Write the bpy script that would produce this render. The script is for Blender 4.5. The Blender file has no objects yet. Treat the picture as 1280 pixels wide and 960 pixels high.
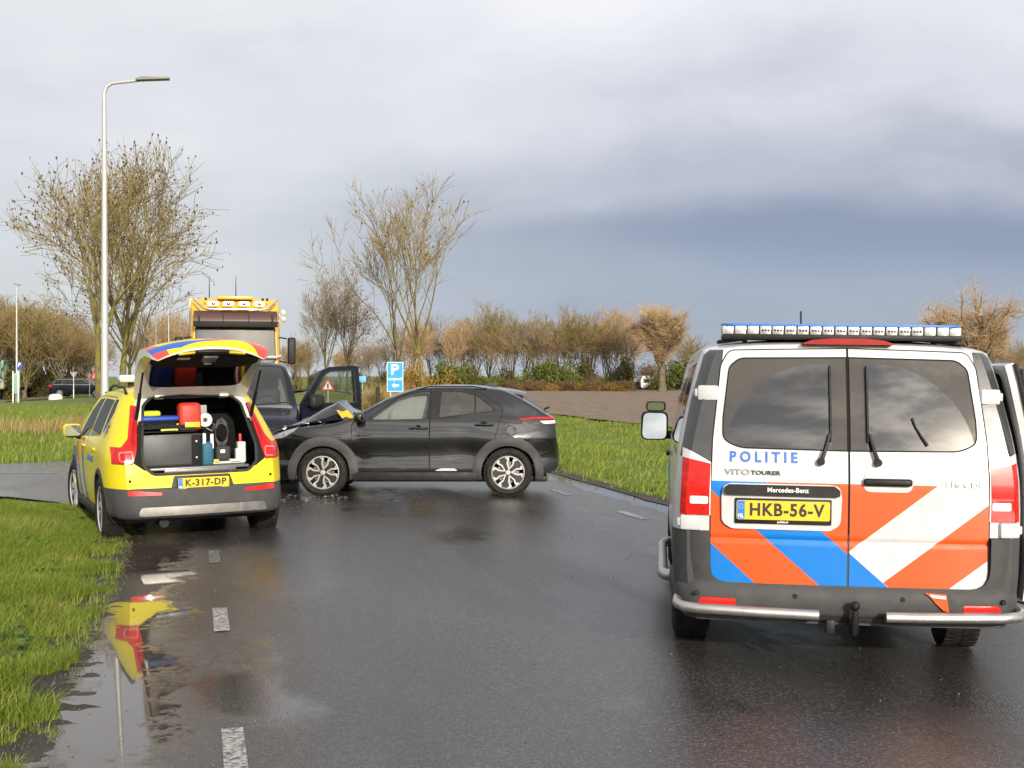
import bpy, bmesh, math, random
import numpy as np
from mathutils import Vector, Matrix, noise as mnoise

R = math.radians
random.seed(7)
scene = bpy.context.scene
COL = scene.collection

# ------------------------------------------------------------------ camera
CAM_H = 1.66
F_PX, HORIZON = 1600.0, 470.0            # focal length and horizon row, in pixels of a 1280 x 960 frame
cam_data = bpy.data.cameras.new('camera')
cam_data.sensor_width = 36.0
cam_data.lens = 36.0 * F_PX / 1280.0
cam_data.clip_start = 0.1
cam_data.clip_end = 8000
cam = bpy.data.objects.new('camera', cam_data)
cam.location = (0, 0, CAM_H)
cam.rotation_euler = (R(90) - math.atan((480 - HORIZON) / F_PX), 0, 0)
COL.objects.link(cam)
scene.camera = cam

# ------------------------------------------------------------------ sky and sun
SUN_AZ, SUN_EL = R(162), R(17)          # azimuth clockwise from +Y (behind the camera, a little to the right)
sun_dir = Vector((math.sin(SUN_AZ) * math.cos(SUN_EL), math.cos(SUN_AZ) * math.cos(SUN_EL), math.sin(SUN_EL)))
sun_data = bpy.data.lights.new('sun', 'SUN')
sun_data.energy = 4.2
sun_data.angle = R(0.6)
sun_data.color = (1.0, 0.90, 0.76)
sun = bpy.data.objects.new('sun', sun_data)
sun.rotation_euler = sun_dir.to_track_quat('Z', 'Y').to_euler()
sun.location = (20, -40, 30)
COL.objects.link(sun)

world = bpy.data.worlds.new('World')
scene.world = world
world.use_nodes = True
SKY_STRENGTH = 0.1


def build_world():
    nt = world.node_tree
    nt.nodes.clear()
    N, L = nt.nodes.new, nt.links.new
    out = N('ShaderNodeOutputWorld')
    bg = N('ShaderNodeBackground')
    bg.inputs['Strength'].default_value = SKY_STRENGTH
    sky = N('ShaderNodeTexSky')
    sky.sky_type = 'NISHITA'
    sky.sun_disc = False
    sky.sun_elevation = SUN_EL
    sky.sun_rotation = SUN_AZ
    tc = N('ShaderNodeTexCoord')
    sep = N('ShaderNodeSeparateXYZ')
    L(tc.outputs['Generated'], sep.inputs[0])

    def math_node(op, a, b=None, c=None, clamp=False):
        m = N('ShaderNodeMath')
        m.operation = op
        m.use_clamp = clamp
        for i, v in enumerate((a, b, c)):
            if v is None:
                continue
            if isinstance(v, (int, float)):
                m.inputs[i].default_value = v
            else:
                L(v, m.inputs[i])
        return m.outputs[0]

    def noise(scale, detail, stretch, rough=0.55, off=(0, 0, 0)):
        mp = N('ShaderNodeMapping')
        mp.inputs['Scale'].default_value = stretch
        mp.inputs['Location'].default_value = off
        L(tc.outputs['Generated'], mp.inputs['Vector'])
        n = N('ShaderNodeTexNoise')
        n.inputs['Scale'].default_value = scale
        n.inputs['Detail'].default_value = detail
        n.inputs['Roughness'].default_value = rough
        n.inputs['Distortion'].default_value = 0.25
        L(mp.outputs[0], n.inputs['Vector'])
        return n.outputs['Fac']

    def ramp(fac, stops):
        r = N('ShaderNodeValToRGB')
        r.color_ramp.interpolation = 'EASE'
        e = r.color_ramp.elements
        while len(e) < len(stops):
            e.new(0.5)
        for el, (p, c) in zip(e, stops):
            el.position = p
            el.color = (*c, 1)
        L(fac, r.inputs[0])
        return r.outputs['Color']

    def mix(fac, a, b, mode='MIX'):
        m = N('ShaderNodeMix')
        m.data_type = 'RGBA'
        m.blend_type = mode
        if isinstance(fac, (int, float)):
            m.inputs[0].default_value = fac
        else:
            L(fac, m.inputs[0])
        L(a, m.inputs[6])
        L(b, m.inputs[7])
        return m.outputs[2]

    broad = noise(2.2, 3, (1, 1, 2.6), off=(0.4, 0.1, 0.3))
    detail = noise(4.6, 7, (1, 1, 2.3), 0.52, off=(3.1, 1.7, 0.2))
    elev = math_node('ADD', sep.outputs['Z'], math_node('MULTIPLY', math_node('SUBTRACT', broad, 0.5), 0.10))
    elev = math_node('ADD', elev, math_node('MULTIPLY', math_node('SUBTRACT', detail, 0.5), 0.05))
    # storm side (ahead and to the right): slate rain band under pale cloud
    storm = ramp(elev, [(0.0, (0.42, 0.48, 0.57)), (0.055, (0.37, 0.43, 0.55)), (0.105, (0.29, 0.34, 0.48)),
                        (0.140, (0.52, 0.55, 0.65)), (0.20, (0.75, 0.77, 0.84)), (0.30, (0.90, 0.91, 0.96))])
    # thin pale overcast (ahead and to the left, and behind)
    pale = ramp(elev, [(0.0, (0.63, 0.67, 0.70)), (0.10, (0.66, 0.695, 0.74)), (0.20, (0.79, 0.81, 0.85)), (0.33, (0.92, 0.92, 0.94))])
    az = math_node('ADD', sep.outputs['X'], math_node('MULTIPLY', math_node('SUBTRACT', broad, 0.5), 0.35))
    side = N('ShaderNodeMapRange')
    side.interpolation_type = 'SMOOTHSTEP'
    side.inputs['From Min'].default_value = -0.26
    side.inputs['From Max'].default_value = 0.14
    L(az, side.inputs['Value'])
    front = N('ShaderNodeMapRange')
    front.interpolation_type = 'SMOOTHSTEP'
    front.inputs['From Min'].default_value = -0.1
    front.inputs['From Max'].default_value = 0.6
    L(sep.outputs['Y'], front.inputs['Value'])
    clouds = mix(math_node('MULTIPLY', side.outputs[0], front.outputs[0]), pale, storm)
    # billows: light and dark cloud masses
    bil = ramp(detail, [(0.30, (0.84, 0.85, 0.875)), (0.50, (0.98, 0.98, 0.985)), (0.70, (1.07, 1.065, 1.05))])
    clouds = mix(1.0, clouds, bil, 'MULTIPLY')
    # broken bright cloud in the half of the sky that holds the sun
    dot = N('ShaderNodeVectorMath')
    dot.operation = 'DOT_PRODUCT'
    dot.inputs[1].default_value = sun_dir
    L(tc.outputs['Generated'], dot.inputs[0])
    glow = math_node('POWER', math_node('MAXIMUM', dot.outputs['Value'], 0.0), 10.0)
    brk = ramp(noise(3.3, 8, (1, 1, 2.4), 0.6, off=(1.1, 5.2, 2.0)), [(0.40, (0.7, 0.68, 0.68)), (0.60, (3.2, 2.9, 2.5))])
    sunny = N('ShaderNodeMix')
    sunny.data_type = 'RGBA'
    sunny.blend_type = 'ADD'
    L(math_node('MULTIPLY', glow, 1.5), sunny.inputs[0])
    sunny.clamp_factor = False
    L(clouds, sunny.inputs[6])
    L(brk, sunny.inputs[7])
    # the sun itself behind thin cloud: a bright veil close round it
    core = math_node('MULTIPLY', math_node('POWER', math_node('MAXIMUM', dot.outputs['Value'], 0.0), 220.0), 16.0)
    veil = N('ShaderNodeMix')
    veil.data_type = 'RGBA'
    veil.blend_type = 'ADD'
    veil.clamp_factor = False
    L(core, veil.inputs[0])
    L(sunny.outputs[2], veil.inputs[6])
    veil.inputs[7].default_value = (1.0, 0.86, 0.66, 1)
    cl10 = N('ShaderNodeVectorMath')
    cl10.operation = 'SCALE'
    cl10.inputs['Scale'].default_value = 1.0 / SKY_STRENGTH
    L(veil.outputs[2], cl10.inputs[0])
    L(mix(0.93, sky.outputs[0], cl10.outputs[0]), bg.inputs['Color'])
    L(bg.outputs[0], out.inputs['Surface'])


build_world()
vs = scene.view_settings
vs.view_transform = 'Standard'
vs.look = 'None'
vs.gamma = 1
vs.use_curve_mapping = False
vs.exposure = 0.0
scene.cycles.use_denoising = True
scene.cycles.max_bounces = 8
scene.cycles.transparent_max_bounces = 16
scene.cycles.caustics_reflective = False
scene.cycles.caustics_refractive = False
scene.cycles.sample_clamp_indirect = 6


def at(px, py, y):
    """Point of the place seen at a pixel, at depth y (the photograph's survey)."""
    return Vector(((px - 640) / F_PX * y, y, CAM_H + (HORIZON - py) / F_PX * y))


# ------------------------------------------------------------------ objects
def link(o, parent=None):
    COL.objects.link(o)
    if parent is not None:
        o.parent = parent
    return o


def tag(o, label=None, category=None, group=None, kind=None):
    for k, v in (('label', label), ('category', category), ('group', group), ('kind', kind)):
        if v:
            o[k] = v
    return o


def thing(name, label, category, loc=(0, 0, 0), rotz=0.0, group=None):
    o = bpy.data.objects.new(name, None)
    o.empty_display_size = 0.2
    o.location = loc
    o.rotation_euler = (0, 0, rotz)
    link(o)
    return tag(o, label, category, group)


def copy_tree(o, parent=None):
    c = o.copy()
    COL.objects.link(c)
    c.parent = parent
    for ch in o.children:
        copy_tree(ch, c)
    return c


def finish(me, mats, smooth=True, angle=38):
    for m in (mats if isinstance(mats, (list, tuple)) else [mats]):
        me.materials.append(m)
    if smooth and len(me.polygons):
        me.polygons.foreach_set('use_smooth', [True] * len(me.polygons))
        if angle is not None:
            me.set_sharp_from_angle(angle=R(angle))
    me.update()
    return me


def obj_from_bm(name, bm, mats, parent=None, smooth=True, angle=38, recalc=True):
    if recalc:
        bmesh.ops.recalc_face_normals(bm, faces=bm.faces)
    me = bpy.data.meshes.new(name)
    bm.to_mesh(me)
    bm.free()
    finish(me, mats, smooth, angle)
    return link(bpy.data.objects.new(name, me), parent)


def obj_from_data(name, verts, faces, mats, parent=None, smooth=True, angle=38):
    me = bpy.data.meshes.new(name)
    me.from_pydata([tuple(v) for v in verts], [], faces)
    finish(me, mats, smooth, angle)
    return link(bpy.data.objects.new(name, me), parent)


def mesh_numpy(name, verts, quads, mats, smooth=False):
    """Big mesh from numpy arrays: verts (n,3), quads (m,3 or 4)."""
    verts = np.asarray(verts, np.float32)
    quads = np.asarray(quads, np.int32)
    k = quads.shape[1]
    me = bpy.data.meshes.new(name)
    me.vertices.add(len(verts))
    me.vertices.foreach_set('co', verts.ravel())
    me.loops.add(quads.size)
    me.loops.foreach_set('vertex_index', quads.ravel())
    me.polygons.add(len(quads))
    me.polygons.foreach_set('loop_start', np.arange(0, quads.size, k, dtype=np.int32))
    me.polygons.foreach_set('loop_total', np.full(len(quads), k, np.int32))
    me.update(calc_edges=True)
    for m in (mats if isinstance(mats, (list, tuple)) else [mats]):
        me.materials.append(m)
    if smooth:
        me.polygons.foreach_set('use_smooth', np.ones(len(quads), bool))
    me.validate()
    return me


# ------------------------------------------------------------------ shapes added to a bmesh
def add_box(bm, c, s, rot=None, bevel=0.0, seg=2):
    """Box with centre c and full size s."""
    ret = bmesh.ops.create_cube(bm, size=1.0)
    vs_ = ret['verts']
    bmesh.ops.scale(bm, vec=s, verts=vs_)
    if bevel > 0:
        es = list({e for v in vs_ for e in v.link_edges})
        r = bmesh.ops.bevel(bm, geom=es, offset=bevel, segments=seg, profile=0.5, affect='EDGES')
        vs_ = list({v for f in r['faces'] for v in f.verts} | {v for v in vs_ if v.is_valid})
    if rot is not None:
        bmesh.ops.rotate(bm, cent=(0, 0, 0), matrix=rot, verts=vs_)
    bmesh.ops.translate(bm, vec=c, verts=vs_)
    return vs_


def add_tube(bm, pts, r, sides=8, cap=True, closed=False, flat=None):
    """Tube along points; r number or list; flat=(a,b) scales the section."""
    pts = [Vector(p) for p in pts]
    n = len(pts)
    rr = r if isinstance(r, (list, tuple)) else [r] * n
    rings = []
    up_prev = None
    for i, p in enumerate(pts):
        a = pts[i - 1] if (i > 0 or closed) else p
        b = pts[(i + 1) % n] if (i < n - 1 or closed) else p
        d = (b - a).normalized() if (b - a).length > 1e-9 else Vector((0, 0, 1))
        if up_prev is None:
            up = Vector((0, 0, 1)) if abs(d.z) < 0.9 else Vector((0, 1, 0))
        else:
            up = up_prev
        s = d.cross(up).normalized()
        up = s.cross(d).normalized()
        up_prev = up
        fa, fb = flat or (1, 1)
        rings.append([bm.verts.new(p + (s * math.cos(t) * fa + up * math.sin(t) * fb) * rr[i])
                      for t in (2 * math.pi * k / sides for k in range(sides))])
    m = n if closed else n - 1
    for i in range(m):
        A, B = rings[i], rings[(i + 1) % n]
        for k in range(sides):
            bm.faces.new((A[k], A[(k + 1) % sides], B[(k + 1) % sides], B[k]))
    if cap and not closed:
        bm.faces.new(rings[0][::-1])
        bm.faces.new(rings[-1])
    return rings


def add_lathe(bm, prof, n=24, axis='x', center=(0, 0, 0), caps=False):
    """Revolve profile [(r, h)] about an axis."""
    c = Vector(center)
    rings = []
    for r, h in prof:
        ring = []
        for k in range(n):
            t = 2 * math.pi * k / n
            a, b = r * math.cos(t), r * math.sin(t)
            p = {'x': (h, a, b), 'y': (a, h, b), 'z': (a, b, h)}[axis]
            ring.append(bm.verts.new(c + Vector(p)))
        rings.append(ring)
    for A, B in zip(rings, rings[1:]):
        for k in range(n):
            bm.faces.new((A[k], A[(k + 1) % n], B[(k + 1) % n], B[k]))
    if caps:
        bm.faces.new(rings[0][::-1])
        bm.faces.new(rings[-1])
    return rings


def add_prism(bm, poly, d0, d1, axis='x'):
    """Extrude a 2-D polygon between two offsets along an axis ('x': poly=(y,z), 'y': (x,z), 'z': (x,y))."""
    def p3(p, d):
        return {'x': (d, p[0], p[1]), 'y': (p[0], d, p[1]), 'z': (p[0], p[1], d)}[axis]
    A = [bm.verts.new(p3(p, d0)) for p in poly]
    B = [bm.verts.new(p3(p, d1)) for p in poly]
    n = len(poly)
    bm.faces.new(A)
    bm.faces.new(B[::-1])
    for i in range(n):
        bm.faces.new((A[i], B[i], B[(i + 1) % n], A[(i + 1) % n]))
    return A, B


def add_poly(bm, pts):
    return bm.faces.new([bm.verts.new(p) for p in pts])


def rpoly(pts, r, n=4):
    """Rounded polygon; r one radius or one per corner."""
    out = []
    m = len(pts)
    rs = r if isinstance(r, (list, tuple)) else [r] * m
    for i in range(m):
        p, a, b = Vector(pts[i]).to_2d(), Vector(pts[i - 1]).to_2d(), Vector(pts[(i + 1) % m]).to_2d()
        rad = rs[i]
        if rad <= 1e-6:
            out.append(p)
            continue
        da, db = (a - p), (b - p)
        la, lb = da.length, db.length
        da, db = da / la, db / lb
        cosang = max(-1, min(1, da.dot(db)))
        half = math.acos(cosang) / 2
        t = min(rad / max(math.tan(half), 1e-3), 0.48 * la, 0.48 * lb)
        p0, p1 = p + da * t, p + db * t
        for k in range(n + 1):
            u = k / n
            out.append(p0 * (1 - u) ** 2 + p * 2 * u * (1 - u) + p1 * u ** 2)
    return [(v.x, v.y) for v in out]


def offset_poly(poly, d):
    """Offset a 2-D polygon outwards by d (inwards when negative)."""
    area = sum(poly[i - 1][0] * poly[i][1] - poly[i][0] * poly[i - 1][1] for i in range(len(poly)))
    sg = 1 if area > 0 else -1
    out = []
    n = len(poly)
    for i in range(n):
        p, a, b = Vector(poly[i]), Vector(poly[i - 1]), Vector(poly[(i + 1) % n])
        e0, e1 = (p - a), (b - p)
        n0 = Vector((e0.y, -e0.x)).normalized() if e0.length > 1e-9 else Vector((0, 0))
        n1 = Vector((e1.y, -e1.x)).normalized() if e1.length > 1e-9 else n0
        m = (n0 + n1)
        m = m / max(m.length_squared, 0.3) * 2
        q = p + m * d * sg
        out.append((q.x, q.y))
    return out


def in_poly(x, y, poly):
    c = False
    n = len(poly)
    j = n - 1
    for i in range(n):
        xi, yi = poly[i]
        xj, yj = poly[j]
        if (yi > y) != (yj > y) and x < (xj - xi) * (y - yi) / (yj - yi + 1e-12) + xi:
            c = not c
        j = i
    return c


def interp(tab, x):
    """Smooth (Catmull-Rom / Hermite) interpolation through a table of (x, value)."""
    n = len(tab)
    if x <= tab[0][0]:
        return tab[0][1]
    if x >= tab[-1][0]:
        return tab[-1][1]
    for i in range(n - 1):
        if x <= tab[i + 1][0]:
            break
    x0, y0 = tab[i]
    x1, y1 = tab[i + 1]
    h = x1 - x0
    d = (y1 - y0) / h

    def slope(k):
        if k <= 0 or k >= n - 1:
            return None
        da = (tab[k][1] - tab[k - 1][1]) / (tab[k][0] - tab[k - 1][0])
        db = (tab[k + 1][1] - tab[k][1]) / (tab[k + 1][0] - tab[k][0])
        if da * db <= 0:
            return 0.0
        return 2 * da * db / (da + db)
    m0 = slope(i)
    m1 = slope(i + 1)
    m0 = d if m0 is None else m0
    m1 = d if m1 is None else m1
    t = (x - x0) / h
    return (y0 * (2 * t ** 3 - 3 * t ** 2 + 1) + m0 * h * (t ** 3 - 2 * t ** 2 + t)
            + y1 * (-2 * t ** 3 + 3 * t ** 2) + m1 * h * (t ** 3 - t ** 2))


# ------------------------------------------------------------------ a shell that panels are cut from
class Shell:
    def __init__(self):
        self.bm = bmesh.new()
        self.part = self.bm.faces.layers.int.new('part')
        self.names = ['body']

    @staticmethod
    def _embed(axis, p):
        return {'x': Vector((0, p[0], p[1])), 'y': Vector((p[0], 0, p[1])), 'z': Vector((p[0], p[1], 0))}[axis]

    @staticmethod
    def _proj(axis, v):
        return {'x': (v.y, v.z), 'y': (v.x, v.z), 'z': (v.x, v.y)}[axis]

    def cut(self, poly, axis, cond, part=None, mat=None, only=None):
        """Cut a polygon outline (projected along axis) into the faces that meet cond(centroid, normal), then tag the inside."""
        bm, P = self.bm, self._proj
        bx0, bx1 = min(p[0] for p in poly), max(p[0] for p in poly)
        by0, by1 = min(p[1] for p in poly), max(p[1] for p in poly)

        def box(f):
            q = [P(axis, v.co) for v in f.verts]
            return min(a for a, b in q), max(a for a, b in q), min(b for a, b in q), max(b for a, b in q)
        cand = set()
        for f in bm.faces:
            a0, a1, b0, b1 = box(f)
            if a1 < bx0 or a0 > bx1 or b1 < by0 or b0 > by1:
                continue
            if only is not None and self.names[f[self.part]] not in only:
                continue
            if cond(f.calc_center_median(), f.normal):
                cand.add(f)
        n = len(poly)
        for i in range(n):
            p, q = poly[i], poly[(i + 1) % n]
            if abs(p[0] - q[0]) + abs(p[1] - q[1]) < 1e-7:
                continue
            sx0, sx1 = min(p[0], q[0]) - 1e-4, max(p[0], q[0]) + 1e-4
            sy0, sy1 = min(p[1], q[1]) - 1e-4, max(p[1], q[1]) + 1e-4
            sub = []
            for f in cand:
                a0, a1, b0, b1 = box(f)
                if a1 >= sx0 and a0 <= sx1 and b1 >= sy0 and b0 <= sy1:
                    sub.append(f)
            if not sub:
                continue
            nrm = self._embed(axis, (-(q[1] - p[1]), q[0] - p[0]))
            old = set(sub)
            geom = list({v for f in sub for v in f.verts}) + list({e for f in sub for e in f.edges}) + sub
            r = bmesh.ops.bisect_plane(bm, geom=geom, dist=1e-6, plane_co=self._embed(axis, p), plane_no=nrm)
            cand -= {f for f in old if not f.is_valid}
            for g in r['geom']:
                if isinstance(g, bmesh.types.BMFace):
                    cand.add(g)
        pid = None
        if part is not None:
            if part not in self.names:
                self.names.append(part)
            pid = self.names.index(part)
        hit = 0
        for f in cand:
            if not f.is_valid:
                continue
            c = P(axis, f.calc_center_median())
            if in_poly(c[0], c[1], poly):
                hit += 1
                if pid is not None:
                    f[self.part] = pid
                if mat is not None:
                    f.material_index = mat
        return hit

    def drop(self, part):
        if part in self.names:
            k = self.names.index(part)
            bmesh.ops.delete(self.bm, geom=[f for f in self.bm.faces if f[self.part] == k], context='FACES')

    def take(self, part, name, mats, parent, thick=0.0, push=0.0, angle=38):
        """Make an object out of the faces tagged part."""
        k = self.names.index(part)
        nb = bmesh.new()
        vm = {}
        self.bm.normal_update()
        for f in self.bm.faces:
            if f[self.part] != k:
                continue
            vs_ = []
            for v in f.verts:
                if v not in vm:
                    vm[v] = nb.verts.new(v.co + v.normal * push)
                vs_.append(vm[v])
            try:
                g = nb.faces.new(vs_)
                g.material_index = f.material_index
                g.smooth = True
            except ValueError:
                pass
        if thick:
            nb.normal_update()
            bmesh.ops.solidify(nb, geom=list(nb.faces), thickness=thick)
        me = bpy.data.meshes.new(name)
        nb.to_mesh(me)
        nb.free()
        finish(me, mats, True, angle)
        return link(bpy.data.objects.new(name, me), parent)


def loft_body(sh, stations, half_section, cap_front=True, cap_rear=True):
    """stations: list of y; half_section(y) -> list of (x,z), from the bottom edge up to the centre line (x=0)."""
    bm = sh.bm
    rows = []
    for y in stations:
        h = half_section(y)
        left = [bm.verts.new((-x, y, z)) for x, z in h[:-1]]
        mid = bm.verts.new((0, y, h[-1][1]))
        right = [bm.verts.new((x, y, z)) for x, z in h[:-1]]
        rows.append(left + [mid] + right[::-1])
    for A, B in zip(rows, rows[1:]):
        for k in range(len(A) - 1):
            try:
                bm.faces.new((A[k], A[k + 1], B[k + 1], B[k]))
            except ValueError:
                pass
    return rows


def section_rows(w_tab_fn, zb, zt_side, T, wr, n_side=16, n_roof=8, power=2.4):
    pts = []
    for i in range(n_side):
        z = zb + (zt_side - zb) * i / (n_side - 1)
        pts.append((w_tab_fn(z), z))
    wr = pts[-1][0]
    for i in range(1, n_roof + 1):
        a = math.pi / 2 * i / n_roof
        x = wr * (max(math.cos(a), 0) ** (2 / power))
        z = zt_side + (T - zt_side) * (math.sin(a) ** (2 / power))
        pts.append((x if i < n_roof else 0.0, z))
    return pts


def text_mesh(body, size, bold=0.0, space=1.0, extrude=0.0):
    cu = bpy.data.curves.new('text', 'FONT')
    cu.body = body
    cu.size = size
    cu.offset = bold
    cu.space_character = space
    cu.extrude = extrude
    cu.align_x = 'CENTER'
    cu.align_y = 'CENTER'
    cu.resolution_u = 3
    o = bpy.data.objects.new('text', cu)
    COL.objects.link(o)
    dg = bpy.context.evaluated_depsgraph_get()
    me = bpy.data.meshes.new_from_object(o.evaluated_get(dg))
    bpy.data.objects.remove(o)
    bpy.data.curves.remove(cu)
    return me


def put_text(name, body, size, mat, parent, loc, rot, bold=0.0, space=1.0, width=None, extrude=0.0008):
    me = text_mesh(body, size, bold, space, extrude)
    me.name = name
    if width:
        xs = [v.co.x for v in me.vertices]
        w = max(xs) - min(xs)
        c = (max(xs) + min(xs)) / 2
        for v in me.vertices:
            v.co.x = (v.co.x - c) * width / w
    me.materials.clear()
    me.materials.append(mat)
    o = bpy.data.objects.new(name, me)
    o.location = loc
    o.rotation_euler = rot
    return link(o, parent)
# ------------------------------------------------------------------ materials
MATS = {}


def pmat(name, color, rough=0.5, metal=0.0, spec=0.5, coat=0.0, coat_rough=0.03, vary=0.0, vscale=4.0, dirt=0.0, dlo=0.45, dhi=0.80,
         dirt_col=(0.10, 0.085, 0.065), dscale=6.0, bump=0.0, bscale=200.0, rvary=0.0, emit=None, estr=0.0, trans=0.0, ior=1.5, alpha=1.0, cior=1.5):
    if name in MATS:
        return MATS[name]
    m = bpy.data.materials.new(name)
    m.use_nodes = True
    nt = m.node_tree
    N, L = nt.nodes.new, nt.links.new
    b = nt.nodes['Principled BSDF']
    b.inputs['Base Color'].default_value = (*color, 1)
    b.inputs['Roughness'].default_value = rough
    b.inputs['Metallic'].default_value = metal
    b.inputs['Specular IOR Level'].default_value = spec
    b.inputs['Coat Weight'].default_value = coat
    b.inputs['Coat Roughness'].default_value = coat_rough
    b.inputs['Coat IOR'].default_value = cior
    b.inputs['Transmission Weight'].default_value = trans
    b.inputs['IOR'].default_value = ior
    b.inputs['Alpha'].default_value = alpha
    if emit:
        b.inputs['Emission Color'].default_value = (*emit, 1)
        b.inputs['Emission Strength'].default_value = estr
    tc = N('ShaderNodeTexCoord')

    def noise(scale, detail=4, rough_=0.55):
        n = N('ShaderNodeTexNoise')
        n.inputs['Scale'].default_value = scale
        n.inputs['Detail'].default_value = detail
        n.inputs['Roughness'].default_value = rough_
        L(tc.outputs['Object'], n.inputs['Vector'])
        return n.outputs['Fac']

    def mrange(f, a, b_, c, d):
        r = N('ShaderNodeMapRange')
        for k, v in zip(('From Min', 'From Max', 'To Min', 'To Max'), (a, b_, c, d)):
            r.inputs[k].default_value = v
        L(f, r.inputs['Value'])
        return r.outputs[0]
    col = None
    if vary > 0:
        hsv = N('ShaderNodeHueSaturation')
        hsv.inputs['Color'].default_value = (*color, 1)
        L(mrange(noise(vscale), 0.25, 0.75, 1 - vary, 1 + vary), hsv.inputs['Value'])
        col = hsv.outputs[0]
    if dirt > 0:
        mx = N('ShaderNodeMix')
        mx.data_type = 'RGBA'
        n1 = noise(dscale, 9, 0.72)
        L(mrange(n1, dlo, dhi, 0.0, dirt), mx.inputs[0])
        if col is not None:
            L(col, mx.inputs[6])
        else:
            mx.inputs[6].default_value = (*color, 1)
        mx.inputs[7].default_value = (*dirt_col, 1)
        col = mx.outputs[2]
        if rvary == 0:
            rvary = 0.15
    if col is not None:
        L(col, b.inputs['Base Color'])
    if rvary > 0:
        L(mrange(noise(dscale * 1.7, 6, 0.65), 0.3, 0.75, max(rough - rvary * 0.4, 0.02), rough + rvary), b.inputs['Roughness'])
    if bump > 0:
        bp = N('ShaderNodeBump')
        bp.inputs['Strength'].default_value = bump
        bp.inputs['Distance'].default_value = 0.01
        L(noise(bscale, 5), bp.inputs['Height'])
        L(bp.outputs[0], b.inputs['Normal'])
    MATS[name] = m
    return m


def glass_mat(name, tint=(0.6, 0.65, 0.65), refl=1.5, rough=0.02, dirt=0.1, gcol=1.0):
    """Thin automotive glass: tinted transparency plus a Fresnel reflection and a film of grime."""
    if name in MATS:
        return MATS[name]
    m = bpy.data.materials.new(name)
    m.use_nodes = True
    nt = m.node_tree
    N, L = nt.nodes.new, nt.links.new
    nt.nodes.clear()
    out = N('ShaderNodeOutputMaterial')
    tr = N('ShaderNodeBsdfTransparent')
    tr.inputs['Color'].default_value = (*tint, 1)
    gl = N('ShaderNodeBsdfGlossy')
    gl.inputs['Roughness'].default_value = rough
    gl.inputs['Color'].default_value = (gcol, gcol, gcol, 1)
    fr = N('ShaderNodeFresnel')
    fr.inputs['IOR'].default_value = refl
    mx = N('ShaderNodeMixShader')
    L(fr.outputs[0], mx.inputs[0])
    L(tr.outputs[0], mx.inputs[1])
    L(gl.outputs[0], mx.inputs[2])
    df = N('ShaderNodeBsdfDiffuse')
    df.inputs['Color'].default_value = (0.28, 0.26, 0.23, 1)
    tc = N('ShaderNodeTexCoord')
    n = N('ShaderNodeTexNoise')
    n.inputs['Scale'].default_value = 5.0
    n.inputs['Detail'].default_value = 9
    n.inputs['Roughness'].default_value = 0.7
    L(tc.outputs['Object'], n.inputs['Vector'])
    mr = N('ShaderNodeMapRange')
    mr.inputs['From Min'].default_value = 0.3
    mr.inputs['From Max'].default_value = 0.8
    mr.inputs['To Min'].default_value = dirt * 0.3
    mr.inputs['To Max'].default_value = dirt
    L(n.outputs['Fac'], mr.inputs['Value'])
    m2 = N('ShaderNodeMixShader')
    L(mr.outputs[0], m2.inputs[0])
    L(mx.outputs[0], m2.inputs[1])
    L(df.outputs[0], m2.inputs[2])
    L(m2.outputs[0], out.inputs['Surface'])
    MATS[name] = m
    return m


M_WHITE = pmat('white_paint', (0.58, 0.59, 0.60), 0.36, spec=0.35, coat=0.5, dirt=0.42, dirt_col=(0.30, 0.27, 0.23), dscale=2.6, dlo=0.42, dhi=0.74, vary=0.04)
M_ORANGE = pmat('fluorescent_orange_foil', (0.72, 0.085, 0.012), 0.42, spec=0.3, coat=0.2, vary=0.05, vscale=9, dirt=0.18, dirt_col=(0.45, 0.10, 0.04))
M_BLUE = pmat('police_blue_foil', (0.0, 0.17, 0.58), 0.40, spec=0.3, coat=0.2, vary=0.06, vscale=7, dirt=0.15)
M_YELLOW = pmat('ambulance_yellow_paint', (0.70, 0.585, 0.006), 0.42, spec=0.3, coat=0.22, dirt=0.14, dscale=3.0, vary=0.03)
M_RED_FOIL = pmat('red_foil', (0.62, 0.05, 0.03), 0.4, coat=0.4, vary=0.05)
M_BLUE_FOIL = pmat('blue_foil', (0.02, 0.09, 0.42), 0.4, coat=0.4, vary=0.05)
M_BLACK_PAINT = pmat('graphite_black_paint', (0.0045, 0.005, 0.006), 0.35, spec=0.12, coat=1.0, coat_rough=0.02, cior=1.68, dirt=0.05, dirt_col=(0.06, 0.05, 0.04), dscale=5, bump=0.02, bscale=26)
M_NAVY = pmat('dark_navy_paint', (0.006, 0.008, 0.016), 0.4, spec=0.12, coat=0.5, dirt=0.12, dirt_col=(0.06, 0.055, 0.05))
M_TRUCK = pmat('truck_yellow_paint', (0.78, 0.40, 0.02), 0.32, coat=0.7, dirt=0.2, dscale=3)
M_GREY_PLASTIC = pmat('grey_plastic', (0.052, 0.053, 0.055), 0.6, spec=0.28, vary=0.18, vscale=5, dirt=0.45, dirt_col=(0.12, 0.11, 0.095), bump=0.05, bscale=700)
M_DARK_PLASTIC = pmat('black_plastic', (0.012, 0.012, 0.013), 0.5, spec=0.25, vary=0.2, dirt=0.3, dirt_col=(0.07, 0.065, 0.055), bump=0.04, bscale=600)
M_PILLAR = pmat('pillar_black_foil', (0.035, 0.036, 0.038), 0.3, coat=0.3, dirt=0.3, dirt_col=(0.10, 0.095, 0.085))
M_GAP = pmat('panel_gap', (0.004, 0.004, 0.004), 0.9)
M_RUBBER = pmat('rubber', (0.014, 0.014, 0.014), 0.7, dirt=0.4, dirt_col=(0.06, 0.052, 0.042), dscale=14, bump=0.1, bscale=120)
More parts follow.
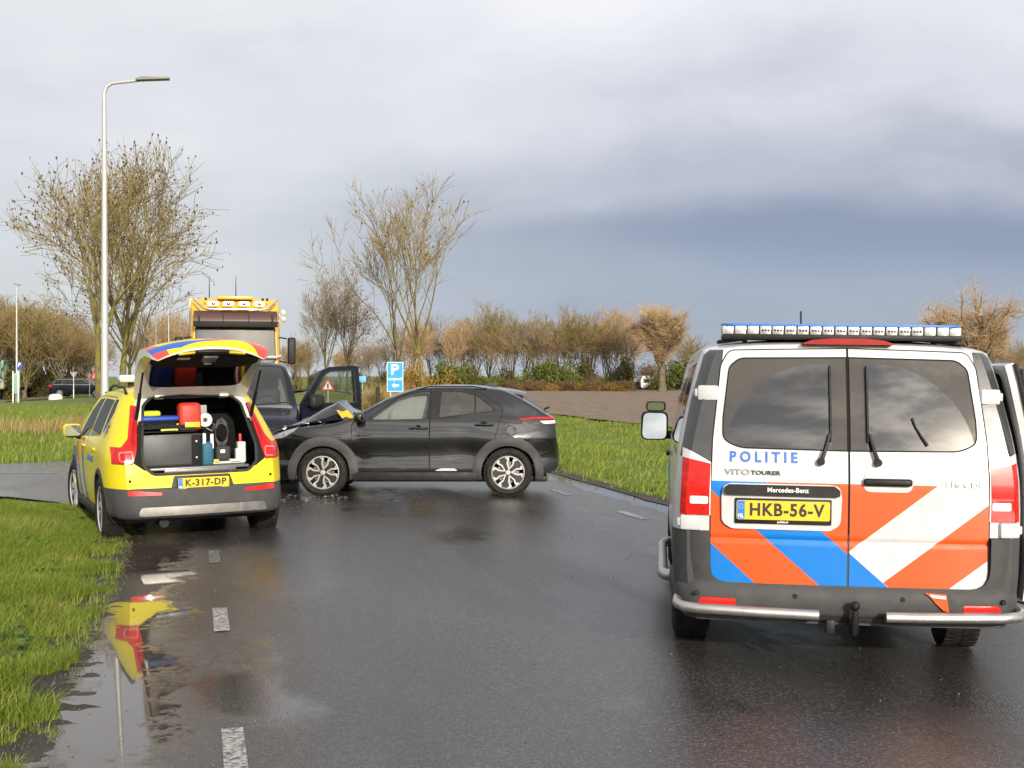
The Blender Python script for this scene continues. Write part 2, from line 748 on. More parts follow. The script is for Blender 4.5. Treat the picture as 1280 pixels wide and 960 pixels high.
M_TYRE = pmat('tyre_rubber', (0.013, 0.012, 0.012), 0.68, spec=0.25, dirt=0.55, dirt_col=(0.075, 0.062, 0.047), dscale=11, bump=0.12, bscale=160)
M_ALLOY = pmat('alloy_silver', (0.56, 0.56, 0.56), 0.32, metal=0.45, dirt=0.3, dscale=20)
M_ALLOY_DARK = pmat('alloy_black', (0.012, 0.012, 0.013), 0.35, dirt=0.3)
M_STEEL = pmat('brushed_steel', (0.50, 0.49, 0.47), 0.34, metal=0.85, dirt=0.4, dirt_col=(0.2, 0.18, 0.15), dscale=9)
M_CHROME = pmat('chrome', (0.75, 0.75, 0.76), 0.12, metal=1.0, dirt=0.15)
M_MIRROR = pmat('mirror_glass', (0.48, 0.51, 0.53), 0.02, metal=1.0)
M_RED_LENS = pmat('red_lens', (0.55, 0.010, 0.008), 0.3, spec=0.2, coat=0.35, vary=0.45, vscale=24, bump=0.03, bscale=90)
M_RED_DARK = pmat('dark_red_lens', (0.30, 0.006, 0.006), 0.4, spec=0.2, coat=0.25, vary=0.2, vscale=18)
M_RED_REFL = pmat('red_reflector', (0.75, 0.02, 0.015), 0.15, coat=1.0, vary=0.2, vscale=60)
M_WHITE_LENS = pmat('white_lens', (0.70, 0.70, 0.70), 0.1, coat=1.0, vary=0.15, vscale=40, bump=0.05, bscale=150)
M_PLATE = pmat('plate_yellow', (0.70, 0.50, 0.008), 0.35, coat=0.5, vary=0.04, dirt=0.12)
M_PLATE_BLUE = pmat('plate_blue', (0.02, 0.17, 0.62), 0.4)
M_INK = pmat('black_ink', (0.008, 0.008, 0.008), 0.5)
M_WHITE_INK = pmat('white_ink', (0.8, 0.8, 0.8), 0.5)
M_BLUE_INK = pmat('blue_ink', (0.012, 0.12, 0.50), 0.45)
M_SEAT = pmat('seat_cloth', (0.012, 0.012, 0.013), 0.9, spec=0.15, vary=0.2, vscale=30)
M_INTERIOR = pmat('interior_plastic', (0.012, 0.012, 0.013), 0.75, spec=0.2, vary=0.15)
M_HEADLINER = pmat('headliner', (0.30, 0.30, 0.29), 0.9)
M_G_DARK = glass_mat('privacy_glass', (0.06, 0.06, 0.065), 1.75, dirt=0.10)
M_G_SIDE = glass_mat('side_glass', (0.55, 0.60, 0.60), 1.55, dirt=0.10)
M_G_CLEAR = glass_mat('clear_glass', (0.75, 0.80, 0.79), 1.5, dirt=0.05)
M_G_SCREEN = glass_mat('windscreen_glass', (0.50, 0.56, 0.58), 1.75, dirt=0.09)
# ------------------------------------------------------------------ the lie of the land
# road frame: u across (0 = left dashed line, 5 = right dashed line), v along the road, away from the camera
L0 = Vector((-1.23, 5.65, 0))
ROAD_A = math.atan2(0.24, 0.971)
T2 = Vector((-math.sin(ROAD_A), math.cos(ROAD_A), 0))
N2 = Vector((math.cos(ROAD_A), math.sin(ROAD_A), 0))


def uv_of(x, y):
    dx, dy = x - L0.x, y - L0.y
    return dx * N2.x + dy * N2.y, dx * T2.x + dy * T2.y


def xy_of(u, v):
    p = L0 + N2 * u + T2 * v
    return p.x, p.y


def sstep(a, b, x):
    t = np.clip((np.asarray(x, float) - a) / (b - a), 0, 1)
    return t * t * (3 - 2 * t)


ROAD_L, ROAD_R = -0.85, 6.0


def gz(x, y, under=False):
    """Height of the ground at x, y (numpy friendly)."""
    x = np.asarray(x, float)
    y = np.asarray(y, float)
    dx, dy = x - L0.x, y - L0.y
    u = dx * N2.x + dy * N2.y
    crown = 0.02 - 0.025 * np.abs(u - 2.5)
    wob = 0.018 * np.sin(x * 1.7 + 0.6 * y) + 0.014 * np.sin(2.9 * y - 1.3 * x) + 0.03 * np.sin(0.31 * x + 0.23 * y + 1)
    dl = np.maximum(-0.95 - u, 0)
    zl = -0.085 + 0.13 * sstep(0.1, 1.3, dl) + wob * sstep(0.2, 2, dl)
    side = sstep(15.2, 17.4, y) * (1 - sstep(25.6, 29, y)) * sstep(0.3, 1.2, dl)
    zl = zl * (1 - side) + (-0.075) * side
    zl = zl - 0.62 * sstep(30, 62, y) * sstep(4, 20, dl)
    bank = np.exp(-((y - 36) / 9.0) ** 2) * sstep(2, 9, dl) * (1 - sstep(45, 60, -x)) * 0.22
    zl = zl + bank
    dr = np.maximum(u - 6.0, 0)
    zr = -0.075 + 0.06 * sstep(0.05, 1.0, dr) + wob * sstep(0.2, 2, dr) - 0.30 * np.exp(-((dr - 4.8) / 1.1) ** 2) - 0.05 * sstep(3, 10, dr)
    z = np.where(u < -0.95, zl, np.where(u > 6.0, zr, crown))
    if under:
        z = np.where((u >= -0.95) & (u <= 6.0), crown - 0.035, z)
        z = z - 0.03 * side
    return z


def gzf(x, y):
    return float(gz(x, y))


def ground_hit(px, py):
    y = 10.0
    z = 0.0
    for _ in range(30):
        k = (HORIZON - py) / F_PX
        y = (z - CAM_H) / k
        x = (px - 640) / F_PX * y
        z = 0.6 * z + 0.4 * gzf(x, y)
    return Vector((x, y, z))


def soil_nodes(name, c0, c1, c2, scale=1.2, rough=0.9, bump=0.6, bscale=22.0, stretch=(1, 1, 1)):
    m = bpy.data.materials.new(name)
    m.use_nodes = True
    nt = m.node_tree
    N, L = nt.nodes.new, nt.links.new
    b = nt.nodes['Principled BSDF']
    b.inputs['Roughness'].default_value = rough
    b.inputs['Specular IOR Level'].default_value = 0.25
    tc = N('ShaderNodeTexCoord')
    mp = N('ShaderNodeMapping')
    mp.inputs['Scale'].default_value = stretch
    L(tc.outputs['Object'], mp.inputs['Vector'])

    def noise(s, d=6, r=0.6):
        n = N('ShaderNodeTexNoise')
        n.inputs['Scale'].default_value = s
        n.inputs['Detail'].default_value = d
        n.inputs['Roughness'].default_value = r
        L(mp.outputs[0], n.inputs['Vector'])
        return n.outputs['Fac']
    r = N('ShaderNodeValToRGB')
    e = r.color_ramp.elements
    e.new(0.5)
    for el, (p, c) in zip(e, ((0.32, c0), (0.5, c1), (0.68, c2))):
        el.position = p
        el.color = (*c, 1)
    mxf = N('ShaderNodeMath')
    mxf.operation = 'MULTIPLY_ADD'
    mxf.inputs[1].default_value = 0.55
    L(noise(scale), mxf.inputs[0])
    m2 = N('ShaderNodeMath')
    m2.operation = 'MULTIPLY'
    m2.inputs[1].default_value = 0.45
    L(noise(scale * 14, 8, 0.65), m2.inputs[0])
    L(m2.outputs[0], mxf.inputs[2])
    L(mxf.outputs[0], r.inputs[0])
    L(r.outputs[0], b.inputs['Base Color'])
    bp = N('ShaderNodeBump')
    bp.inputs['Strength'].default_value = bump
    bp.inputs['Distance'].default_value = 0.06
    L(noise(bscale, 8, 0.6), bp.inputs['Height'])
    L(bp.outputs[0], b.inputs['Normal'])
    return m


M_GROUND = soil_nodes('grassland', (0.09, 0.12, 0.02), (0.14, 0.185, 0.03), (0.22, 0.21, 0.06), 0.35, bump=0.7, bscale=9)
M_MUD = soil_nodes('wet_mud', (0.022, 0.017, 0.012), (0.045, 0.035, 0.025), (0.075, 0.062, 0.045), 1.6, rough=0.55, bump=0.9, bscale=14)
M_GRIT = soil_nodes('gritty_verge', (0.035, 0.028, 0.020), (0.075, 0.062, 0.048), (0.15, 0.13, 0.105), 5.0, rough=0.6, bump=1.0, bscale=60)
M_FIELD = soil_nodes('ploughed_soil', (0.10, 0.070, 0.046), (0.20, 0.148, 0.105), (0.32, 0.25, 0.185), 1.6, rough=0.9, bump=1.0, bscale=3.2)


def asphalt(name, base=0.044, with_puddles=True):
    m = bpy.data.materials.new(name)
    m.use_nodes = True
    nt = m.node_tree
    N, L = nt.nodes.new, nt.links.new
    b = nt.nodes['Principled BSDF']
    tc = N('ShaderNodeTexCoord')

    def noise(s, d=4, r=0.55, stretch=(1, 1, 1), off=(0, 0, 0)):
        mp = N('ShaderNodeMapping')
        mp.inputs['Scale'].default_value = stretch
        mp.inputs['Location'].default_value = off
        L(tc.outputs['Object'], mp.inputs['Vector'])
        n = N('ShaderNodeTexNoise')
        n.inputs['Scale'].default_value = s
        n.inputs['Detail'].default_value = d
        n.inputs['Roughness'].default_value = r
        L(mp.outputs[0], n.inputs['Vector'])
        return n.outputs['Fac']

    def mm(op, a, b_=None, clamp=False):
        q = N('ShaderNodeMath')
        q.operation = op
        q.use_clamp = clamp
        for i, v in enumerate((a, b_)):
            if v is None:
                continue
            if isinstance(v, (int, float)):
                q.inputs[i].default_value = v
            else:
                L(v, q.inputs[i])
        return q.outputs[0]

    def mr(f, a, b_, c, d, smooth=False):
        r = N('ShaderNodeMapRange')
        if smooth:
            r.interpolation_type = 'SMOOTHSTEP'
        for k, v in zip(('From Min', 'From Max', 'To Min', 'To Max'), (a, b_, c, d)):
            r.inputs[k].default_value = v
        L(f, r.inputs['Value'])
        return r.outputs[0]
    sep = N('ShaderNodeSeparateXYZ')
    L(tc.outputs['Object'], sep.inputs[0])
    U, V = sep.outputs['X'], sep.outputs['Y']
    # aggregate speckle and broad patches
    vor = N('ShaderNodeTexVoronoi')
    vor.inputs['Scale'].default_value = 95
    L(tc.outputs['Object'], vor.inputs['Vector'])
    stone = N('ShaderNodeValToRGB')
    e = stone.color_ramp.elements
    e.new(0.9)
    for el, (p, c) in zip(e, ((0.0, (base * 0.62, base * 0.55, base * 0.52)), (0.72, (base * 1.15, base * 1.04, base * 0.99)), (0.985, (base * 2.2, base * 2.05, base * 1.95)))):
        el.position = p
        el.color = (*c, 1)
    sepc = N('ShaderNodeSeparateColor')
    L(vor.outputs['Color'], sepc.inputs[0])
    L(sepc.outputs[0], stone.inputs[0])
    patch = N('ShaderNodeHueSaturation')
    L(stone.outputs[0], patch.inputs['Color'])
    L(mr(noise(0.7, 6, 0.6, (1, 0.35, 1)), 0.3, 0.7, 0.72, 1.3), patch.inputs['Value'])
    # silt washed along the left edge
    silt = N('ShaderNodeMix')
    silt.data_type = 'RGBA'
    edge = mr(mm('ADD', U, mm('MULTIPLY', mm('SUBTRACT', noise(1.1, 7, 0.65), 0.5), 1.5)), -0.75, 0.05, 1.0, 0.0, True)
    L(mm('MULTIPLY', edge, 0.8), silt.inputs[0])
    L(patch.outputs[0], silt.inputs[6])
    silt.inputs[7].default_value = (0.085, 0.068, 0.050, 1)
    L(silt.outputs[2] if with_puddles else patch.outputs[0], b.inputs['Base Color'])
    # water film: puddle mask along the left edge and in shallow dips
    wet_n = noise(0.55, 5, 0.55, (1.0, 0.55, 1), (4.0, 2.0, 0))
    if with_puddles:
        d_edge = mm('ABSOLUTE', mm('SUBTRACT', U, -0.58))
        band = mr(mm('ADD', mm('ADD', d_edge, mm('MULTIPLY', mm('SUBTRACT', noise(1.5, 6, 0.6), 0.5), 0.9)), mm('MULTIPLY', mm('SUBTRACT', noise(9.0, 8, 0.7), 0.5), 0.85)), 0.16, 0.40, 1.0, 0.0, True)
        band = mm('MULTIPLY', band, mr(V, 6.8, 9.5, 1.0, 0.0, True))
        # shallow pool under and behind the parked ambulance
        du = mm('SUBTRACT', U, 0.55)
        dv = mm('MULTIPLY', mm('SUBTRACT', V, 5.2), 0.42)
        dist = mm('SQRT', mm('ADD', mm('MULTIPLY', du, du), mm('MULTIPLY', dv, dv)))
        pool = mr(mm('ADD', dist, mm('MULTIPLY', mm('SUBTRACT', noise(1.3, 7, 0.6, off=(7, 3, 0)), 0.5), 1.5)), 0.10, 0.75, 0.40, 0.0, True)
        dips = mr(wet_n, 0.56, 0.66, 0.0, 0.75, True)
        # water lying along the right edge
        rb = mr(mm('ADD', mm('ABSOLUTE', mm('SUBTRACT', U, 5.72)), mm('MULTIPLY', mm('SUBTRACT', noise(0.9, 5), 0.5), 0.5)), 0.12, 0.42, 1.0, 0.0, True)
        pud = mm('MAXIMUM', mm('MAXIMUM', band, pool), mm('MAXIMUM', dips, rb))
    else:
        pud = mr(wet_n, 0.5, 0.62, 0.0, 0.9, True)
    rgh = mr(noise(1.3, 6, 0.55, (1, 0.16, 1), (1, 9, 0)), 0.3, 0.7, 0.17, 0.38)
    rgh = mm('ADD', mm('MULTIPLY', rgh, mm('SUBTRACT', 1.0, pud)), mm('MULTIPLY', pud, 0.026))
    L(rgh, b.inputs['Roughness'])
    b.inputs['Specular IOR Level'].default_value = 0.55
    bp = N('ShaderNodeBump')
    bp.inputs['Distance'].default_value = 0.006
    L(mm('MULTIPLY', mm('SUBTRACT', 1.0, mm('MULTIPLY', pud, 0.995)), 0.38), bp.inputs['Strength'])
    h = mm('ADD', mm('MULTIPLY', vor.outputs['Distance'], 0.8), mm('MULTIPLY', noise(260, 3), 0.5))
    L(h, bp.inputs['Height'])
    L(bp.outputs[0], b.inputs['Normal'])
    return m


M_ASPHALT = asphalt('wet_asphalt')
M_ASPHALT_SIDE = asphalt('wet_asphalt_side', 0.075, False)
M_ROADPAINT = pmat('worn_road_paint', (0.42, 0.41, 0.39), 0.5, vary=0.1, vscale=8, dirt=0.95, dirt_col=(0.05, 0.046, 0.043), dscale=30, dlo=0.44, dhi=0.58, bump=0.3, bscale=90)


def spaced(a, b, near, step, growth):
    xs = [near]
    s, x = step, near
    while x < b:
        x += s
        s *= growth
        xs.append(min(x, b))
    s, x = step, near
    while x > a:
        x -= s
        s *= growth
        xs.insert(0, max(x, a))
    return xs


def grid_mesh(name, us, vs_, zfn, mat, local=True):
    U, V = np.meshgrid(np.array(us), np.array(vs_), indexing='ij')
    X = L0.x + N2.x * U + T2.x * V
    Y = L0.y + N2.y * U + T2.y * V
    Z = zfn(X, Y)
    co = np.stack([U, V, Z] if local else [X, Y, Z], -1).reshape(-1, 3)
    nu, nv = len(us), len(vs_)
    idx = np.arange(nu * nv).reshape(nu, nv)
    q = np.stack([idx[:-1, :-1], idx[1:, :-1], idx[1:, 1:], idx[:-1, 1:]], -1).reshape(-1, 4)
    me = mesh_numpy(name, co, q, mat, True)
    o = bpy.data.objects.new(name, me)
    if local:
        o.location = (L0.x, L0.y, 0)
        o.rotation_euler = (0, 0, ROAD_A)
    return link(o)


gu = sorted(set([round(v, 4) for v in spaced(-3500, 3500, 2.5, 0.5, 1.07) + [-0.95, 6.0, -1.1, -1.4, 6.15, 6.5, -0.949, 6.001]]))
gv = spaced(-120, 4200, 12.0, 0.6, 1.05)
ground = tag(grid_mesh('ground', gu, gv, lambda x, y: gz(x, y, True) - 0.006, M_GROUND), kind='structure')

ru = [round(v, 3) for v in np.linspace(ROAD_L - 0.1, ROAD_R, 40)]
road = tag(grid_mesh('road', ru, spaced(-14, 260, 10, 0.8, 1.06), lambda x, y: gz(np.asarray(x), y) * 0 + (0.02 - 0.025 * np.abs(((x - L0.x) * N2.x + (y - L0.y) * N2.y) - 2.5)), M_ASPHALT), kind='structure')


def sheet(name, pts, z, mat, kind='structure', sub=0):
    bm = bmesh.new()
    add_poly(bm, [(p[0], p[1], z if z is not None else 0) for p in pts])
    bmesh.ops.triangulate(bm, faces=bm.faces)
    for _ in range(sub):
        bmesh.ops.subdivide_edges(bm, edges=bm.edges, cuts=1, use_grid_fill=True)
    o = obj_from_bm(name, bm, mat, smooth=False)
    for p in o.data.polygons:
        if p.normal.z < 0:
            p.flip()
    return tag(o, kind=kind)


side_pts = [(-90, 20.6), (-30, 19.7), (-12, 19.3), (-8.6, 18.75), (-7.2, 18.3), (-6.2, 17.5), (-5.4, 16.2), (-4.75, 14.4), (-4.1, 14.0), (-6.9, 28.6),
            (-7.6, 29.2), (-8.3, 27.0), (-9.3, 25.6), (-11, 24.8), (-14, 24.5), (-30, 24.9), (-90, 26.0)]
side_road = sheet('side_road', side_pts, -0.066, M_ASPHALT_SIDE)
sl = sheet('road_marking', [(-60, 23.3), (-8.1, 22.72), (-8.1, 22.84), (-60, 23.45)], -0.061, M_ROADPAINT)
sl.parent = side_road


def road_strip(name, u0, u1, v0, v1, parent=None, lift=0.0045, mat=M_ROADPAINT, n=3):
    vs_, fs = [], []
    for j in range(2):
        for i in range(n + 1):
            u = u0 + (u1 - u0) * i / n
            vs_.append((u, v0 if j == 0 else v1, 0.02 - 0.025 * abs(u - 2.5) + lift))
    for i in range(n):
        fs.append((i, i + 1, n + 2 + i, n + 1 + i))
    return obj_from_data(name, vs_, fs, mat, parent, smooth=False)


# dashes of the two edge lines, worn
M_DASH_WORN = pmat('nearly_worn_off_paint', (0.42, 0.41, 0.39), 0.55, dirt=0.97, dirt_col=(0.045, 0.041, 0.039), dscale=26, dlo=0.34, dhi=0.52, bump=0.3, bscale=90)
for v, mat in ((-3.3, M_ROADPAINT), (-0.35, M_ROADPAINT), (2.95, M_ROADPAINT), (6.15, M_DASH_WORN), (13.6, M_ROADPAINT), (17, M_ROADPAINT), (23.2, M_ROADPAINT), (26.6, M_ROADPAINT)):
    road_strip('marking_dash', -0.045, 0.058, v, v + 0.88, road, mat=mat)
for v in (-3.4, -0.1, 3.3, 6.7, 8.55, 11.75, 15.1, 18.5, 21.9, 25.3, 28.7, 32.1):
    road_strip('marking_dash', 4.95, 5.07, v, v + 0.95, road)


# ------------------------------------------------------------------ bare soil: verge fringe, trampled mud, ploughed field
def ragged_strip(name, edge0, edge1, steps, lift, mat, kind='structure', rows_=6, sink=0.0):
    """Sheet between two ragged curves given as functions of a parameter, draped on the ground."""
    rows = rows_
    vs_, fs = [], []
    for i in range(steps + 1):
        t = i / steps
        a, b = edge0(t), edge1(t)
        for j in range(rows + 1):
            k = j / rows
            x, y = a[0] + (b[0] - a[0]) * k, a[1] + (b[1] - a[1]) * k
            vs_.append((x, y, gzf(x, y) + (lift if not sink else lift - sink * (1 - k) ** 2 + 0.012 * mnoise.noise(Vector((x * 7, y * 7, 0))) + 0.006 * mnoise.noise(Vector((x * 23, y * 23, 4))))))
    for i in range(steps):
        for j in range(rows):
            p = i * (rows + 1) + j
            fs.append((p, p + rows + 1, p + rows + 2, p + 1))
    o = obj_from_data(name, vs_, fs, mat, smooth=True, angle=None)
    return tag(o, kind=kind)


def wobble(t, s, amp):
    return amp * (mnoise.noise(Vector((t * s, s, 0.3))) + 0.5 * mnoise.noise(Vector((t * s * 3.1, s, 4.3))) + 0.3 * mnoise.noise(Vector((t * s * 9, s, 8.3))))


ragged_strip('verge_soil', lambda t: xy_of(-0.52, -4 + 15 * t), lambda t: xy_of(-1.45 + wobble(t, 17, 0.12), -4 + 15 * t), 500, 0.016, M_GRIT, rows_=26, sink=0.034)
ragged_strip('trampled_mud', lambda t: (-5.3 - 22 * t, 16.3 - 0.5 * t + wobble(t, 14, 0.5) * (1 - 0.5 * t)), lambda t: (-4.6 - 22.7 * t, 14.6 + 4.2 * min(1, t * 5.5) + 0.6 * t), 90, 0.010, M_MUD)
ragged_strip('verge_soil', lambda t: xy_of(5.95 + wobble(t, 15, 0.10), 2 + 40 * t), lambda t: xy_of(6.28 + wobble(t, 33, 0.16), 2 + 40 * t), 120, 0.008, M_MUD)


def field_edge(t):
    return xy_of(14.6 + wobble(t, 23, 0.5), 8 + 142 * t)


ragged_strip('ploughed_field', field_edge, lambda t: xy_of(190, 8 + 200 * t), 160, 0.09, M_FIELD, rows_=40)


# ------------------------------------------------------------------ grass
def grass_mat(name, c_dark, c_mid, c_dry, dry=0.12):
    m = bpy.data.materials.new(name)
    m.use_nodes = True
    nt = m.node_tree
    N, L = nt.nodes.new, nt.links.new
    b = nt.nodes['Principled BSDF']
    b.inputs['Roughness'].default_value = 0.55
    b.inputs['Specular IOR Level'].default_value = 0.35
    geo = N('ShaderNodeNewGeometry')
    r = N('ShaderNodeValToRGB')
    e = r.color_ramp.elements
    e.new(0.5)
    e.new(0.8)
    for el, (p, c) in zip(e, ((0.0, c_dark), (0.5, c_mid), (1 - dry, tuple(1.25 * v for v in c_mid)), (1.0, c_dry))):
        el.position = p
        el.color = (*c, 1)
    tc = N('ShaderNodeTexCoord')
    n = N('ShaderNodeTexNoise')
    n.inputs['Scale'].default_value = 1.3
    n.inputs['Detail'].default_value = 5
    L(tc.outputs['Object'], n.inputs['Vector'])
    a = N('ShaderNodeMath')
    a.operation = 'MULTIPLY_ADD'
    a.inputs[1].default_value = 0.7
    L(geo.outputs['Random Per Island'], a.inputs[0])
    s = N('ShaderNodeMapRange')
    s.inputs['From Min'].default_value = 0.3
    s.inputs['From Max'].default_value = 0.7
    s.inputs['To Min'].default_value = 0.0
    s.inputs['To Max'].default_value = 0.42
    L(n.outputs['Fac'], s.inputs['Value'])
    L(s.outputs[0], a.inputs[2])
    L(a.outputs[0], r.inputs[0])
    L(r.outputs[0], b.inputs['Base Color'])
    out = nt.nodes['Material Output']
    tl = N('ShaderNodeBsdfTranslucent')
    L(r.outputs[0], tl.inputs['Color'])
    mx = N('ShaderNodeMixShader')
    mx.inputs[0].default_value = 0.3
    L(b.outputs[0], mx.inputs[1])
    L(tl.outputs[0], mx.inputs[2])
    L(mx.outputs[0], out.inputs['Surface'])
    return m


M_GRASS = grass_mat('grass_blades', (0.065, 0.105, 0.012), (0.165, 0.225, 0.024), (0.40, 0.33, 0.14), 0.2)
M_GRASS_FAR = grass_mat('grass_tufts', (0.09, 0.13, 0.018), (0.18, 0.235, 0.032), (0.38, 0.32, 0.12), 0.2)
M_REED = grass_mat('dry_reed', (0.24, 0.17, 0.06), (0.36, 0.27, 0.11), (0.42, 0.33, 0.16), 0.3)
rng = np.random.default_rng(11)


def fbm(x, y, s):
    return 0.5 + 0.25 * np.sin(x * s + 1.3 * np.sin(y * s * 0.7)) + 0.25 * np.sin(y * s * 1.37 + 2.1 + np.sin(x * s * 1.9))


def blades(name, xy, hgt, wid, lean, mat, label, category, mats_dir=None):
    n = len(xy)
    x, y = xy[:, 0], xy[:, 1]
    z = gz(x, y) - 0.015
    h = hgt * (0.55 + 0.9 * rng.random(n)) * (0.55 + 0.95 * fbm(x, y, 1.9) * (0.6 + 0.7 * fbm(y, x, 5.3)))
    a = rng.random(n) * 2 * math.pi
    ln = lean * (0.2 + rng.random(n))
    la = rng.random(n) * 2 * math.pi
    lx, ly = np.cos(la) * ln * h + 0.18 * h, np.sin(la) * ln * h - 0.05 * h
    w = wid * (0.6 + 0.8 * rng.random(n)) / 2
    cx, cy = np.cos(a) * w, np.sin(a) * w
    P = np.zeros((n, 6, 3), np.float32)
    P[:, 0] = np.stack([x - cx, y - cy, z], -1)
    P[:, 1] = np.stack([x + cx, y + cy, z], -1)
    P[:, 2] = np.stack([x + 0.3 * lx + 0.85 * cx, y + 0.3 * ly + 0.85 * cy, z + 0.58 * h], -1)
    P[:, 3] = np.stack([x + 0.3 * lx - 0.85 * cx, y + 0.3 * ly - 0.85 * cy, z + 0.58 * h], -1)
    P[:, 4] = np.stack([x + lx + 0.12 * cx, y + ly + 0.12 * cy, z + h * (1 - 0.22 * ln)], -1)
    P[:, 5] = np.stack([x + lx - 0.12 * cx, y + ly - 0.12 * cy, z + h * (1 - 0.22 * ln)], -1)
    base = np.arange(n)[:, None] * 6
    q = np.concatenate([base + np.array([[0, 1, 2, 3]]), base + np.array([[3, 2, 4, 5]])], 0)
    me = mesh_numpy(name, P.reshape(-1, 3), q, mat)
    o = link(bpy.data.objects.new(name, me))
    return tag(o, label, category, kind='stuff')


def scatter(n, x0, x1, y0, y1, keep, power=1.0):
    x = x0 + (x1 - x0) * rng.random(n)
    y = y0 + (y1 - y0) * rng.random(n) ** power
    k = keep(x, y)
    return np.stack([x[k], y[k]], -1)


def u_np(x, y):
    return (x - L0.x) * N2.x + (y - L0.y) * N2.y


def keep_left(x, y):
    u = u_np(x, y)
    rag = 0.16 * np.sin(y * 5.1) + 0.12 * np.sin(y * 11.7 + 1) + 0.10 * np.sin(y * 23)
    mud_y = 16.2 - 0.02 * (-x - 5) + 0.25 * np.sin(x * 3.1) + 0.2 * np.sin(x * 7.7)
    in_view = np.abs(x) < 0.43 * y + 0.9
    return (u < -1.04 + rag * 0.8) & (y < mud_y - 0.3) & in_view & (rng.random(len(x)) < 0.45 + 0.55 * fbm(x, y, 2.3))


near_xy = np.concatenate([scatter(620000, -7.6, -1.6, 4.6, 16.6, keep_left, 1.25)])
def keep_fringe(x, y):
    u = u_np(x, y)
    return (u < -0.80) & (u > -1.3) & (np.abs(x) < 0.43 * y + 0.9) & (fbm(x, y, 6.0) * fbm(y, x, 3.1) > 0.34) & (y < 15)


near_xy = np.concatenate([near_xy, scatter(60000, -6, -1.0, 4.6, 15, keep_fringe)])
blades('verge_grass', near_xy, 0.100, 0.0055, 0.60, M_GRASS, 'long bright green grass on the verge beside the yellow car', 'grass')


def keep_far(x, y):
    u = u_np(x, y)
    ok = (u < -1.2) & (y > 25.9 + 0.3 * np.sin(x * 2)) & (x > -0.44 * y - 2) & (x < -0.22 * y + 3)
    ok |= (u < -1.2) & (y > 30) & (x > -0.44 * y - 2) & (x < -0.05 * y)
    return ok & ((x > -11.5) | (y < 68)) & (rng.random(len(x)) < 0.35 + 0.65 * fbm(x, y, 0.9))


blades('meadow_grass', scatter(130000, -40, -1, 25.5, 90, keep_far, 1.5), 0.15, 0.024, 0.5, M_GRASS_FAR, 'rough green meadow grass across the side road', 'grass')


def keep_right(x, y):
    u = u_np(x, y)
    rag = 0.10 * np.sin(y * 4.1) + 0.08 * np.sin(y * 9.7 + 1)
    return (u > 6.2 + rag) & (u < 14.8) & (x < 0.34 * y + 1) & (x > -0.12 * y) & (rng.random(len(x)) < 0.4 + 0.6 * fbm(x, y, 1.7))


blades('roadside_grass', scatter(330000, -10, 14, 13, 75, keep_right, 1.6), 0.11, 0.016, 0.6, M_GRASS_FAR, 'green grass strip between the road and the ploughed field', 'grass')
reed_xy = scatter(9000, -17.5, -9.8, 33, 43, lambda x, y: (((x + 13.4 + 0.36 * (y - 38)) / 2.3) ** 2 + ((y - 37) / 3.2) ** 2 < rng.random(len(x))) & (x > -0.42 * y - 1))
blades('dry_reed', reed_xy, 0.36, 0.02, 0.35, M_REED, 'patch of dry straw coloured reed in the meadow beyond the side road', 'reed')
reed2 = scatter(4500, -7.3, -5.2, 56, 64, lambda x, y: rng.random(len(x)) < 0.8)
blades('dry_reed', reed2, 0.75, 0.03, 0.3, M_REED, 'pale dry reed bed behind the blue parking sign', 'reed')


# weeds and last year's leaves in the near verge
wx = scatter(700, -7.0, -1.6, 5.0, 15.5, lambda x, y: (u_np(x, y) < -1.15) & (fbm(x, y, 3.3) > 0.55))
wn = len(wx)
ang = rng.random((wn, 5)) * 6.28
W_ = []
for i_ in range(5):
    a_ = ang[:, i_]
    ln_ = 0.05 + 0.05 * rng.random(wn)
    zz = gz(wx[:, 0], wx[:, 1])
    dx_, dy_ = np.cos(a_), np.sin(a_)
    W_.append(np.stack([np.stack([wx[:, 0], wx[:, 1], zz + 0.01], -1), np.stack([wx[:, 0] + dx_ * ln_ * 0.55 - dy_ * 0.014, wx[:, 1] + dy_ * ln_ * 0.55 + dx_ * 0.014, zz + 0.075], -1),
                        np.stack([wx[:, 0] + dx_ * ln_, wx[:, 1] + dy_ * ln_, zz + 0.065], -1), np.stack([wx[:, 0] + dx_ * ln_ * 0.55 + dy_ * 0.014, wx[:, 1] + dy_ * ln_ * 0.55 - dx_ * 0.014, zz + 0.075], -1)], 1))
W_ = np.concatenate(W_, 0)
tag(link(bpy.data.objects.new('verge_weeds', mesh_numpy('verge_weeds', W_.reshape(-1, 3), np.arange(len(W_) * 4).reshape(-1, 4), grass_mat('weed_leaves', (0.05, 0.10, 0.02), (0.09, 0.16, 0.03), (0.20, 0.14, 0.06), 0.25)))), 'broad leaved weeds and brown leaves among the verge grass', 'weeds', kind='stuff')
# ------------------------------------------------------------------ pieces shared by the vehicles
def flip_out(sh):
    bmesh.ops.recalc_face_normals(sh.bm, faces=sh.bm.faces)
    sh.bm.normal_update()
    up = sum(f.normal.z * f.calc_area() for f in sh.bm.faces if f.calc_center_median().z > 0.8)
    if up < 0:
        bmesh.ops.reverse_faces(sh.bm, faces=list(sh.bm.faces))
        sh.bm.normal_update()


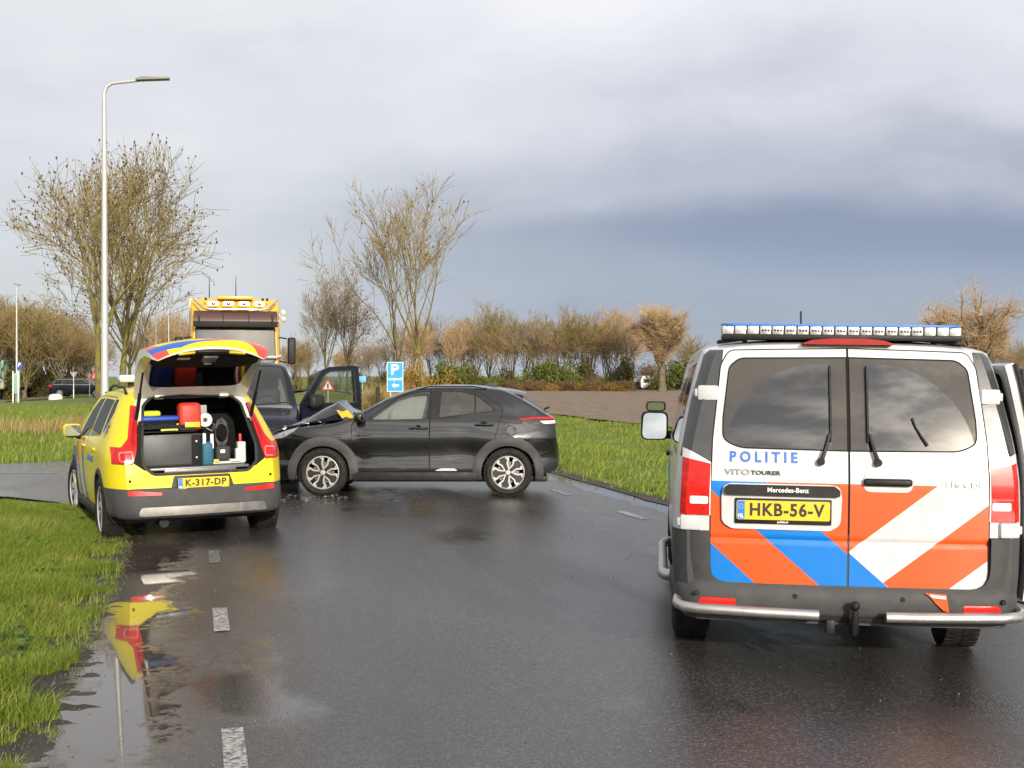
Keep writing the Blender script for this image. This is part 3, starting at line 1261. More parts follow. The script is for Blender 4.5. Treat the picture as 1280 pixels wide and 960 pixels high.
def cap_rows(sh, row, n=14, bulge=-0.03, out=-1):
    """Close an end ring (left..mid..right) with horizontal rows; bulge pushes the middle out along y."""
    bm = sh.bm
    m = len(row) // 2
    prev = None
    for i in range(m):
        l, r = row[i], row[-1 - i]
        line = [l]
        for k in range(1, n):
            t = k / n
            s = 2 * t - 1
            line.append(bm.verts.new((l.co.x + (r.co.x - l.co.x) * t, l.co.y + bulge * (1 - s * s), l.co.z)))
        line.append(r)
        if prev:
            for k in range(n):
                bm.faces.new((prev[k], prev[k + 1], line[k + 1], line[k]))
        prev = line
    mid = row[m]
    for k in range(n):
        try:
            bm.faces.new((prev[k], prev[k + 1], mid))
        except ValueError:
            pass


def circle_poly(cy, cz, r, n=26, squash=1.0):
    return [(cy + r * math.cos(2 * math.pi * k / n), cz + r * squash * math.sin(2 * math.pi * k / n)) for k in range(n)]


_wheel_cache = {}


def wheel(parent, x, y, z, r, width, style, rim_r, side, name='wheel', steer=0.0):
    """A wheel as one part with tyre, rim and brake disc as sub-parts. side -1: outer face to -x."""
    key = (style, r, width, rim_r)
    if key not in _wheel_cache:
        h = width / 2
        bm = bmesh.new()
        prof = [(rim_r - 0.012, h - 0.03), (rim_r + 0.005, h - 0.012), (rim_r + 0.02, h - 0.003), (rim_r + (r - rim_r) * 0.5, h + 0.006), (r - 0.045, h), (r - 0.02, h - 0.010),
                (r - 0.004, h - 0.032), (r, h - 0.065)]
        full = prof + [(a, -b) for a, b in prof[::-1]]
        add_lathe(bm, full, 56, 'x')
        # shoulder blocks and tread grooves
        for k in range(44):
            t = 2 * math.pi * k / 44
            for s in (1, -1):
                rot = Matrix.Rotation(t + (0.03 * s), 4, 'X')
                vs_ = add_box(bm, (s * (h - 0.043), 0, r - 0.006), (0.058, 0.030, 0.016))
                bmesh.ops.rotate(bm, cent=(0, 0, 0), matrix=rot, verts=vs_)
        for off in (-0.026, 0.026):
            for k in range(44):
                t = 2 * math.pi * (k + 0.5) / 44
                vs_ = add_box(bm, (off, 0, r - 0.004), (0.036, 0.034, 0.012))
                bmesh.ops.rotate(bm, cent=(0, 0, 0), matrix=Matrix.Rotation(t, 4, 'X'), verts=vs_)
        ty = bpy.data.meshes.new('tyre')
        bmesh.ops.recalc_face_normals(bm, faces=bm.faces)
        bm.to_mesh(ty)
        bm.free()
        finish(ty, M_TYRE, True, 35)
        # rim: outer face at +x
        bm = bmesh.new()
        mats = [M_ALLOY, M_ALLOY_DARK]
        rr = rim_r
        add_lathe(bm, [(rr, h - 0.012), (rr - 0.010, h - 0.006), (rr - 0.020, h - 0.018), (rr - 0.028, h - 0.06), (rr - 0.03, -h + 0.03)], 48, 'x')
        for f in bm.faces:
            f.material_index = 1
            c = f.calc_center_median()
            if c.x > h - 0.03:
                f.material_index = 0 if style != 'steel' else 1
        # spokes, drawn as flat polygons in the wheel plane and extruded
        def spoke(poly, x0, x1, mi, ang):
            ca, sa = math.cos(ang), math.sin(ang)
            q = [(a * ca - b * sa, a * sa + b * ca) for a, b in poly]
            n0 = len(bm.faces)
            add_prism(bm, q, x0, x1, 'x')
            bm.faces.ensure_lookup_table()
            for f in list(bm.faces)[n0:]:
                f.material_index = mi
        R1 = rr - 0.018
        if style == 'five_y':              # black five-spoke with machined forked edges
            for k in range(5):
                a = 2 * math.pi * k / 5 + math.pi / 2
                spoke([(0.03, -0.030), (0.10, -0.034), (0.150, -0.042), (R1, -0.100), (R1, 0.100), (0.150, 0.042), (0.10, 0.034), (0.03, 0.030)], h - 0.06, h - 0.030, 1, a)
                for s in (-1, 1):
                    pl = [(0.035, s * 0.020), (0.125, s * 0.030), (R1 * 0.80, s * 0.062), (R1 * 0.93, s * 0.040), (R1 * 0.99, s * 0.048), (R1 * 0.97, s * 0.106), (R1 * 0.74, s * 0.084), (0.12, s * 0.048), (0.035, s * 0.036)]
                    spoke(pl if s > 0 else pl[::-1], h - 0.045, h - 0.022, 0, a)
        elif style == 'five_double':       # five broad twin spokes, grey
            for k in range(5):
                a = 2 * math.pi * k / 5 + 0.3
                for s in (-1, 1):
                    pl = [(0.03, s * 0.006), (R1, s * 0.030), (R1, s * 0.088), (0.12, s * 0.040), (0.03, s * 0.036)]
                    spoke(pl if s > 0 else pl[::-1], h - 0.052, h - 0.024, 0, a)
        else:
            for k in range(8):
                a = 2 * math.pi * k / 8
                spoke([(0.03, -0.02), (R1, -0.04), (R1, 0.04), (0.03, 0.02)], h - 0.06, h - 0.035, 0, a)
        add_lathe(bm, [(0.0, h - 0.020), (0.026, h - 0.021), (0.032, h - 0.026), (0.05, h - 0.040), (0.056, h - 0.06)], 20, 'x')
        rm = bpy.data.meshes.new('rim')
        bmesh.ops.recalc_face_normals(bm, faces=bm.faces)
        bm.to_mesh(rm)
        bm.free()
        finish(rm, mats, True, 30)
        bm = bmesh.new()
        add_lathe(bm, [(0.06, 0.012), (rr * 0.66, 0.012), (rr * 0.66, -0.012), (0.06, -0.012)], 32, 'x')
        add_lathe(bm, [(0.0, h - 0.075), (0.07, h - 0.075), (0.075, -0.05)], 16, 'x')
        dm = bpy.data.meshes.new('brake_disc')
        bm.to_mesh(dm)
        bm.free()
        finish(dm, pmat('brake_disc_metal', (0.22, 0.20, 0.18), 0.45, metal=0.8, dirt=0.6, dirt_col=(0.12, 0.06, 0.03)), True, 30)
        _wheel_cache[key] = (ty, rm, dm)
    ty, rm, dm = _wheel_cache[key]
    w = bpy.data.objects.new(name, ty)
    w.location = (x, y, z)
    w.rotation_euler = (0.4, 0, (0 if side > 0 else math.pi) + steer)
    link(w, parent)
    link(bpy.data.objects.new('rim', rm), w)
    link(bpy.data.objects.new('brake_disc', dm), w)
    return w


def arch_liner(parent, ax, y, z, r, depth, name='wheel_arch_liner'):
    bm = bmesh.new()
    x0, x1 = ax, ax - math.copysign(depth, ax)
    n = 22
    A, B = [], []
    for k in range(n + 1):
        t = -0.35 + (math.pi + 0.7) * k / n
        A.append(bm.verts.new((x0, y + r * math.cos(t), z + r * math.sin(t))))
        B.append(bm.verts.new((x1, y + r * math.cos(t), z + r * math.sin(t))))
    for k in range(n):
        bm.faces.new((A[k], A[k + 1], B[k + 1], B[k]))
    bm.faces.new(B)
    return obj_from_bm(name, bm, M_DARK_PLASTIC, parent)


def surf_ring(surf, cy, cz, r0, r1, t0, t1, side, lift=0.014, n=30, squash0=1.0, squash1=1.0, zmin=None, inner=-0.05):
    """Flange round a wheel arch lying on the body side x = side*surf(y, z)."""
    bm = bmesh.new()
    rings = []
    for k in range(n + 1):
        t = t0 + (t1 - t0) * k / n
        row = []
        for j, (rad, lf) in enumerate(((r0, inner), (r0, lift), (r0 + (r1 - r0) * 0.3, lift + 0.006), (r0 + (r1 - r0) * 0.75, lift + 0.002), (r1, lift * 0.4), (r1 + 0.004, -0.012))):
            f = (rad - r0) / max(r1 - r0, 1e-6)
            sq = squash0 + (squash1 - squash0) * min(max(f, 0), 1)
            y, z = cy + rad * math.cos(t), cz + rad * sq * math.sin(t)
            if zmin is not None:
                z = max(z, zmin)
            row.append(bm.verts.new((side * (surf(y, max(z, 0.22)) + lf), y, z)))
        rings.append(row)
    for A, B in zip(rings, rings[1:]):
        for j in range(len(A) - 1):
            bm.faces.new((A[j], A[j + 1], B[j + 1], B[j]))
    return bm


def plate(parent, name, txt, loc, rot, w=0.52, h=0.11, frame=True, nl=True):
    """Number plate: backing, yellow face, blue strip, characters."""
    o = bpy.data.objects.new(name, None)
    bm = bmesh.new()
    add_box(bm, (0, 0, 0), (w + 0.02, h + 0.035, 0.012), bevel=0.006)
    p = obj_from_bm(name, bm, M_DARK_PLASTIC, parent)
    p.location = loc
    p.rotation_euler = rot
    bm = bmesh.new()
    add_prism(bm, rpoly([(-w / 2, -h / 2 + 0.006), (w / 2, -h / 2 + 0.006), (w / 2, h / 2 + 0.006), (-w / 2, h / 2 + 0.006)], 0.012), 0.005, 0.0085, 'z')
    obj_from_bm('plate_face', bm, M_PLATE, p, smooth=False)
    bm = bmesh.new()
    add_prism(bm, rpoly([(-w / 2 + 0.003, -h / 2 + 0.009), (-w / 2 + 0.045, -h / 2 + 0.009), (-w / 2 + 0.045, h / 2 + 0.003), (-w / 2 + 0.003, h / 2 + 0.003)], 0.006), 0.0087, 0.0095, 'z')
    obj_from_bm('country_strip', bm, M_PLATE_BLUE, p, smooth=False)
    if nl:
        put_text('lettering', 'NL', 0.03, M_WHITE_INK, p, (-w / 2 + 0.024, -h / 2 + 0.026, 0.0105), (0, 0, 0), 0.001, width=0.03)
        bm = bmesh.new()
        for k in range(12):
            t = 2 * math.pi * k / 12
            add_box(bm, (-w / 2 + 0.024 + 0.012 * math.cos(t), 0.026 + 0.012 * math.sin(t), 0.0102), (0.003, 0.003, 0.0008))
        obj_from_bm('star_ring', bm, M_PLATE, p, smooth=False)
    put_text('plate_number', txt, 0.095, M_INK, p, (0.022, 0.006, 0.0100), (0, 0, 0), 0.0028, 1.12, width=w * 0.80)
    return p


def seat(parent, x, y, z, mat=None, name='seat', h=0.62):
    bm = bmesh.new()
    add_box(bm, (x, y, z), (0.50, 0.50, 0.16), bevel=0.05)
    vs_ = add_box(bm, (0, 0, h / 2), (0.50, 0.14, h), bevel=0.05)
    bmesh.ops.rotate(bm, cent=(0, 0, 0), matrix=Matrix.Rotation(R(12), 3, 'X'), verts=vs_)
    bmesh.ops.translate(bm, vec=(x, y - 0.22, z), verts=vs_)
    vs_ = add_box(bm, (x, y - 0.24 - h * 0.21, z + h + 0.10), (0.27, 0.09, 0.18), bevel=0.04)
    return obj_from_bm(name, bm, mat or M_SEAT, parent)


def steering_wheel(parent, x, y, z, tilt=25):
    bm = bmesh.new()
    pts = [(0.185 * math.cos(t), 0, 0.185 * math.sin(t)) for t in (2 * math.pi * k / 24 for k in range(24))]
    add_tube(bm, pts, 0.016, 8, closed=True)
    add_box(bm, (0, 0.01, 0), (0.15, 0.04, 0.11), bevel=0.02)
    for a in (R(0), R(180), R(-90)):
        add_tube(bm, [(0.05 * math.cos(a), 0, 0.05 * math.sin(a)), (0.18 * math.cos(a), 0, 0.18 * math.sin(a))], 0.014, 6)
    o = obj_from_bm('steering_wheel', bm, M_INTERIOR, parent)
    o.location = (x, y, z)
    o.rotation_euler = (R(tilt), 0, 0)
    return o
# ------------------------------------------------------------------ police van, seen from behind
def build_police_van():
    root = thing('police_van', 'white police van with orange and blue chevron rear doors and roof light bar', 'van', (1.83, 7.02, 0.0), R(-6.5))
    root.rotation_euler = (0, R(0.8), R(-6.5))
    root.scale = (0.985, 1, 1)
    WT = [(0.30, 0.90), (0.42, 0.945), (0.62, 0.962), (0.90, 0.966), (1.10, 0.958), (1.26, 0.938), (1.50, 0.888), (1.74, 0.828), (1.79, 0.806)]
    TT = [(-0.1, 1.83), (0.0, 1.838), (0.3, 1.868), (1.0, 1.89), (2.4, 1.895), (3.2, 1.86), (3.55, 1.72), (4.25, 1.19), (4.85, 1.0), (5.02, 0.86)]
    FT = [(3.2, 0), (3.8, 0.03), (4.5, 0.10), (4.85, 0.2), (5.02, 0.36)]

    def inset(y):
        return 0.078 * max(0.0, 1 - y / 0.17) ** 2

    def width(y, z):
        return interp(WT, z) - inset(y) - interp(FT, y)

    def section(y):
        T = interp(TT, y)
        zs = min(1.775, T - 0.075)
        return section_rows(lambda z: width(y, z), 0.30, zs, T, 0, 22, 9, 2.7)
    sh = Shell()
    ys = [0, 0.012, 0.03, 0.055, 0.09, 0.13, 0.18, 0.28, 0.4] + [0.4 + 0.16 * k for k in range(1, 26)] + [4.5, 4.65, 4.8, 4.9, 4.96, 5.02]
    rows = loft_body(sh, ys, section)
    cap_rows(sh, rows[0], 30, -0.035)
    cap_rows(sh, rows[-1], 10, 0.04)

    def rake(y, z):
        k = max(0.0, z - 1.08)
        return (0.15 * k + 0.10 * k * k) * max(0.0, 1 - y / 1.2)
    for v in sh.bm.verts:
        v.co.y += rake(v.co.y, v.co.z)
    flip_out(sh)

    def rear(c, n):
        return c.y < 0.45 and n.y < -0.25

    def rear_y(x, z):
        s = x / 0.87
        return -0.035 * (1 - min(1, s * s)) + rake(0, z)
    # crease across both doors
    sh.cut([(-0.9, 0.735), (0.9, 0.735), (0.9, 0.757), (-0.9, 0.757)], 'y', rear)
    sh.cut([(-0.9, 0.757), (0.9, 0.757), (0.9, 0.775), (-0.9, 0.775)], 'y', rear)
    for v in sh.bm.verts:
        if abs(v.co.z - 0.757) < 0.0008 and v.co.y < 0.02 and abs(v.co.x) < 0.8:
            v.co.y += 0.009
    MW, MO, MB, MGAP, MP = 0, 1, 2, 3, 4
    mats = [M_WHITE, M_ORANGE, M_BLUE, M_GAP, M_PILLAR, M_GREY_PLASTIC]
    door = {}
    for s in (-1, 1):
        door[s] = rpoly([(s * 0.004, 0.500), (s * 0.62, 0.497), (s * 0.755, 0.53), (s * 0.758, 1.0), (s * 0.748, 1.30), (s * 0.705, 1.71), (s * 0.66, 1.795), (s * 0.004, 1.812)],
                        [0, 0.05, 0.11, 0.3, 0.3, 0.08, 0.06, 0], 4)
    # dark pillar foil and tail lights beside the doors
    for s in (-1, 1):
        sh.cut([(s * 0.748, 1.16), (s * 0.93, 1.20), (s * 0.875, 1.50), (s * 0.80, 1.77), (s * 0.765, 1.80), (s * 0.69, 1.80), (s * 0.70, 1.70)], 'y', lambda c, n: c.y < 0.3 and n.y < -0.12, mat=MP)
        sh.cut([(s * 0.757, 0.880), (s * 0.918, 0.880), (s * 0.905, 1.245), (s * 0.880, 1.238), (s * 0.757, 1.170)], 'y', lambda c, n: c.y < 0.20, part='tail_light_%d' % s)
        # layout of one lamp cluster: dark seams and the white reversing lamp
        nm = 'tail_light_%d' % s
        for z0, z1 in ((0.986, 0.990), (0.935, 0.939), (1.075, 1.078)):
            sh.cut([(s * 0.75, z0), (s * 0.99, z0), (s * 0.99, z1), (s * 0.75, z1)], 'y', lambda c, n: c.y < 0.2, mat=1, only=(nm,))
        sh.cut(rpoly([(s * 0.772, 0.941), (s * 0.872, 0.941), (s * 0.872, 0.984), (s * 0.772, 0.984)], 0.008, 2), 'y', lambda c, n: c.y < 0.2, mat=2, only=(nm,))
    for s in (-1, 1):
        nm = 'rear_door_%d' % s
        sh.cut(offset_poly(door[s], 0.006), 'y', rear, mat=MGAP)
        sh.cut(offset_poly(door[s], -0.002), 'y', rear, part=nm, mat=MW)
        win = rpoly([(s * 0.010, 1.252), (s * 0.60, 1.258), (s * 0.690, 1.300), (s * 0.688, 1.42), (s * 0.655, 1.70), (s * 0.60, 1.748), (s * 0.010, 1.757)],
                    [0, 0.2, 0.06, 0.2, 0.06, 0.08, 0], 4)
        sh.cut(offset_poly(win, 0.008), 'y', rear, mat=MGAP, only=(nm,))
        sh.cut(win, 'y', rear, part='rear_window_%d' % s, mat=0, only=(nm,))
    top = 1.070
    L_, R_ = 'rear_door_-1', 'rear_door_1'
    sh.cut([(-0.80, 0.45), (0.0, 0.45), (0.0, top), (-0.80, top)], 'y', rear, mat=MO, only=(L_,))
    sh.cut([(-0.80, top), (-0.454, top), (0.05, 0.640), (0.2, 0.46), (-0.095, 0.46), (-0.745, 1.010), (-0.80, 1.055)], 'y', rear, mat=MB, only=(L_,))
    sh.cut([(-0.80, 0.765), (-0.746, 0.718), (-0.45, 0.463), (-0.80, 0.40)], 'y', rear, mat=MB, only=(L_,))
    sh.cut([(0.0, top), (0.478, top), (0.0, 0.700)], 'y', rear, mat=MO, only=(R_,))
    sh.cut([(0.0, 0.697), (0.24, 0.492), (0.27, 0.45), (0.0, 0.45)], 'y', rear, mat=MB, only=(R_,))
    sh.cut([(0.80, 1.005), (0.80, 0.704), (0.47, 0.455), (0.27, 0.462), (0.235, 0.500), (0.19, 0.536)], 'y', rear, mat=MO, only=(R_,))

    # side windows, arches
    def side(s):
        return lambda c, n: c.x * s > 0.3 and abs(n.x) > 0.4
    for s in (-1, 1):
        sh.cut(circle_poly(1.10, 0.34, 0.40), 'x', side(s), part='cut')
        sh.cut(circle_poly(4.18, 0.34, 0.40), 'x', side(s), part='cut')
        for y0, y1, nm in ((0.30, 1.32, 'quarter'), (1.44, 2.52, 'middle'), (2.66, 3.55, 'front')):
            w = rpoly([(y0, 1.20), (y1, 1.20), (y1 - 0.02 if nm != 'front' else y1 - 0.10, 1.70 if nm != 'front' else 1.66), (y0 + 0.05, 1.715)], 0.05)
            sh.cut(offset_poly(w, 0.012), 'x', side(s), mat=MGAP)
            sh.cut(w, 'x', side(s), part='side_window_%s_%d' % (nm, s), mat=0)
        for y0, y1 in ((1.38, 2.58), (2.61, 3.72)):
            d = rpoly([(y0, 0.42), (y1, 0.42), (y1, 1.15), (y1 - 0.08, 1.74), (y0, 1.755)], 0.06)
            sh.cut(offset_poly(d, 0.004), 'x', side(s), mat=MGAP, only=('body',))
            sh.cut(offset_poly(d, -0.004), 'x', side(s), mat=MW, only=('body',))
        if s == -1:
            sh.cut([(1.45, 0.80), (4.6, 0.80), (4.6, 1.02), (2.0, 1.02)], 'x', side(s), mat=MB, only=('body',))
            sh.cut([(2.5, 0.50), (4.6, 0.50), (4.6, 0.79), (2.2, 0.79)], 'x', side(s), mat=MO, only=('body',))
    sh.cut([(-0.3, 0.2), (0.60, 0.2), (0.60, 0.792), (-0.3, 0.792)], 'x', lambda c, n: c.y < 0.62, mat=5, only=('body',))
    sh.cut([(-0.3, 0.2), (5.2, 0.2), (5.2, 0.375), (-0.3, 0.375)], 'x', lambda c, n: c.z < 0.42, mat=5, only=('body',))
    ws = rpoly([(-0.68, 1.22), (0.68, 1.22), (0.60, 1.76), (-0.60, 1.76)], 0.06)
    sh.cut(ws, 'y', lambda c, n: c.y > 3.3 and n.y > 0.1, part='windscreen')
    # right side: the sliding door stands open, so its doorway and the front doorway are open holes
    sh.cut(rpoly([(1.40, 0.44), (2.56, 0.44), (2.56, 1.73), (1.40, 1.74)], 0.08), 'x', side(1), part='cut')
    sh.cut(rpoly([(2.66, 0.44), (3.70, 0.44), (3.66, 1.15), (3.55, 1.70), (2.66, 1.73)], 0.08), 'x', side(1), part='cut')
    sh.drop('cut')
    body = sh.take('body', 'body', mats, root)
    # wiped fans on the rear glass
    def wiped_glass():
        m = glass_mat('wiped_privacy_glass', (0.05, 0.05, 0.055), 1.9, rough=0.015, dirt=0.03).copy()
        m.name = 'wiped_rear_glass'
        nt = m.node_tree
        N, L = nt.nodes.new, nt.links.new
        outn = [n for n in nt.nodes if n.type == 'OUTPUT_MATERIAL'][0]
        clean = outn.inputs[0].links[0].from_socket
        tc = N('ShaderNodeTexCoord')
        sp = N('ShaderNodeSeparateXYZ')
        L(tc.outputs['Object'], sp.inputs[0])
        ab = N('ShaderNodeMath'); ab.operation = 'ABSOLUTE'
        L(sp.outputs[0], ab.inputs[0])
        cmb = N('ShaderNodeCombineXYZ')
        L(ab.outputs[0], cmb.inputs[0])
        L(sp.outputs[2], cmb.inputs[1])
        ds = N('ShaderNodeVectorMath'); ds.operation = 'DISTANCE'
        L(cmb.outputs[0], ds.inputs[0])
        ds.inputs[1].default_value = (0.155, 1.19, 0)
        nz = N('ShaderNodeTexNoise'); nz.inputs['Scale'].default_value = 30; nz.inputs['Detail'].default_value = 6
        L(tc.outputs['Object'], nz.inputs['Vector'])
        fl = N('ShaderNodeMapRange')
        fl.inputs['From Min'].default_value = 0.532
        fl.inputs['From Max'].default_value = 0.538
        L(ds.outputs['Value'], fl.inputs['Value'])
        x0 = N('ShaderNodeMapRange')
        x0.inputs['From Min'].default_value = 0.100
        x0.inputs['From Max'].default_value = 0.090
        L(ab.outputs[0], x0.inputs['Value'])
        mx_ = N('ShaderNodeMath'); mx_.operation = 'MAXIMUM'
        L(fl.outputs[0], mx_.inputs[0]); L(x0.outputs[0], mx_.inputs[1])
        am = N('ShaderNodeMath'); am.operation = 'MULTIPLY'
        L(mx_.outputs[0], am.inputs[0])
        am2 = N('ShaderNodeMapRange')
        am2.inputs['From Min'].default_value = 0.3; am2.inputs['From Max'].default_value = 0.7
        am2.inputs['To Min'].default_value = 0.62; am2.inputs['To Max'].default_value = 0.85
        L(nz.outputs['Fac'], am2.inputs['Value'])
        L(am2.outputs[0], am.inputs[1])
        df = N('ShaderNodeBsdfDiffuse')
        df.inputs['Color'].default_value = (0.085, 0.080, 0.072, 1)
        ms = N('ShaderNodeMixShader')
        L(am.outputs[0], ms.inputs[0]); L(clean, ms.inputs[1]); L(df.outputs[0], ms.inputs[2])
        L(ms.outputs[0], outn.inputs[0])
        return m
    MG = wiped_glass()
    doors = {}
    for s in (-1, 1):
        d = sh.take('rear_door_%d' % s, 'rear_door', mats, root, push=0.004)
        doors[s] = d
        d['label'] = 'left rear door with orange and blue stripes and number plate' if s < 0 else 'right rear door with orange and white stripes and handle'
        sh.take('rear_window_%d' % s, 'window', [MG], d, push=0.003)
        tl = sh.take('tail_light_%d' % s, 'tail_light', [M_RED_LENS, M_RED_DARK, M_WHITE_LENS], root, push=0.012)
        for nm in ('quarter', 'middle', 'front'):
            k = 'side_window_%s_%d' % (nm, s)
            if k in sh.names and not (s == 1 and nm != 'quarter'):
                sh.take(k, 'side_window', [M_G_DARK if nm != 'front' else M_G_SIDE], root)
    sh.take('windscreen', 'windscreen', [M_G_SCREEN], root)
    sh.bm.free()

    def Y(x, z, d=0.0):
        return rear_y(x, z) - 0.006 - d
    # hinges: white blocks between pillar pieces
    for s in (-1, 1):
        for zc, hgt in ((1.555, 0.085), (0.835, 0.085)):
            wz = interp(WT, zc)
            bm = bmesh.new()
            add_box(bm, (s * (wz - 0.105), 0.022 + rake(0, zc), zc), (0.115, 0.08, hgt), Matrix.Rotation(s * R(16), 3, 'Z'), bevel=0.012)
            add_box(bm, (s * (wz - 0.045), 0.035 + rake(0, zc), zc), (0.026, 0.05, hgt * 0.55), Matrix.Rotation(s * R(40), 3, 'Z'), bevel=0.008)
            obj_from_bm('hinge', bm, M_WHITE, root)
    # bumper wrapped round the tail
    bsh = Shell()
    path = []
    for k in range(8):
        path.append((-0.968 + 0.004 * k, 0.62 - 0.06 * k))
    for k in range(1, 9):
        t = k / 9 * math.pi / 2
        path.append((-0.940 + 0.19 * (1 - math.cos(t)), 0.14 - 0.19 * math.sin(t)))
    for k in range(24):
        x = -0.75 + 1.5 * k / 23
        path.append((x, -0.05 - 0.028 * (1 - (x / 0.78) ** 2)))
    n0 = len(path)
    for x, y in path[:16][::-1]:
        path.append((-x, y))
    prof = [(0.325, -0.07), (0.345, -0.015), (0.37, 0.004), (0.44, 0.008), (0.485, 0.004), (0.503, -0.012), (0.515, -0.020), (0.56, -0.016), (0.62, -0.010), (0.70, -0.006), (0.79, -0.004), (0.795, -0.05)]
    grid = []
    for i, (x, y) in enumerate(path):
        a = Vector(path[max(i - 1, 0)])
        b = Vector(path[min(i + 1, len(path) - 1)])
        d = (b - a).normalized()
        nrm = Vector((-d.y, d.x)) * -1
        if nrm.dot(Vector((x, y - 0.6))) < 0:
            nrm = -nrm
        grid.append([bsh.bm.verts.new((x + nrm.x * o, y + nrm.y * o, z)) for z, o in prof])
    for A, B in zip(grid, grid[1:]):
        for k in range(len(prof) - 1):
            bsh.bm.faces.new((A[k], A[k + 1], B[k + 1], B[k]))
    flip_out(bsh)
    full = rpoly([(-0.763, 0.515), (0.763, 0.515), (0.763, 0.9), (-0.763, 0.9)], [0.11, 0.11, 0, 0])
    bsh.cut(full, 'y', lambda c, n: c.y < 0.13, part='cut')
    for s in (-1, 1):
        bsh.cut(circle_poly(1.10, 0.34, 0.415), 'x', lambda c, n: c.x * s > 0.5, part='cut')
        bsh.cut(rpoly([(s * 0.615, 0.388), (s * 0.83, 0.388), (s * 0.80, 0.432), (s * 0.615, 0.432)], 0.008, 2), 'y', lambda c, n: c.y < 0.12 and n.y < -0.3, part='fog_%d' % s)
    bsh.drop('cut')
    bump = bsh.take('body', 'bumper', [M_GREY_PLASTIC], root)
    for s in (-1, 1):
        bsh.take('fog_%d' % s, 'reflector', [M_RED_REFL], bump, push=0.004)
    bsh.bm.free()
    for x in (-0.83, -0.29, 0.29, 0.83):
        bm = bmesh.new()
        add_lathe(bm, [(0.0, -0.006), (0.011, -0.006), (0.014, 0.0), (0.014, 0.01)], 16, 'y', (x, -0.086 + (0.022 if abs(x) > 0.5 else 0.004), 0.455))
        obj_from_bm('parking_sensor', bm, M_DARK_PLASTIC, bump)
    # dark underbody behind the bumper, tow hook
    bm = bmesh.new()
    add_box(bm, (0, 2.4, 0.36), (1.6, 4.6, 0.12), bevel=0.02)
    obj_from_bm('underbody', bm, M_DARK_PLASTIC, root)
    bm = bmesh.new()
    add_box(bm, (0.0, -0.02, 0.345), (0.60, 0.06, 0.06), bevel=0.008)
    add_tube(bm, [(0.02, 0.0, 0.36), (0.02, -0.07, 0.30), (0.025, -0.13, 0.285), (0.025, -0.15, 0.33), (0.025, -0.15, 0.40)], [0.026, 0.026, 0.026, 0.022, 0.018], 10)
    bmesh.ops.create_uvsphere(bm, u_segments=14, v_segments=10, radius=0.026, matrix=Matrix.Translation((0.025, -0.15, 0.425)))
    add_box(bm, (-0.10, -0.10, 0.30), (0.05, 0.04, 0.08), bevel=0.01)
    obj_from_bm('tow_hook', bm, M_DARK_PLASTIC, root)
    # steel nudge bars
    bm = bmesh.new()
    add_tube(bm, [(-0.86, 0.30, 0.40), (-0.93, 0.12, 0.392), (-0.935, -0.02, 0.388), (-0.90, -0.095, 0.384), (-0.81, -0.125, 0.380), (-0.5, -0.145, 0.374), (-0.17, -0.15, 0.369)], 0.029, 14)
    bar = obj_from_bm('nudge_bar', bm, M_STEEL, root)
    bm = bmesh.new()
    add_tube(bm, [(0.86, 0.30, 0.40), (0.93, 0.12, 0.392), (0.935, -0.02, 0.388), (0.90, -0.095, 0.384), (0.81, -0.125, 0.380), (0.5, -0.145, 0.374), (0.19, -0.15, 0.369)], 0.029, 14)
    obj_from_bm('nudge_bar', bm, M_STEEL, root)
    for s in (-1, 1):
        bm = bmesh.new()
        add_tube(bm, [(s * 0.88, 1.42, 0.33), (s * 0.98, 1.48, 0.31), (s * 1.01, 1.60, 0.305), (s * 1.01, 3.05, 0.305), (s * 0.98, 3.18, 0.31), (s * 0.88, 3.24, 0.33)], 0.038, 12)
        obj_from_bm('side_step', bm, M_STEEL, root)
    # wipers
    for s in (-1, 1):
        bm = bmesh.new()
        pts = [(s * 0.155, 1.190), (s * 0.132, 1.255), (s * 0.108, 1.345)]
        add_tube(bm, [(x, Y(x, z, 0.028), z) for x, z in pts], [0.013, 0.010, 0.008], 8, flat=(1, 0.7))
        add_lathe(bm, [(0.0, -0.022), (0.017, -0.022), (0.021, -0.010), (0.021, 0.02)], 16, 'y', (s * 0.155, Y(0.155, 1.19, 0.018), 1.19))
        w = obj_from_bm('wiper', bm, M_DARK_PLASTIC, doors[s])
        bm = bmesh.new()
        bl = [(s * 0.101, 1.30 + 0.042 * k) for k in range(11)]
        add_tube(bm, [(x, Y(x, z, 0.012), z) for x, z in bl], [0.006] + [0.0085] * 9 + [0.006], 6, flat=(0.8, 1))
        obj_from_bm('wiper_blade', bm, M_RUBBER, w)
    # handle on the right door
    bm = bmesh.new()
    hx, hz = 0.205, 1.085
    ring = rpoly([(hx - 0.135, hz - 0.055), (hx + 0.135, hz - 0.055), (hx + 0.14, hz + 0.035), (hx + 0.05, hz + 0.062), (hx - 0.12, hz + 0.060)], 0.05, 6)
    add_prism(bm, ring, Y(hx, hz, 0.004), Y(hx, hz, -0.01), 'y')
    hb = obj_from_bm('handle_bowl', bm, pmat('bowl_white', (0.62, 0.62, 0.61), 0.4, dirt=0.2), doors[1], angle=30)
    bm = bmesh.new()
    add_box(bm, (hx, Y(hx, hz, 0.022), hz), (0.262, 0.022, 0.040), bevel=0.014, seg=3)
    add_box(bm, (hx, Y(hx, hz, 0.006), hz - 0.004), (0.20, 0.008, 0.030), bevel=0.003)
    obj_from_bm('door_handle', bm, M_DARK_PLASTIC, doors[1])
    # plate panel on the left door
    bm = bmesh.new()
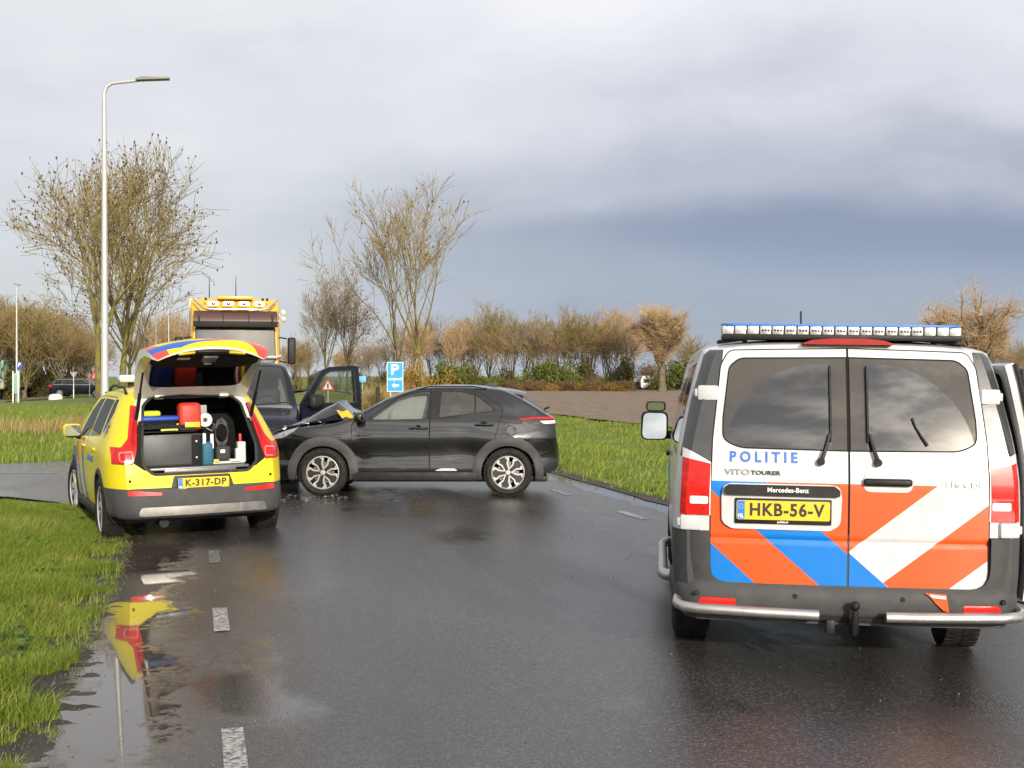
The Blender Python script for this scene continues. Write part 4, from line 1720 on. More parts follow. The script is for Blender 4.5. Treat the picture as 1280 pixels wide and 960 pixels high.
    pp = rpoly([(-0.695, 0.845), (-0.64, 0.812), (-0.10, 0.810), (-0.045, 0.845), (-0.038, 0.99), (-0.05, 1.052), (-0.10, 1.062), (-0.65, 1.062), (-0.690, 1.045), (-0.698, 0.98)], 0.05, 4)
    add_prism(bm, pp, Y(-0.36, 0.95, 0.006), Y(-0.36, 0.95, -0.03), 'y')
    obj_from_bm('plate_panel', bm, M_WHITE, doors[-1], angle=30)
    bm = bmesh.new()
    gp = rpoly([(-0.685, 1.000), (-0.05, 0.998), (-0.052, 1.035), (-0.08, 1.056), (-0.66, 1.056), (-0.682, 1.04)], 0.018, 4)
    add_prism(bm, gp, Y(-0.36, 0.95, 0.032), Y(-0.36, 0.95, 0.0), 'y')
    gh = obj_from_bm('grip_strip', bm, M_DARK_PLASTIC, doors[-1], angle=30)
    RX = (R(90), 0, 0)
    put_text('lettering', 'Mercedes-Benz', 0.036, M_WHITE_INK, gh, (-0.335, Y(-0.36, 0.95, 0.0338), 1.030), RX, 0.0006, width=0.225)
    plate(doors[-1], 'number_plate', 'HKB-56-V', (-0.36, Y(-0.36, 0.95, 0.014), 0.912), RX, 0.51, 0.105)
    put_text('lettering', 'politie.nl', 0.017, M_WHITE_INK, doors[-1], (-0.362, Y(-0.36, 0.95, 0.0215), 0.855), RX, 0.0004)
    M_BADGE = pmat('badge_chrome', (0.30, 0.30, 0.31), 0.25, metal=1.0)
    M_BADGE_D = pmat('badge_dark', (0.05, 0.05, 0.052), 0.3, metal=0.6)

    def door_text(name, txt, size, mat, par, x, z, wdt, bold, space, ex):
        for kk, ch in enumerate([txt]):
            o = put_text(name, ch, size, mat, par, (0, 0, 0), (0, 0, 0), bold, space, wdt, ex)
            for v in o.data.vertices:
                X, Z, h = x + v.co.x, z + v.co.y, v.co.z
                v.co = (X, rear_y(X, Z) - 0.0075 - ex - h, Z)
            o['kind'] = 'stuff'
    door_text('lettering', 'POLITIE', 0.079, M_BLUE_INK, doors[-1], -0.467, 1.204, 0.372, 0.0024, 1.55, 0.0006)
    door_text('badge', 'VITO', 0.044, M_BADGE, doors[-1], -0.613, 1.121, 0.140, 0.0006, 1.0, 0.002)
    door_text('badge', 'TOURER', 0.031, M_BADGE_D, doors[-1], -0.455, 1.120, 0.165, 0.001, 1.05, 0.002)
    door_text('badge', '116 CDI', 0.044, M_BADGE, doors[1], 0.615, 1.077, 0.185, 0.0006, 1.1, 0.002)
    # torn orange sticker hanging on the bumper
    bm = bmesh.new()
    add_prism(bm, [(0.405, 0.498), (0.520, 0.492), (0.535, 0.395), (0.505, 0.405), (0.465, 0.440), (0.44, 0.47)], -0.088, -0.090, 'y')
    st = obj_from_bm('torn_sticker', bm, M_ORANGE, bump, smooth=False)
    bm = bmesh.new()
    add_prism(bm, [(0.43, 0.490), (0.516, 0.482), (0.517, 0.466), (0.445, 0.472)], -0.0905, -0.0912, 'y')
    obj_from_bm('white_print', bm, M_WHITE_INK, st, smooth=False)
    # high brake light
    bm = bmesh.new()
    zt = 1.852
    add_prism(bm, rpoly([(-0.27, zt - 0.018), (0.27, zt - 0.018), (0.20, zt + 0.006), (0.09, zt + 0.016), (-0.09, zt + 0.016), (-0.20, zt + 0.006)], 0.012), 0.085, 0.30, 'y')
    obj_from_bm('brake_light', bm, M_RED_DARK, root)
    # roof light bar
    bm = bmesh.new()
    add_box(bm, (-0.02, 0.34, 1.878), (1.34, 0.26, 0.030), bevel=0.008)
    lb = obj_from_bm('light_bar', bm, M_DARK_PLASTIC, root)
    M_BLUE_LENS = pmat('blue_lens', (0.01, 0.16, 0.62), 0.15, coat=1.0)
    bm = bmesh.new()
    add_prism(bm, rpoly([(-0.70, 0.24), (0.66, 0.24), (0.66, 0.44), (-0.70, 0.44)], 0.07), 1.941, 1.953, 'z')
    obj_from_bm('blue_cover', bm, M_BLUE_LENS, lb)
    M_LED = pmat('clear_lamp', (0.62, 0.62, 0.60), 0.16, metal=0.5, coat=1.0, vary=0.25, vscale=60, bump=0.15, bscale=120)
    for k in range(19):
        x = -0.695 + 0.0712 * k
        bm = bmesh.new()
        add_box(bm, (x + 0.0355, 0.34, 1.9155), (0.065, 0.205 if 0 < k < 18 else 0.17, 0.050), bevel=0.006)
        lm = obj_from_bm('lamp_module', bm, M_LED, lb)
        if 3 <= k <= 15:
            bm = bmesh.new()
            for q in (-0.017, 0.0, 0.017):
                add_lathe(bm, [(0.0, -0.003), (0.006, -0.003), (0.0075, 0.0), (0.0075, 0.006)], 8, 'y', (x + 0.0355 + q, 0.237, 1.915))
            o = obj_from_bm('lamp_diode', bm, M_ALLOY_DARK, lm)
            o['kind'] = 'stuff'
    for s in (-1, 1):
        bm = bmesh.new()
        add_box(bm, (-0.02 + s * 0.60, 0.33, 1.860), (0.20, 0.10, 0.022), Matrix.Rotation(s * R(8), 3, 'Y'), bevel=0.008)
        add_box(bm, (-0.02 + s * 0.54, 0.33, 1.868), (0.03, 0.06, 0.04), bevel=0.006)
        obj_from_bm('mounting_foot', bm, M_DARK_PLASTIC, lb)
    bm = bmesh.new()
    add_tube(bm, [(-0.17, 0.9, 1.89), (-0.17, 0.95, 2.06)], 0.006, 6)
    obj_from_bm('aerial', bm, M_DARK_PLASTIC, root)
    # door mirror (left) with a small wide-angle mirror on top
    for s in (-1, 1):
        bm = bmesh.new()
        add_box(bm, (s * 1.085, 3.50, 1.235), (0.225, 0.14, 0.235), bevel=0.045, seg=4)
        add_tube(bm, [(s * 0.90, 3.52, 1.16), (s * 1.0, 3.52, 1.16)], 0.035, 8)
        dm = obj_from_bm('door_mirror', bm, M_DARK_PLASTIC, root)
        bm = bmesh.new()
        add_prism(bm, rpoly([(s * 1.086 - 0.100, 1.130), (s * 1.086 + 0.100, 1.130), (s * 1.086 + 0.100, 1.340), (s * 1.086 - 0.090, 1.340)], 0.045), 3.4275, 3.4295, 'y')
        for v_ in bm.verts:
            v_.co.y += (v_.co.z - 1.235) * 0.07 - 0.010
        mg = obj_from_bm('mirror_glass', bm, M_MIRROR, dm)
        bm = bmesh.new()
        add_box(bm, (s * 1.075, 3.50, 1.395), (0.165, 0.06, 0.082), bevel=0.03, seg=4)
        obj_from_bm('extra_mirror', bm, M_DARK_PLASTIC, dm)
        bm = bmesh.new()
        add_prism(bm, rpoly([(s * 1.075 - 0.07, 1.362), (s * 1.075 + 0.07, 1.362), (s * 1.075 + 0.07, 1.426), (s * 1.075 - 0.07, 1.426)], 0.028), 3.468, 3.470, 'y')
        obj_from_bm('mirror_glass', bm, M_MIRROR, dm)
    # door handle left side, wheels
    bm = bmesh.new()
    add_box(bm, (-0.975, 2.85, 1.05), (0.03, 0.20, 0.035), bevel=0.012)
    obj_from_bm('door_handle', bm, M_DARK_PLASTIC, root)
    for s in (-1, 1):
        for y in (1.10, 4.18):
            wheel(root, s * 0.83, y, 0.322, 0.335, 0.225, 'steel', 0.215, s)
            arch_liner(root, s * 0.95, y, 0.34, 0.40, 0.45)
    # open sliding door, pushed back along the right flank
    sd = bmesh.new()
    ny, nz = 10, 20
    gr = []
    for j in range(nz + 1):
        z = 0.43 + (1.745 - 0.43) * j / nz
        row = []
        for i in range(ny + 1):
            y = 0.13 + 1.20 * i / ny
            row.append((interp(WT, z) + 0.085, y, z))
        gr.append(row)
    ssh = Shell()
    vv = [[ssh.bm.verts.new(p) for p in row] for row in gr]
    for j in range(nz):
        for i in range(ny):
            ssh.bm.faces.new((vv[j][i], vv[j][i + 1], vv[j + 1][i + 1], vv[j + 1][i]))
    ssh.bm.normal_update()
    if sum(f.normal.x for f in ssh.bm.faces) < 0:
        bmesh.ops.reverse_faces(ssh.bm, faces=list(ssh.bm.faces))
    wn = rpoly([(0.24, 1.20), (1.24, 1.20), (1.22, 1.69), (0.28, 1.70)], 0.06)
    ssh.cut(wn, 'x', lambda c, n: True, part='glass')
    sld = ssh.take('body', 'sliding_door', [M_WHITE], root, thick=0.05)
    sld['label'] = 'white sliding side door standing open'
    ssh.take('glass', 'side_window', [M_G_DARK], sld)
    ssh.bm.free()
    bm = bmesh.new()
    add_tube(bm, [(interp(WT, z) + 0.09, 0.118, z) for z in (1.20, 1.35, 1.5, 1.65, 1.74)], 0.012, 8)
    obj_from_bm('rubber_seal', bm, M_RUBBER, sld)
    bm = bmesh.new()
    add_box(bm, (1.035, 0.122, 1.09), (0.050, 0.03, 0.10), bevel=0.008)
    add_box(bm, (1.040, 0.112, 1.09), (0.022, 0.03, 0.05), bevel=0.004)
    obj_from_bm('door_latch', bm, M_DARK_PLASTIC, sld)
    bm = bmesh.new()
    add_box(bm, (1.04, 0.118, 0.94), (0.04, 0.02, 0.018), bevel=0.004)
    obj_from_bm('door_stop', bm, M_DARK_PLASTIC, sld)
    # open front door on the right
    fsh = Shell()
    outl = rpoly([(0, 0.44), (1.04, 0.44), (1.06, 1.15), (0.98, 1.72), (0.42, 1.74), (0.02, 1.20)], [0.06, 0.08, 0.1, 0.10, 0.12, 0.1], 5)
    pr = add_prism(fsh.bm, outl, -0.045, 0.045, 'y')
    flip_out(fsh)
    hole = rpoly([(0.22, 1.18), (0.96, 1.18), (0.90, 1.66), (0.46, 1.68)], 0.06)
    fsh.cut(hole, 'y', lambda c, n: abs(n.y) > 0.5, part='cut')
    fsh.drop('cut')
    fd = fsh.take('body', 'front_door', [M_WHITE], root)
    fd['label'] = 'white front passenger door standing open'
    fsh.bm.free()
    fd.location = (0.93, 3.72, 0)
    fd.rotation_euler = (0, 0, R(-12))
    bm = bmesh.new()
    add_prism(bm, hole, -0.004, 0.004, 'y')
    obj_from_bm('side_window', bm, M_G_CLEAR, fd, smooth=False)
    bm = bmesh.new()
    add_tube(bm, [(0.02, -0.05, 1.22), (0.42, -0.05, 1.75), (0.70, -0.05, 1.752), (0.98, -0.05, 1.735), (1.055, -0.05, 1.2)], 0.020, 8)
    obj_from_bm('rubber_seal', bm, M_RUBBER, fd)
    bm = bmesh.new()
    add_box(bm, (0.52, -0.06, 0.80), (0.85, 0.05, 0.60), bevel=0.03)
    obj_from_bm('door_trim', bm, M_INTERIOR, fd)
    # interior
    bm = bmesh.new()
    add_box(bm, (0, 2.1, 0.47), (1.72, 3.9, 0.06))
    obj_from_bm('cabin_floor', bm, M_INTERIOR, root)
    for x in (-0.5, 0.1, 0.55):
        seat(root, x, 0.95, 0.78, name='rear_seat')
    for x in (-0.48, 0.48):
        seat(root, x, 2.75, 0.80, name='front_seat')
    bm = bmesh.new()
    add_box(bm, (0, 3.75, 1.02), (1.7, 0.5, 0.3), bevel=0.06)
    obj_from_bm('dashboard', bm, M_INTERIOR, root)
    steering_wheel(root, -0.45, 3.35, 1.12)
    bm = bmesh.new()
    add_tube(bm, [(x, Y(x, z, 0.008), z) for x, z in ((0.345, 1.435), (0.36, 1.39), (0.395, 1.33), (0.425, 1.285))], [0.007, 0.004, 0.006, 0.008], 6)
    obj_from_bm('aerial', bm, M_DARK_PLASTIC, doors[1])
    return root


build_police_van()
# ------------------------------------------------------------------ yellow ambulance car with its tailgate up
def build_ambulance():
    root = thing('ambulance_car', 'yellow ambulance estate car with open tailgate parked half on the verge', 'car', (-3.17, 13.2, -0.095), R(24.5))
    root.rotation_euler = (0, R(-1.2), R(24.5))
    WT = [(0.20, 0.82), (0.33, 0.895), (0.50, 0.918), (0.70, 0.930), (0.90, 0.932), (1.00, 0.918), (1.06, 0.895), (1.30, 0.800), (1.48, 0.715), (1.55, 0.668)]
    TT = [(0, 1.575), (0.25, 1.60), (0.8, 1.635), (1.6, 1.65), (2.2, 1.63), (2.55, 1.56), (3.25, 1.10), (3.7, 1.03), (4.2, 0.95), (4.36, 0.86), (4.42, 0.74)]
    FT = [(2.6, 0), (3.4, 0.012), (3.9, 0.05), (4.2, 0.13), (4.36, 0.24), (4.42, 0.34)]

    def inset(y):
        return 0.175 * max(0.0, 1 - y / 0.55) ** 2.2

    def width(y, z):
        return interp(WT, z) - inset(y) - interp(FT, y)

    def section(y):
        T = interp(TT, y)
        zs = min(1.545, T - 0.05)
        return section_rows(lambda z: width(y, z), 0.22, zs, T, 0, 22, 8, 2.6)
    sh = Shell()
    ys = [0, 0.012, 0.03, 0.06, 0.10, 0.15, 0.22, 0.30, 0.4] + [0.4 + 0.13 * k for k in range(1, 29)] + [4.13, 4.22, 4.30, 4.36, 4.40, 4.42]
    rows = loft_body(sh, ys, section)
    cap_rows(sh, rows[0], 26, -0.045)
    cap_rows(sh, rows[-1], 10, 0.05)
    RK = [(0.60, 0.0), (0.75, 0.045), (1.0, 0.10), (1.12, 0.19), (1.5, 0.50), (1.7, 0.66)]

    def rake(y, z):
        return interp(RK, z) * max(0.0, 1 - y / 1.5)
    for v in sh.bm.verts:
        v.co.y += rake(v.co.y, v.co.z) + 0.06
    flip_out(sh)
    MY, MGAP, MW, MR, MB, MG = 0, 1, 2, 3, 4, 5
    M_JAMB = pmat('white_door_jamb', (0.62, 0.60, 0.54), 0.35, coat=0.5, dirt=0.2)
    mats = [M_YELLOW, M_GAP, M_JAMB, M_RED_FOIL, M_BLUE_FOIL, M_GREY_PLASTIC]

    def rear(c, n):
        return c.y < 0.75 and n.y < -0.1 and c.z < 1.62

    def side(s):
        return lambda c, n: c.x * s > 0.3 and abs(n.x) > 0.35
    opening = rpoly([(-0.48, 0.770), (0.48, 0.770), (0.565, 0.85), (0.570, 1.02), (0.50, 1.44), (0.42, 1.515), (-0.42, 1.515), (-0.50, 1.44), (-0.570, 1.02), (-0.565, 0.85)], [0.08, 0.08, 0.06, 0.1, 0.06, 0.06, 0.06, 0.06, 0.1, 0.06], 4)
    sh.cut(rpoly([(-0.57, 1.00), (0.57, 1.00), (0.66, 1.02), (0.585, 1.50), (0.53, 1.575), (-0.53, 1.575), (-0.585, 1.50), (-0.66, 1.02)], 0.04), 'y', rear, mat=MW)
    sh.cut(rpoly([(-0.57, 0.80), (0.57, 0.80), (0.675, 0.875), (0.67, 1.05), (0.58, 1.30), (-0.58, 1.30), (-0.67, 1.05), (-0.675, 0.875)], 0.03), 'y', rear, mat=MGAP)
    sh.cut(offset_poly(opening, 0.028), 'y', rear, part='seal', mat=0)
    sh.cut(opening, 'y', rear, part='cut')
    for s in (-1, 1):
        nm = 'tail_light_%d' % s
        lamp = rpoly([(s * 0.575, 1.445), (s * 0.625, 1.455), (s * 0.705, 1.12), (s * 0.775, 1.035), (s * 0.862, 1.035), (s * 0.862, 0.875), (s * 0.680, 0.870), (s * 0.645, 0.98), (s * 0.632, 1.05)],
                     [0.01, 0.01, 0.05, 0.03, 0, 0, 0.02, 0.03, 0.05], 3)
        sh.cut(offset_poly(lamp, 0.006), 'y', lambda c, n: c.y < 0.62, mat=MGAP, only=('body',))
        sh.cut(lamp, 'y', lambda c, n: c.y < 0.62, part=nm, mat=0)
        sh.cut(rpoly([(s * 0.675, 0.895), (s * 0.80, 0.893), (s * 0.80, 0.990), (s * 0.68, 1.0)], 0.02, 2), 'y', lambda c, n: c.y < 0.62, mat=2, only=(nm,))
        sh.cut(rpoly([(s * 0.683, 0.905), (s * 0.79, 0.902), (s * 0.79, 0.978), (s * 0.688, 0.988)], 0.012, 2), 'y', lambda c, n: c.y < 0.62, mat=0, only=(nm,))
        sh.cut(rpoly([(s * 0.59, 1.43), (s * 0.60, 1.43), (s * 0.685, 1.10), (s * 0.665, 1.02), (s * 0.655, 1.06)], 0.01, 2), 'y', lambda c, n: c.y < 0.62, mat=1, only=(nm,))
    AX_R, AX_F = 0.90, 3.60
    for s in (-1, 1):
        for y in (AX_R, AX_F):
            sh.cut(circle_poly(y, 0.36, 0.385), 'x', side(s), part='cut')
        wins = (('quarter', [(0.84, 1.37), (1.10, 1.135), (1.14, 1.50), (0.93, 1.485)]),
                ('rear', [(1.18, 1.125), (2.02, 1.085), (2.00, 1.515), (1.22, 1.505)]),
                ('front', [(2.09, 1.082), (3.02, 1.055), (2.70, 1.36), (2.42, 1.50), (2.09, 1.515)]))
        for nm, p in wins:
            w = rpoly(p, 0.035)
            sh.cut(offset_poly(w, 0.022), 'x', side(s), mat=MGAP)
        for nm, p in wins:
            sh.cut(rpoly(p, 0.035), 'x', side(s), part='win_%s_%d' % (nm, s), mat=0)
        for p in ([(0.98, 0.80), (1.30, 0.34), (2.05, 0.34), (2.06, 1.54), (1.18, 1.535), (1.06, 1.15)], [(2.075, 0.34), (3.08, 0.34), (3.12, 1.04), (2.70, 1.40), (2.42, 1.53), (2.075, 1.545)]):
            d = rpoly(p, 0.05)
            sh.cut(offset_poly(d, 0.0045), 'x', side(s), mat=MGAP, only=('body',))
            sh.cut(offset_poly(d, -0.0045), 'x', side(s), mat=MY, only=('body',))
        # swooping red and blue bands on the front door and wing
        sh.cut([(2.12, 0.34), (2.36, 0.34), (2.50, 0.62), (2.52, 0.88), (2.30, 0.88), (2.28, 0.66)], 'x', side(s), mat=MB, only=('body',))
        sh.cut([(2.30, 0.88), (2.52, 0.88), (2.52, 1.00), (2.62, 1.055), (2.40, 1.055), (2.30, 0.98)], 'x', side(s), mat=MR, only=('body',))
        sh.cut([(2.62, 0.34), (2.92, 0.34), (3.02, 0.70), (2.80, 0.72)], 'x', side(s), mat=MB, only=('body',))
        sh.cut([(2.78, 0.72), (3.02, 0.70), (3.12, 0.98), (2.92, 1.0)], 'x', side(s), mat=MR, only=('body',))
        sh.cut([(3.12, 0.60), (3.50, 0.72), (3.95, 0.75), (3.95, 0.90), (3.14, 0.92)], 'x', side(s), mat=MB, only=('body',))
        sh.cut([(0, 0.1), (4.6, 0.1), (4.6, 0.335), (0, 0.335)], 'x', side(s), mat=MG, only=('body',))
    sh.cut(rpoly([(-0.66, 1.12), (0.66, 1.12), (0.54, 1.55), (-0.54, 1.55)], 0.05), 'y', lambda c, n: c.y > 2.2 and n.y > 0.1, part='windscreen')
    sh.cut([(-1.2, 0.1), (1.2, 0.1), (1.2, 0.34), (-1.2, 0.34)], 'y', lambda c, n: c.y < 0.62, part='cut')
    sh.drop('cut')
    # lower tail is grey plastic, seen under the yellow
    sh.cut([(-1.2, 0.1), (1.2, 0.1), (1.2, 0.62), (-1.2, 0.62)], 'y', lambda c, n: c.y < 0.56, mat=MG, only=('body',))
    sh.cut(rpoly([(-0.34, 0.55), (0.34, 0.55), (0.285, 0.735), (-0.285, 0.735)], 0.02, 2), 'y', lambda c, n: c.y < 0.4, mat=MG, only=('body',))
    body = sh.take('body', 'body', mats, root)
    sh.take('seal', 'rubber_seal', [M_RUBBER], root, push=0.010)
    for s in (-1, 1):
        sh.take('tail_light_%d' % s, 'tail_light', [M_RED_LENS, M_RED_DARK, pmat('pink_lens', (0.72, 0.22, 0.19), 0.2, coat=0.6)], root, push=0.010)
        for nm in ('quarter', 'rear', 'front'):
            sh.take('win_%s_%d' % (nm, s), 'side_window', [glass_mat('ambulance_side_glass', (0.05, 0.06, 0.06), 1.25, dirt=0.02, gcol=0.4)], root)
    sh.take('windscreen', 'windscreen', [M_G_SCREEN], root)
    sh.bm.free()

    def surf(y, z):
        yy = max(0.0, (y - 0.06 - rake(max(y - 0.06, 0), z) * 0.6))
        return width(max(y - 0.06, 0.0) if z < 0.7 else yy, z)
    # bumper
    bs = Shell()
    path = [(-0.925 + 0.016 * max(0, k - 1), 0.62 - 0.06 * k) for k in range(6)]
    for k in range(1, 9):
        t = k / 9 * math.pi / 2
        path.append((-0.855 + 0.24 * (1 - math.cos(t)), 0.26 - 0.245 * math.sin(t)))
    for k in range(18):
        x = -0.60 + 1.2 * k / 17
        path.append((x, 0.008 - 0.035 * (1 - (x / 0.62) ** 2)))
    path += [(-x, y) for x, y in path[:14][::-1]]
    prof = [(0.305, -0.10), (0.312, -0.03), (0.335, -0.005), (0.38, 0.006), (0.45, 0.012), (0.55, 0.010), (0.615, 0.004), (0.622, -0.03)]
    grid = []
    for i, (x, y) in enumerate(path):
        a, b = Vector(path[max(i - 1, 0)]), Vector(path[min(i + 1, len(path) - 1)])
        d = (b - a).normalized()
        nrm = Vector((d.y, -d.x))
        if nrm.dot(Vector((x, y - 0.7))) < 0:
            nrm = -nrm
        grid.append([bs.bm.verts.new((x + nrm.x * o, y + nrm.y * o, z)) for z, o in prof])
    for A, B in zip(grid, grid[1:]):
        for k in range(len(prof) - 1):
            bs.bm.faces.new((A[k], A[k + 1], B[k + 1], B[k]))
    flip_out(bs)
    for s in (-1, 1):
        bs.cut(circle_poly(AX_R, 0.36, 0.40), 'x', lambda c, n: c.x * s > 0.5, part='cut')
        bs.cut(rpoly([(s * 0.42, 0.550), (s * 0.74, 0.556), (s * 0.75, 0.600), (s * 0.70, 0.608), (s * 0.42, 0.578)], 0.01, 2), 'y', lambda c, n: c.y < 0.3 and n.y < -0.2, part='refl_%d' % s)
    bs.cut(rpoly([(-0.66, 0.345), (0.66, 0.345), (0.62, 0.435), (-0.62, 0.435)], 0.025, 3), 'y', lambda c, n: c.y < 0.3 and n.y < -0.2, part='skid')
    bs.drop('cut')
    bump = bs.take('body', 'bumper', [M_GREY_PLASTIC], root)
    bs.take('skid', 'skid_plate', [M_STEEL], bump, push=0.016)
    for s in (-1, 1):
        bs.take('refl_%d' % s, 'reflector', [M_RED_REFL], bump, push=0.006)
    bs.bm.free()
    for x in (-0.72, 0.72):
        bm = bmesh.new()
        add_lathe(bm, [(0.0, -0.006), (0.011, -0.006), (0.014, 0.0), (0.014, 0.02)], 14, 'y', (x, 0.075, 0.70))
        obj_from_bm('parking_sensor', bm, M_DARK_PLASTIC, root)
    plate(root, 'number_plate', 'K-317-DP', (0, -0.020, 0.655), (R(90), 0, 0), 0.52, 0.11)
    # arches, wheels, sills
    for s in (-1, 1):
        for y in (AX_R, AX_F):
            bm = surf_ring(surf if y < 2 else (lambda yy, z: width(yy - 0.06, z)), y, 0.36, 0.375, 0.435, R(-18), R(198), s, 0.012, zmin=0.24)
            obj_from_bm('arch_trim', bm, M_DARK_PLASTIC, root)
            arch_liner(root, s * 0.91, y, 0.36, 0.385, 0.5)
            wheel(root, s * 0.815, y, 0.352, 0.358, 0.235, 'five_double', 0.245, s, steer=R(6) if y > 2 else 0)
        bm = bmesh.new()
        add_box(bm, (s * 0.885, 2.25, 0.285), (0.07, 1.95, 0.10), bevel=0.02)
        obj_from_bm('sill', bm, M_DARK_PLASTIC, root)
    bm = bmesh.new()
    add_box(bm, (0, 2.2, 0.30), (1.5, 3.9, 0.10), bevel=0.02)
    obj_from_bm('underbody', bm, M_DARK_PLASTIC, root)
    bm = bmesh.new()
    add_tube(bm, [(-0.38, 0.15, 0.25), (-0.38, 0.9, 0.25)], 0.05, 10)
    obj_from_bm('exhaust_box', bm, M_DARK_PLASTIC, root)
    # door mirrors, handles
    for s in (-1, 1):
        bm = bmesh.new()
        add_box(bm, (s * 1.00, 2.85, 1.125), (0.21, 0.12, 0.155), bevel=0.045, seg=4)
        mi = obj_from_bm('door_mirror', bm, M_YELLOW, root)
        bm = bmesh.new()
        add_tube(bm, [(s * 0.84, 2.89, 1.03), (s * 0.95, 2.87, 1.055)], 0.032, 8)
        add_box(bm, (s * 0.985, 2.85, 1.056), (0.16, 0.09, 0.03), bevel=0.012)
        obj_from_bm('mirror_arm', bm, M_DARK_PLASTIC, mi)
        bm = bmesh.new()
        add_prism(bm, rpoly([(s * 1.0 - 0.092, 1.062), (s * 1.0 + 0.092, 1.062), (s * 1.0 + 0.092, 1.188), (s * 1.0 - 0.088, 1.188)], 0.04), 2.7865, 2.7885, 'y')
        obj_from_bm('mirror_glass', bm, M_MIRROR, mi)
        for y in (1.35, 2.30):
            bm = bmesh.new()
            add_box(bm, (s * (width(y, 0.98) + 0.012), y, 0.975), (0.03, 0.22, 0.028), bevel=0.012)
            obj_from_bm('door_handle', bm, M_YELLOW, root)
    # roof rails and blue light bar housing
    for s in (-1, 1):
        bm = bmesh.new()
        add_tube(bm, [(s * 0.64, 0.80, 1.585), (s * 0.635, 1.0, 1.645), (s * 0.62, 1.9, 1.662), (s * 0.60, 2.35, 1.63), (s * 0.60, 2.5, 1.575)], 0.016, 8)
        obj_from_bm('roof_rail', bm, M_DARK_PLASTIC, root)
    bm = bmesh.new()
    add_box(bm, (0, 2.05, 1.735), (1.12, 0.26, 0.085), bevel=0.03, seg=3)
    lb = obj_from_bm('light_bar', bm, pmat('light_bar_white', (0.6, 0.6, 0.6), 0.3, coat=0.6, vary=0.1), root)
    bm = bmesh.new()
    add_box(bm, (0, 2.05, 1.676), (0.9, 0.10, 0.05), bevel=0.01)
    obj_from_bm('mounting_foot', bm, M_DARK_PLASTIC, lb)
    # star emblem on the rear pillar (left): six bars
    for s in (-1, 1):
        bm = bmesh.new()
        cy, cz = 0.80, 1.215
        for a in (0, 60, 120):
            ca, sa = math.cos(R(a + 90)), math.sin(R(a + 90))
            L2, W2 = 0.088, 0.019
            q = []
            for u, w in ((-L2, -W2), (L2, -W2), (L2, W2), (-L2, W2)):
                q.append((cy + u * ca - w * sa, cz + u * sa + w * ca))
            add_poly(bm, [(s * (surf(y, z) + 0.012 + 0.0006 * a / 60), y, z) for y, z in q])
        st = obj_from_bm('star_emblem', bm, M_BLUE_FOIL, root, smooth=False)
    for txt, y, z, w, h in (('AMBULANCE', 1.62, 0.86, 0.55, 0.085),):
        if w:
            put_text('lettering', txt, h, M_BLUE_INK, root, (-(width(y, z) + 0.006), y, z), (R(90), 0, R(-90)), 0.0015, 1.05, width=w)
    # ---------------- tailgate, raised
    tg = Shell()
    OUT = [(0.0, 0.56, 1.590), (0.18, 0.30, 1.835), (0.38, 0.04, 2.015), (0.58, -0.20, 2.110), (0.74, -0.40, 2.130), (0.88, -0.56, 2.105), (1.0, -0.66, 2.045)]
    INN = [(0.0, 0.54, 1.545), (0.18, 0.30, 1.675), (0.38, 0.04, 1.790), (0.58, -0.20, 1.880), (0.74, -0.40, 1.945), (0.88, -0.54, 1.990), (1.0, -0.655, 2.020)]
    WD = [(0.0, 0.585), (0.10, 0.61), (0.45, 0.625), (0.8, 0.605), (0.93, 0.575), (1.0, 0.52)]
    DR = [(0.0, 0.03), (0.4, 0.06), (0.8, 0.10), (1.0, 0.125)]

    def gate(tab_, s_, t_):
        w = interp(WD, s_)
        y = interp([(a, b) for a, b, c in tab_], s_)
        z = interp([(a, c) for a, b, c in tab_], s_)
        d = interp(DR, s_) * abs(t_) ** 2.4
        if tab_ is INN:
            z += 0.6 * abs(t_) ** 4 * (interp([(a, c) for a, b, c in OUT], s_) - z)
        return (w * t_, y + 0.10 * t_ * t_ * s_, z - d)
    ns, nt_ = 20, 24

    def sheet_of(tab_, shell):
        vv = [[shell.bm.verts.new(gate(tab_, i / ns, -1 + 2 * j / nt_)) for j in range(nt_ + 1)] for i in range(ns + 1)]
        for i in range(ns):
            for j in range(nt_):
                shell.bm.faces.new((vv[i][j], vv[i][j + 1], vv[i + 1][j + 1], vv[i + 1][j]))
        shell.bm.normal_update()
        return vv
    A = sheet_of(OUT, tg)
    if sum(f.normal.z for f in tg.bm.faces) < 0:
        bmesh.ops.reverse_faces(tg.bm, faces=list(tg.bm.faces))
        tg.bm.normal_update()
    anyf = lambda c, n: True
    tg.cut([(-0.75, 0.05), (-0.40, -0.62), (-0.62, -0.72), (-0.9, -0.2)], 'z', anyf, mat=1)
    tg.cut([(-0.62, -0.42), (-0.10, -0.52), (0.10, -0.40), (0.02, -0.56), (-0.30, -0.60), (-0.66, -0.48)], 'z', anyf, mat=2)
    tg.cut([(-0.08, -0.50), (0.16, -0.36), (0.24, -0.48), (0.04, -0.56)], 'z', anyf, mat=1)
    tg.cut([(0.34, -0.46), (0.72, -0.30), (0.72, -0.60), (0.46, -0.58)], 'z', anyf, mat=1)
    # rim that joins outer and inner skins
    gate_obj = tg.take('body', 'tailgate', [M_YELLOW, M_RED_FOIL, M_BLUE_FOIL], root)
    tg.bm.free()
    gate_obj['label'] = 'raised tailgate, yellow outside and white inside'
    ti = Shell()
    B = sheet_of(INN, ti)
    if sum(f.normal.z for f in ti.bm.faces) > 0:
        bmesh.ops.reverse_faces(ti.bm, faces=list(ti.bm.faces))
        ti.bm.normal_update()
